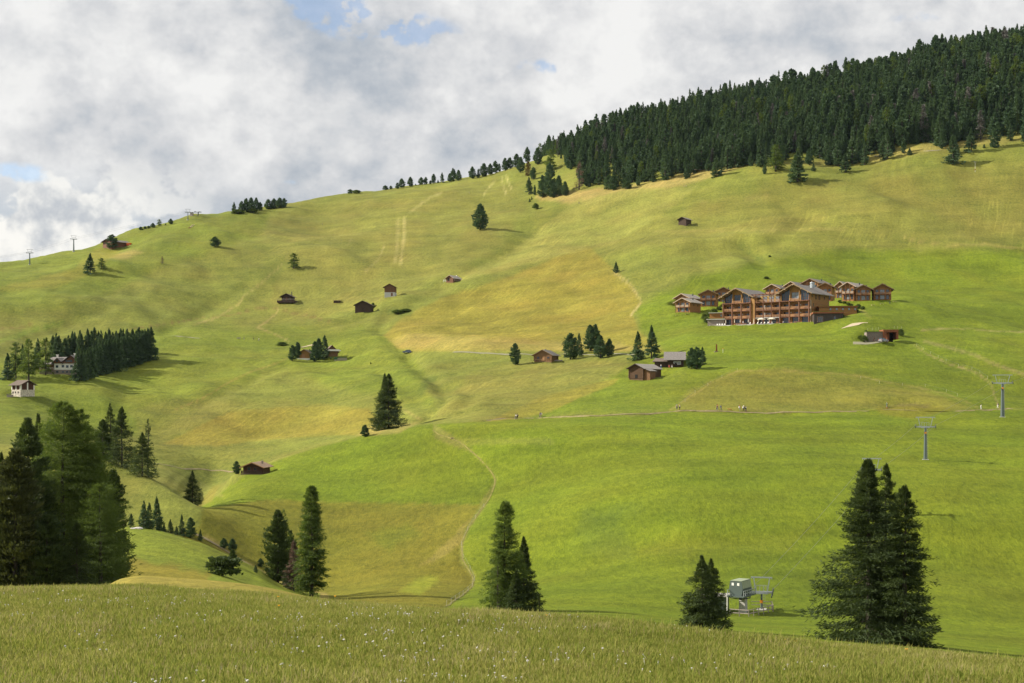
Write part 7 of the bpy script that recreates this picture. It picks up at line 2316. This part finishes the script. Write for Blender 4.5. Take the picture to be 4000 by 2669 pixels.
def body_parts(stride, arm, sit=False):
    """walking figure facing +x, 1.72 m tall"""
    s = stride
    hipz = .92 if not sit else .48
    V_ = [(0, 0, hipz), (0, 0, hipz + .25), (0, 0, hipz + .50), (.01, 0, hipz + .58), (.03, 0, hipz + .70), (.02, 0, hipz + .78),   # 0-5 spine neck head
          (0, .1, hipz - .04), (s * .5 + (.38 if sit else .04), .11, .48), (s, .11, .08), (s + .14, .11, .04),               # 6-9 left leg
          (0, -.1, hipz - .04), (-s * .35 + (.38 if sit else .06), -.11, .48), (-s + (.38 if sit else 0), -.11, .08), (-s + .14 + (.38 if sit else 0), -.11, .04),
          (0, .19, hipz + .47), (-arm * .6, .24, hipz + .22), (-arm * .4 + .06, .24, hipz - .02), (-arm * .4 + .1, .24, hipz - .10),
          (0, -.19, hipz + .47), (arm * .5, -.24, hipz + .22), (arm + .1, -.24, hipz + .02), (arm + .15, -.24, hipz - .05)]
    E_ = [(0, 1), (1, 2), (2, 3), (3, 4), (4, 5), (0, 6), (6, 7), (7, 8), (8, 9), (0, 10), (10, 11), (11, 12), (12, 13),
          (2, 14), (14, 15), (15, 16), (16, 17), (2, 18), (18, 19), (19, 20), (20, 21)]
    Rr = [.13, .125, .13, .055, .095, .07, .09, .062, .045, .04, .09, .062, .045, .04, .06, .042, .034, .03, .06, .042, .034, .03]
    body = skin_mesh("person_body", V_, E_, Rr)
    sh_i = [0, 1, 2, 14, 15, 18, 19]
    mp = {k: i for i, k in enumerate(sh_i)}
    shirt = skin_mesh("person_shirt", [V_[k] for k in sh_i], [(mp[a], mp[b]) for a, b in ((0, 1), (1, 2), (2, 14), (14, 15), (2, 18), (18, 19))], [.155, .15, .155, .085, .07, .085, .07])
    tr_i = [0, 6, 7, 8, 10, 11, 12]
    mp = {k: i for i, k in enumerate(tr_i)}
    trs = skin_mesh("person_trousers", [V_[k] for k in tr_i], [(mp[a], mp[b]) for a, b in ((0, 6), (6, 7), (7, 8), (0, 10), (10, 11), (11, 12))], [.16, .115, .09, .07, .115, .09, .07])
    hair = skin_mesh("person_hair", [(-.02, 0, hipz + .76), (.0, 0, hipz + .81), (-.06, 0, hipz + .70)], [(0, 1), (0, 2)], [.11, .08, .08])
    pack = MB(); pack.add([(x, y, z) for x, y, z in [(-.34, -.15, hipz + .08), (-.15, -.17, hipz + .08), (-.15, .17, hipz + .08), (-.34, .15, hipz + .08), (-.30, -.13, hipz + .56), (-.13, -.15, hipz + .54), (-.13, .15, hipz + .54), (-.30, .13, hipz + .56)]],
                          [(3, 2, 1, 0), (4, 5, 6, 7), (0, 1, 5, 4), (1, 2, 6, 5), (2, 3, 7, 6), (3, 0, 4, 7)])
    po = pack.build("backpack", SKIN); pm_ = po.data; bpy.data.objects.remove(po)
    return body, shirt, trs, hair, pm_


POSES = [body_parts(.26, .16), body_parts(.08, .05), body_parts(.18, -.12), body_parts(.1, .1, True)]


def cmat(name, c):
    return simple("cloth_" + name, c, .85, .08, 4)


CC_ = dict(black=(.02, .02, .025), white=(.75, .74, .72), red=(.50, .06, .05), pink=(.62, .25, .25), blue=(.08, .15, .32), grey=(.2, .2, .22), khaki=(.32, .26, .16), navy=(.03, .045, .09), green=(.12, .22, .08), yellow=(.6, .45, .08), lilac=(.4, .32, .5))


def person(px, py, rz, pose, shirt, trs, hair, pack, label, group=None, s=1.0, ymin=300, loc=None):
    g = loc if loc is not None else ground(px, py, ymin)
    o = empty("person", g, rz, label, "person", group)
    o.scale = (s, s, s)
    b, sh_, t_, h_, p_ = POSES[pose]
    for nm, m_, mt in (("body", b, SKIN), ("shirt", sh_, cmat(shirt, CC_[shirt])), ("trousers", t_, cmat(trs, CC_[trs])), ("hair", h_, cmat(hair, CC_[hair]))):
        c = link(nm, m_, o)
        if not m_.materials: m_.materials.append(mt)
        c.material_slots[0].link = 'OBJECT'; c.material_slots[0].material = mt
    if pack:
        c = link("backpack", p_, o); c.material_slots[0].link = 'OBJECT'; c.material_slots[0].material = cmat(pack, CC_[pack])
    return o


WK = "walkers on the meadow footpath"
for a_ in ((2014, 1639, 2.6, 0, 'white', 'grey', 'black', 'white', "left walker of the first pair from the left, in white top"),
           (2021, 1638, 2.8, 2, 'grey', 'black', 'black', 'black', "walker leaning forward with dark clothes, right of the first pair"),
           (2109, 1631, 3.0, 0, 'navy', 'grey', 'black', 'blue', "walker with blue backpack in the second pair from the left"),
           (2114, 1632, 3.2, 1, 'grey', 'khaki', 'khaki', 'white', "walker in pale shorts in the second pair from the left"),
           (2644, 1603, .4, 1, 'black', 'navy', 'grey', None, "walker in black, left of the third pair"),
           (2655, 1603, .2, 1, 'lilac', 'black', 'red', None, "walker in lilac top, right of the third pair"),
           (2800, 1603, 3.0, 1, 'black', 'black', 'black', 'khaki', "walker in black with khaki pack behind the red haired one"),
           (2803, 1604, 2.9, 0, 'black', 'grey', 'red', None, "red haired walker in dark clothes beside the plank"),
           (2817, 1604, .1, 2, 'navy', 'grey', 'black', 'blue', "walker with big blue pack right of the plank"),
           (2890, 1606, .2, 1, 'pink', 'grey', 'red', 'white', "walker in salmon pink shirt near the brown dog"),
           (2905, 1607, .4, 1, 'black', 'black', 'white', 'white', "walker in black with white hat right of the pink one"),
           (2913, 1608, .3, 0, 'white', 'navy', 'black', 'navy', "short walker in white top with small dog"),
           (3464, 1592, .6, 0, 'white', 'grey', 'khaki', 'green', "lone walker with green pack at the dark bank"),
           (3832, 1600, 0.0, 2, 'white', 'white', 'black', None, "lone walker all in white left of the upper lift tower"),
           (3898, 1595, 3.1, 0, 'grey', 'white', 'black', 'navy', "walker in pale shorts with navy pack next to the upper lift tower")):
    person(*a_[:9], group=WK if a_[0] < 3600 else None, label=a_[9] if len(a_) > 9 else a_[8]) if False else person(a_[0], a_[1], a_[2], a_[3], a_[4], a_[5], a_[6], a_[7], a_[8], WK, s=1.0 if a_[0] < 3000 else .95)
for a_ in ((953, 1328, 0, 1, 'navy', 'grey', 'black', None, "standing walker beside the meadow bench"), (990, 1328, 0, 1, 'black', 'black', 'black', None, "walker in dark clothes, middle of three on the left meadow"), (1011, 1333, .3, 0, 'white', 'grey', 'black', None, "walker in white, right of three on the left meadow"),
           (2260, 797, 0, 1, 'black', 'grey', 'black', None, "walker in black high below the forest, left of a pair"), (2264, 797, 0, 1, 'navy', 'grey', 'black', None, "walker in navy high below the forest, right of a pair"),
           (1833, 757, 0, 1, 'blue', 'grey', 'black', None, "walker in blue on the mown top slope"), (1259, 880, 0, 1, 'grey', 'navy', 'black', None, "tiny lone walker on the upper left meadow"),
           (2672, 733, 0, 1, 'pink', 'grey', 'black', None, "walker in pink on the tan strip"), (2680, 732, 0, 1, 'lilac', 'grey', 'black', None, "walker in lilac on the tan strip")):
    person(a_[0], a_[1], a_[2], a_[3], a_[4], a_[5], a_[6], a_[7], a_[8])
g = ground(932, 1326, 300)
bo = empty("meadow_bench", g, 0, "grey bench left of three walkers on the left meadow", "bench")
a = MB(); a.box(-1.0, 1.0, -.25, .25, .42, .5); a.build("seat", WOOD_GREY, bo)
a = MB(); a.box(-1.0, 1.0, .2, .28, .6, 1.0); a.build("backrest", WOOD_GREY, bo)
for x in (-.85, .85):
    a = MB(); a.box(x - .06, x + .06, -.2, .26, -.2, .42); a.build("leg", WOOD_GREY, bo)
# people near the farmhouse
person(2582, 1440, 1.6, 1, 'white', 'blue', 'black', None, "person in white beside the farmhouse annex", s=.95)
gp = ground(2614, 1437, 300)
person(2614, 1438, 4.7, 3, 'red', 'red', 'black', None, "person in red sitting before the dark farmhouse")
person(2625, 1438, 4.7, 3, 'grey', 'white', 'black', None, "person in pale trousers sitting right of the one in red")

# dogs and cows
def beast(loc, rz, s, mat, label, cat, horn=False, name="dog"):
    V_ = [(0, 0, .62), (.35, 0, .64), (.62, 0, .66), (.8, 0, .82), (.98, 0, .84), (1.12, 0, .78), (-.3, 0, .63), (-.55, 0, .60), (-.68, 0, .45),
          (.38, .13, .4), (.38, .13, .18), (.40, .13, .02), (.38, -.13, .4), (.38, -.13, .18), (.40, -.13, .02),
          (-.42, .13, .42), (-.50, .13, .2), (-.46, .13, .02), (-.42, -.13, .42), (-.50, -.13, .2), (-.46, -.13, .02)]
    E_ = [(0, 1), (1, 2), (2, 3), (3, 4), (4, 5), (0, 6), (6, 7), (7, 8), (1, 9), (9, 10), (10, 11), (1, 12), (12, 13), (13, 14), (6, 15), (15, 16), (16, 17), (6, 18), (18, 19), (19, 20)]
    Rr = [.17, .19, .15, .10, .10, .06, .17, .12, .03, .08, .045, .04, .08, .045, .04, .09, .05, .04, .09, .05, .04]
    if name not in BEAST: BEAST[name] = skin_mesh(name + "_body", V_, E_, Rr)
    m_ = BEAST[name]
    o = empty(name, loc, rz, label, cat)
    o.scale = (s, s, s)
    c = link("body", m_, o)
    if not m_.materials: m_.materials.append(mat)
    c.material_slots[0].link = 'OBJECT'; c.material_slots[0].material = mat
    a = MB()
    for sy in (-1, 1): a.add([(.86, sy * .06, .9), (.94, sy * .06, .9), (.88, sy * .13, 1.02)], [(0, 1, 2)]); 
    a.build("ears", mat, o)
    return o


BEAST = {}
DOGM = simple("ginger_fur", (.42, .18, .06), .9, .15, 4)
beast(ground(2852, 1605, 300), 3.1, .85, DOGM, "larger ginger dog on the footpath left of the pink walker", "dog")
beast(ground(2916, 1609, 300), 3.0, .42, DOGM, "small ginger dog at the feet of the short walker", "dog")
beast(ground(3464, 1596, 300), .4, .5, DOGM, "small ginger dog beside the lone walker at the dark bank", "dog")
COWB = simple("brown_hide", (.22, .10, .05), .9, .2, 3); COWC = simple("cream_hide", (.62, .50, .38), .9, .15, 3)
beast(ground(740, 894, 600), .3, 1.45, COWB, "brown cow, lowest of three below the top lift station", "cow", name="cow")
beast(ground(747, 889, 600), .5, 1.45, COWC, "cream and brown cow in the middle of three", "cow", name="cow")
beast(ground(752, 884, 600), .2, 1.45, simple("pale_hide", (.5, .38, .28), .9, .2, 3), "pale cow, highest of three below the top lift station", "cow", name="cow")

# ================================================================ terrace furniture
def on_terrace(t, b, z=0.0):
    p = HT0 + HD * t + HB * b
    p.z = HT0.z - .02 + z
    return p


def parasol(t, b, is_open, label):
    o = empty("parasol", on_terrace(t, b), -HA, label, "parasol", "cream parasols on the hotel terrace")
    a = MB(); a.tube((0, 0, 0), (0, 0, 2.75), .04, .04, 6); a.build("pole", WOOD_R, o)
    a = MB(); a.box(-.3, .3, -.3, .3, 0, .08); a.build("foot", CONCRETE, o)
    if is_open:
        a = MB(); n = 8
        rim = [(2.0 * math.cos(2 * PI * i / n), 2.0 * math.sin(2 * PI * i / n), 2.25) for i in range(n)]
        rim2 = [(x, y, z - .15) for x, y, z in rim]
        a.add([(0, 0, 2.95)] + rim + rim2, [(0, 1 + i, 1 + (i + 1) % n) for i in range(n)] + [(1 + i, 1 + n + i, 1 + n + (i + 1) % n, 1 + (i + 1) % n) for i in range(n)])
        a.build("canopy", CLOTH_W, o)
    else:
        a = MB(); a.tube((0, 0, 1.1), (0, 0, 1.5), .10, .2, 8); a.tube((0, 0, 1.5), (0, 0, 2.9), .2, .05, 8); a.build("folded_canopy", CLOTH_W, o)
    return o


parasol(t_of(2983), -2.2, True, "open cream parasol, left one on the terrace")
parasol(t_of(3022), -2.0, True, "open cream parasol, right one on the terrace")
for px, lb in ((2842, "folded parasol before the leftmost bay"), (2876, "folded parasol in front of the second bay"), (2898, "folded parasol right of the glass door"), (2930, "folded parasol at the last post of the left block"), (2951, "folded parasol at the left end of the link"), (2969, "folded parasol left of the open ones"), (3012, "folded parasol between the two open ones")):
    parasol(t_of(px), -1.6, False, lb)


def terrace_set(t, b, label):
    o = empty("picnic_table", on_terrace(t, b), -HA, label, "table", "tables on the hotel terrace")
    a = MB(); a.box(-.9, .9, -.4, .4, .7, .76); a.build("table_top", WOOD_R, o)
    for sx in (-.75, .75):
        a = MB(); a.beam((sx, -.35, 0), (sx, .35, .7), .08, .08); a.beam((sx, .35, 0), (sx, -.35, .7), .08, .08); a.build("leg", WOOD_R, o)
    for sy in (-.75, .75):
        a = MB(); a.box(-.9, .9, sy - .14, sy + .14, .42, .47); a.box(-.8, -.74, sy - .1, sy + .1, 0, .42); a.box(.74, .8, sy - .1, sy + .1, 0, .42); a.build("bench", WOOD_R, o)
    return o


for px, lb in ((2893, "wooden table left of the standing guest"), (2906, "wooden table in front of the glass door"), (2921, "wooden table right of the standing guest"), (3052, "wooden table before the right block's first bay"), (3122, "wooden table before the right block's third bay")):
    terrace_set(t_of(px), -3.0, lb)
for i, px in enumerate((2817, 2826, 2836, 2846)):
    o = empty("sun_lounger", on_terrace(t_of(px), -3.6), -HA + .5, ("first", "second", "third", "fourth")[i] + " white sun lounger from the left on the terrace edge", "lounger", "white loungers on the hotel terrace")
    a = MB(); a.box(-.3, .3, -.9, .4, .28, .36); a.build("seat", WHITEP, o)
    a = MB(); a.beam((0, .4, .33), (0, 1.0, .85), .6, .06); a.build("backrest", WHITEP, o)
    for sx, sy in ((-.25, -.8), (.25, -.8), (-.25, .3), (.25, .3)):
        a = MB(); a.box(sx - .03, sx + .03, sy - .03, sy + .03, 0, .28); a.build("leg", WHITEP, o)
chg = np.random.default_rng(4)
wh = ["leftmost", "second", "third", "fourth", "fifth", "sixth", "rightmost"]
for i in range(7):
    px = 2946 + i * 14
    o = empty("terrace_chair", on_terrace(t_of(px), -3.2 - chg.random()), -HA + chg.uniform(-1, 1), wh[i] + " white chair in the row before the link", "chair", "white chairs on the hotel terrace")
    a = MB(); a.box(-.25, .25, -.25, .25, .42, .47); a.build("seat", WHITEP, o)
    a = MB(); a.box(-.25, .25, .2, .25, .5, .95); a.build("backrest", WHITEP, o)
    for sx, sy in ((-.22, -.22), (.22, -.22), (-.22, .22), (.22, .22)):
        a = MB(); a.box(sx - .025, sx + .025, sy - .025, sy + .025, 0, .42); a.build("leg", WHITEP, o)
person(0, 0, 1.0, 1, 'white', 'blue', 'white', None, "guest in white standing on the terrace before the left block", loc=on_terrace(t_of(2912), -2.2))
person(0, 0, 2.0, 3, 'white', 'grey', 'black', None, "guest in white sitting before the right block", loc=on_terrace(t_of(3070), -2.6))
person(0, 0, .5, 3, 'pink', 'grey', 'black', None, "guest in pink sitting under the right parasol", loc=on_terrace(t_of(3018), -2.8))
for px, py, lb in ((2645, 1234, "pale bench on the grass left below the lowest chalet"), (2683, 1230, "white bench on the grass before the lowest chalet"), (3411, 1194, "low bench, left of three on the grass of the right chalets"), (3445, 1190, "low bench in the middle on the grass of the right chalets"), (3494, 1181, "low bench, right of three on the grass of the right chalets")):
    g = ground(px, py, 400)
    o = empty("garden_bench", g, 0, lb, "bench")
    a = MB(); a.box(-.8, .8, -.2, .2, .42, .5); a.build("seat", WOOD_W, o)
    for x in (-.65, .65):
        a = MB(); a.box(x - .05, x + .05, -.18, .18, -.25, .42); a.build("leg", WOOD_W, o)
g = ground(3476, 1187, 400)
o = empty("litter_bin", g, 0, "black upright bin on the grass before the rightmost chalet", "bin")
a = MB(); a.box(-.2, .2, -.2, .2, -.2, .9); a.build("bin_body", STEEL_D, o)
a = MB(); a.box(-.24, .24, -.24, .24, .92, .98); a.build("lid", STEEL_D, o)

# shrubs round the hotel and along gullies
g6 = np.random.default_rng(8)
for i, (px, py, hpx, wpx, lb) in enumerate((
        (2752, 1248, 22, 26, "shrub at the top left of the slope garden left of the hotel"), (2760, 1262, 24, 26, "dark shrub halfway down the slope garden"), (2778, 1268, 20, 24, "shrub beside the stone faced annex"), (2772, 1236, 18, 26, "shrub under the balcony chalet"), (2790, 1222, 16, 26, "long low shrub on the bank left of the hotel"), (2808, 1212, 14, 22, "highest shrub on the bank left of the hotel"),
        (3280, 1182, 10, 16, "leftmost shrub of the row below the right chalets"), (3298, 1186, 10, 16, "second shrub of the row below the right chalets"), (3314, 1191, 10, 16, "third shrub of the row below the right chalets"), (3327, 1194, 9, 12, "last shrub of the row below the right chalets"),
        (3352, 1206, 18, 22, "tall shrub above the end of the upper annex"), (3370, 1210, 14, 18, "shrub right of the tall one by the annex end"), (3340, 1218, 16, 24, "shrub before the annex windows"), (3318, 1224, 14, 20, "shrub at the end of the lower annex roof"), (3300, 1232, 16, 16, "pointed shrub by the lower annex"), (3292, 1240, 14, 14, "shrub at the corner of the lower annex"),
        (3376, 1337, 26, 30, "leafy shrub left of the stone garage wall"), (3383, 1304, 14, 14, "shrub at the top left corner of the garage wall"), (3519, 1312, 26, 26, "bushy shrub right of the rusty portal"), (3496, 1322, 20, 14, "upright shrub inside the portal edge"), (3362, 1326, 16, 22, "low shrub further left of the garage wall"),
        (1102, 1350, 14, 42, "flat spreading shrub on the meadow left of the small huts"), (1555, 1226, 16, 50, "patch of scrub below the tall narrow hut"), (1585, 1218, 12, 40, "grey green scrub at the golden field tip"), (1457, 1204, 20, 16, "bush at the right wall of the black barn"),
        (2994, 1090, 10, 20, "low green shrub on the slope behind the hotel"), (3006, 1004, 7, 10, "tiny dark shrub on the right slope"), (1448, 1422, 7, 7, "tiny shrub on the meadow below the woodpile"),
        (930, 2192, 16, 12, "little sapling on the knoll slope by the sandy path"))):
    mid_tree('bush', px, py, py - hpx, wpx, lb, "garden shrubs round the hotel" if 2700 < px < 3390 and py > 1150 and py < 1280 else None, ymin=250)
# fallen grey trunks at the forest foot
for i, (px, py, ln, rz, rx, lb) in enumerate(((2735, 668, 12, .7, .25, "fallen bleached trunk at the forest edge near the tan strip"), (3440, 612, 11, .3, .1, "heap trunk, lower left of the fallen timber"), (3460, 605, 10, -.5, .05, "heap trunk crossing the fallen timber"), (3480, 598, 12, .9, .2, "raised end trunk of the fallen timber"), (3640, 590, 13, -.6, -.1, "long fallen trunk lying across the right forest edge"))):
    g = ground(px, py, 700)
    a = MB(); a.tube((-ln / 2, 0, .3), (ln / 2, 0, .35 + ln * rx * .3), .3, .14, 7)
    for k in range(5):
        x = -ln / 2 + ln * (k + 1) / 6
        a.tube((x, 0, .3), (x + .4, .8 * (-1) ** k, 1.1), .08, .03, 5)
    o = a.build("fallen_trunk", simple("bleached_bark", (.30, .26, .23), .9, .2, 2)); o.location = g; o.rotation_euler = (0, 0, rz)
    tag(o, lb, "fallen tree", "fallen trees at the forest edge")

# ================================================================ near grass
def blade_mat(name, a, b, c_):
    m = bpy.data.materials.new(name); m.use_nodes = True
    t = NT(m.node_tree); p = m.node_tree.nodes['Principled BSDF']
    geo = t.n('ShaderNodeNewGeometry')
    pos = geo.outputs['Position']
    n = t.noise(t.vmath('MULTIPLY', pos, (1, .6, 1)), .16, 4, .6)
    n2 = t.noise(t.vmath('MULTIPLY', pos, (1, .7, 1)), .9, 3, .6)
    oi = t.n('ShaderNodeObjectInfo')
    f = t.math('ADD', t.math('MULTIPLY', n, .7), t.math('MULTIPLY', n2, .4))
    f = t.math('ADD', f, t.math('MULTIPLY', geo.outputs['Random Per Island'], .55))
    col = t.mix(t.mapr(f, .55, .95), a, b)
    col = t.mix(t.mapr(f, .98, 1.25), col, c_)
    t.put(p.inputs['Base Color'], col)
    p.inputs['Roughness'].default_value = .8; p.inputs['Specular IOR Level'].default_value = .2
    tr = t.n('ShaderNodeBsdfTranslucent'); t.put(tr.inputs[0], col)
    mx = t.n('ShaderNodeMixShader'); mx.inputs[0].default_value = .5
    t.put(mx.inputs[1], p.outputs[0]); t.put(mx.inputs[2], tr.outputs[0])
    out = [x for x in m.node_tree.nodes if x.type == 'OUTPUT_MATERIAL'][0]
    t.put(out.inputs[0], mx.outputs[0])
    return m


BL = blade_mat("meadow_blades", (.160, .205, .028), (.275, .275, .062), (.43, .385, .16))
SEED = blade_mat("seed_heads", (.28, .23, .10), (.37, .31, .15), (.45, .38, .22))
FLW = simple("white_flower", (.56, .54, .50), .8, .1, 5)


def tuft(seed, n, h, spread, w, lean=.35):
    g = np.random.default_rng(seed)
    bx, by = g.normal(0, spread, n), g.normal(0, spread, n)
    a = g.random(n) * 6.28
    hh_ = h * (.5 + .7 * g.random(n))
    lx, ly = np.cos(a) * lean * hh_ * g.random(n), np.sin(a) * lean * hh_ * g.random(n)
    s = g.random(n) * 6.28
    wx, wy = np.cos(s) * w, np.sin(s) * w
    z = np.zeros(n)
    v = np.stack([np.stack([bx - wx, by - wy, z - .03], -1), np.stack([bx + wx, by + wy, z - .03], -1),
                  np.stack([bx + lx * .45 + wx * .8, by + ly * .45 + wy * .8, hh_ * .6], -1), np.stack([bx + lx * 1.2, by + ly * 1.2, hh_], -1),
                  np.stack([bx + lx * .45 - wx * .8, by + ly * .45 - wy * .8, hh_ * .6], -1)], 1)
    V_ = v.reshape(-1, 3)
    i = np.arange(n)[:, None] * 5
    F1 = np.concatenate([i + 0, i + 1, i + 2, i + 4], 1)
    F2 = np.concatenate([i + 4, i + 2, i + 3, i + 3], 1)
    tri = np.concatenate([np.concatenate([i, i + 1, i + 2], 1), np.concatenate([i, i + 2, i + 4], 1), np.concatenate([i + 4, i + 2, i + 3], 1)])
    return V_, tri


def src_obj(name, V_, F_, mat, loc):
    me = mesh_np(name, V_, F_, [mat])
    o = link(name, me, None, loc)
    return o


g7 = np.random.default_rng(33)
srcs = []
for k in range(4):
    V_, F_ = tuft(50 + k, 30, .085 + .010 * k, .14, .0065, .6)
    p_ = at(400 + k * 900, 24.0 + k * 2)
    srcs.append(src_obj("grass_tuft", V_, F_, BL, p_))
    tag(srcs[-1], "low tuft of meadow grass in the near field", None, None, "stuff")
V_, F_ = tuft(80, 6, .17, .10, .0040, .4)
srcs.append(src_obj("seed_grass_tuft", V_, F_, SEED, at(1500, 26))); tag(srcs[-1], "tuft of tall tan seed grass in the near field", None, None, "stuff")
N = 95000
r0, r1 = 15.0, 66.0
yy_ = r0 + (r1 - r0) * g7.random(N) ** .85
uu_ = -260 + 4520 * g7.random(N)
keep_ = g7.random(N) < (yy_ / r1) ** .35
xx_ = (uu_ - CX) * yy_ / FP
# thin where it is hidden behind the brow
zz_ = height(xx_, yy_)
brow = curve(CURVES[3][0], uu_)
keep_ &= yy_ < brow + 7
xx_, yy_, zz_, uu_ = xx_[keep_], yy_[keep_], zz_[keep_], uu_[keep_]
n_ = len(xx_)
patch = fbm(xx_, yy_ * .6, 1 / 4.0, 3, .6, 2.0)
idx = g7.integers(0, 4, n_)
idx = np.where((g7.random(n_) < .07 + .16 * (patch > .12)), 4, idx)
sc = (.75 + .6 * g7.random(n_)) * (1 + .35 * patch)
print("tufts", n_)
gn_scatter("meadow_grass", np.stack([xx_, yy_, zz_], -1), np.stack([sc * 1.15, sc * 1.15, sc], -1), np.stack([np.zeros(n_), np.zeros(n_), g7.random(n_) * 6.28], -1), idx, srcs, None,
           "mixed green and straw coloured grass of the near field")
# small white flower heads
fl = MB()
for k in range(6):
    t = k * PI / 3; fl.add([(0, 0, .0), (.016 * math.cos(t), .016 * math.sin(t), .006), (.016 * math.cos(t + .7), .016 * math.sin(t + .7), .006)], [(0, 1, 2)])
fl.tube((0, 0, -.2), (0, 0, 0), .003, .003, 4)
bm_ = bmesh.new(); bmesh.ops.create_icosphere(bm_, subdivisions=1, radius=.011)
fl.add([v.co[:] for v in bm_.verts], [[v.index for v in f.verts] for f in bm_.faces]); bm_.free()
fsrc = fl.build("white_flower", FLW, None, "single white meadow flower among the near grass", "stuff"); fsrc.location = at(1600, 27) + Vector((0, 0, .22))
nF = 3000
yy_ = 16 + 30 * g7.random(nF) ** 1.1; uu_ = -200 + 4400 * g7.random(nF); xx_ = (uu_ - CX) * yy_ / FP
pt = fbm(xx_, yy_ * .8, 1 / 3.2, 3, .6, 14.0)
kp = (pt > .14) & (yy_ < curve(CURVES[3][0], uu_) + 1) & (g7.random(nF) < .8 - .45 * (uu_ > 2600))
xx_, yy_ = xx_[kp], yy_[kp]
zz_ = height(xx_, yy_) + .09 + .04 * g7.random(len(xx_))
s1 = .8 + .7 * g7.random(len(xx_))
gn_scatter("wildflowers", np.stack([xx_, yy_, zz_], -1), np.stack([s1, s1, s1], -1), np.stack([g7.normal(0, .3, len(xx_)), g7.normal(0, .3, len(xx_)), g7.random(len(xx_)) * 6], -1), np.zeros(len(xx_), int), [fsrc], None,
           "scattered tiny white flowers in the near grass")
# a few yellow hawkbits one can pick out
YEL = simple("yellow_petals", (.85, .42, .01), .7, .08, 6)
YST = simple("flower_stem", (.09, .14, .03), .8, .1, 6)
for px, py, lb in ((3541, 2543, "yellow flower on the brow before the old spruces"), (2134, 2413, "lower yellow flower of the pair below the centre clump"), (2136, 2403, "upper yellow flower of the pair below the centre clump"), (1087, 2334, "yellow flower below the tall columnar larch"), (1309, 2330, "yellow flower at the foot of the golden meadow"), (1090, 2376, "yellow flower low in the near field left of centre"), (3067, 2520, "small yellow flower left on the right brow"), (3107, 2521, "small yellow flower right on the right brow")):
    yb = float(curve(CURVES[3][0], np.array([float(px)]))[0]) - 3
    g = at(px, yb)
    if (HZ - g.z * FP / yb) < py: g = ground(px, py + 10)
    ht = max(.12, (HZ - py) * g.y / FP - g.z)
    o = empty("yellow_flower", g, 0, lb, "flower", "yellow flowers in the near field")
    a = MB(); a.tube((0, 0, -.05), (0, 0, ht), .005, .004, 5); a.build("stem", YST, o)
    a = MB()
    for k in range(10):
        t = k * PI / 5; a.add([(0, 0, ht), (.032 * math.cos(t), .032 * math.sin(t), ht + .012), (.032 * math.cos(t + .55), .032 * math.sin(t + .55), ht + .012)], [(0, 1, 2)])
    a.tube((0, 0, ht - .01), (0, 0, ht + .014), .018, .024, 8); a.build("flower_head", YEL, o)

# ================================================================ air
hz = MB()
hz.box(-1650, 1650, -30, 1780, -75, 560)
mh = bpy.data.materials.new("air")
mh.use_nodes = True
nt = mh.node_tree
nt.nodes.clear()
pv = nt.nodes.new('ShaderNodeVolumePrincipled')
pv.inputs['Color'].default_value = (0.62, 0.80, 1.0, 1)
pv.inputs['Density'].default_value = 0.000010
pv.inputs['Anisotropy'].default_value = 0.3
mo = nt.nodes.new('ShaderNodeOutputMaterial')
nt.links.new(pv.outputs[0], mo.inputs['Volume'])
hzo = hz.build("haze", mh)
tag(hzo, "thin bluish summer haze between the viewer and the far slopes", "haze", kind="stuff")
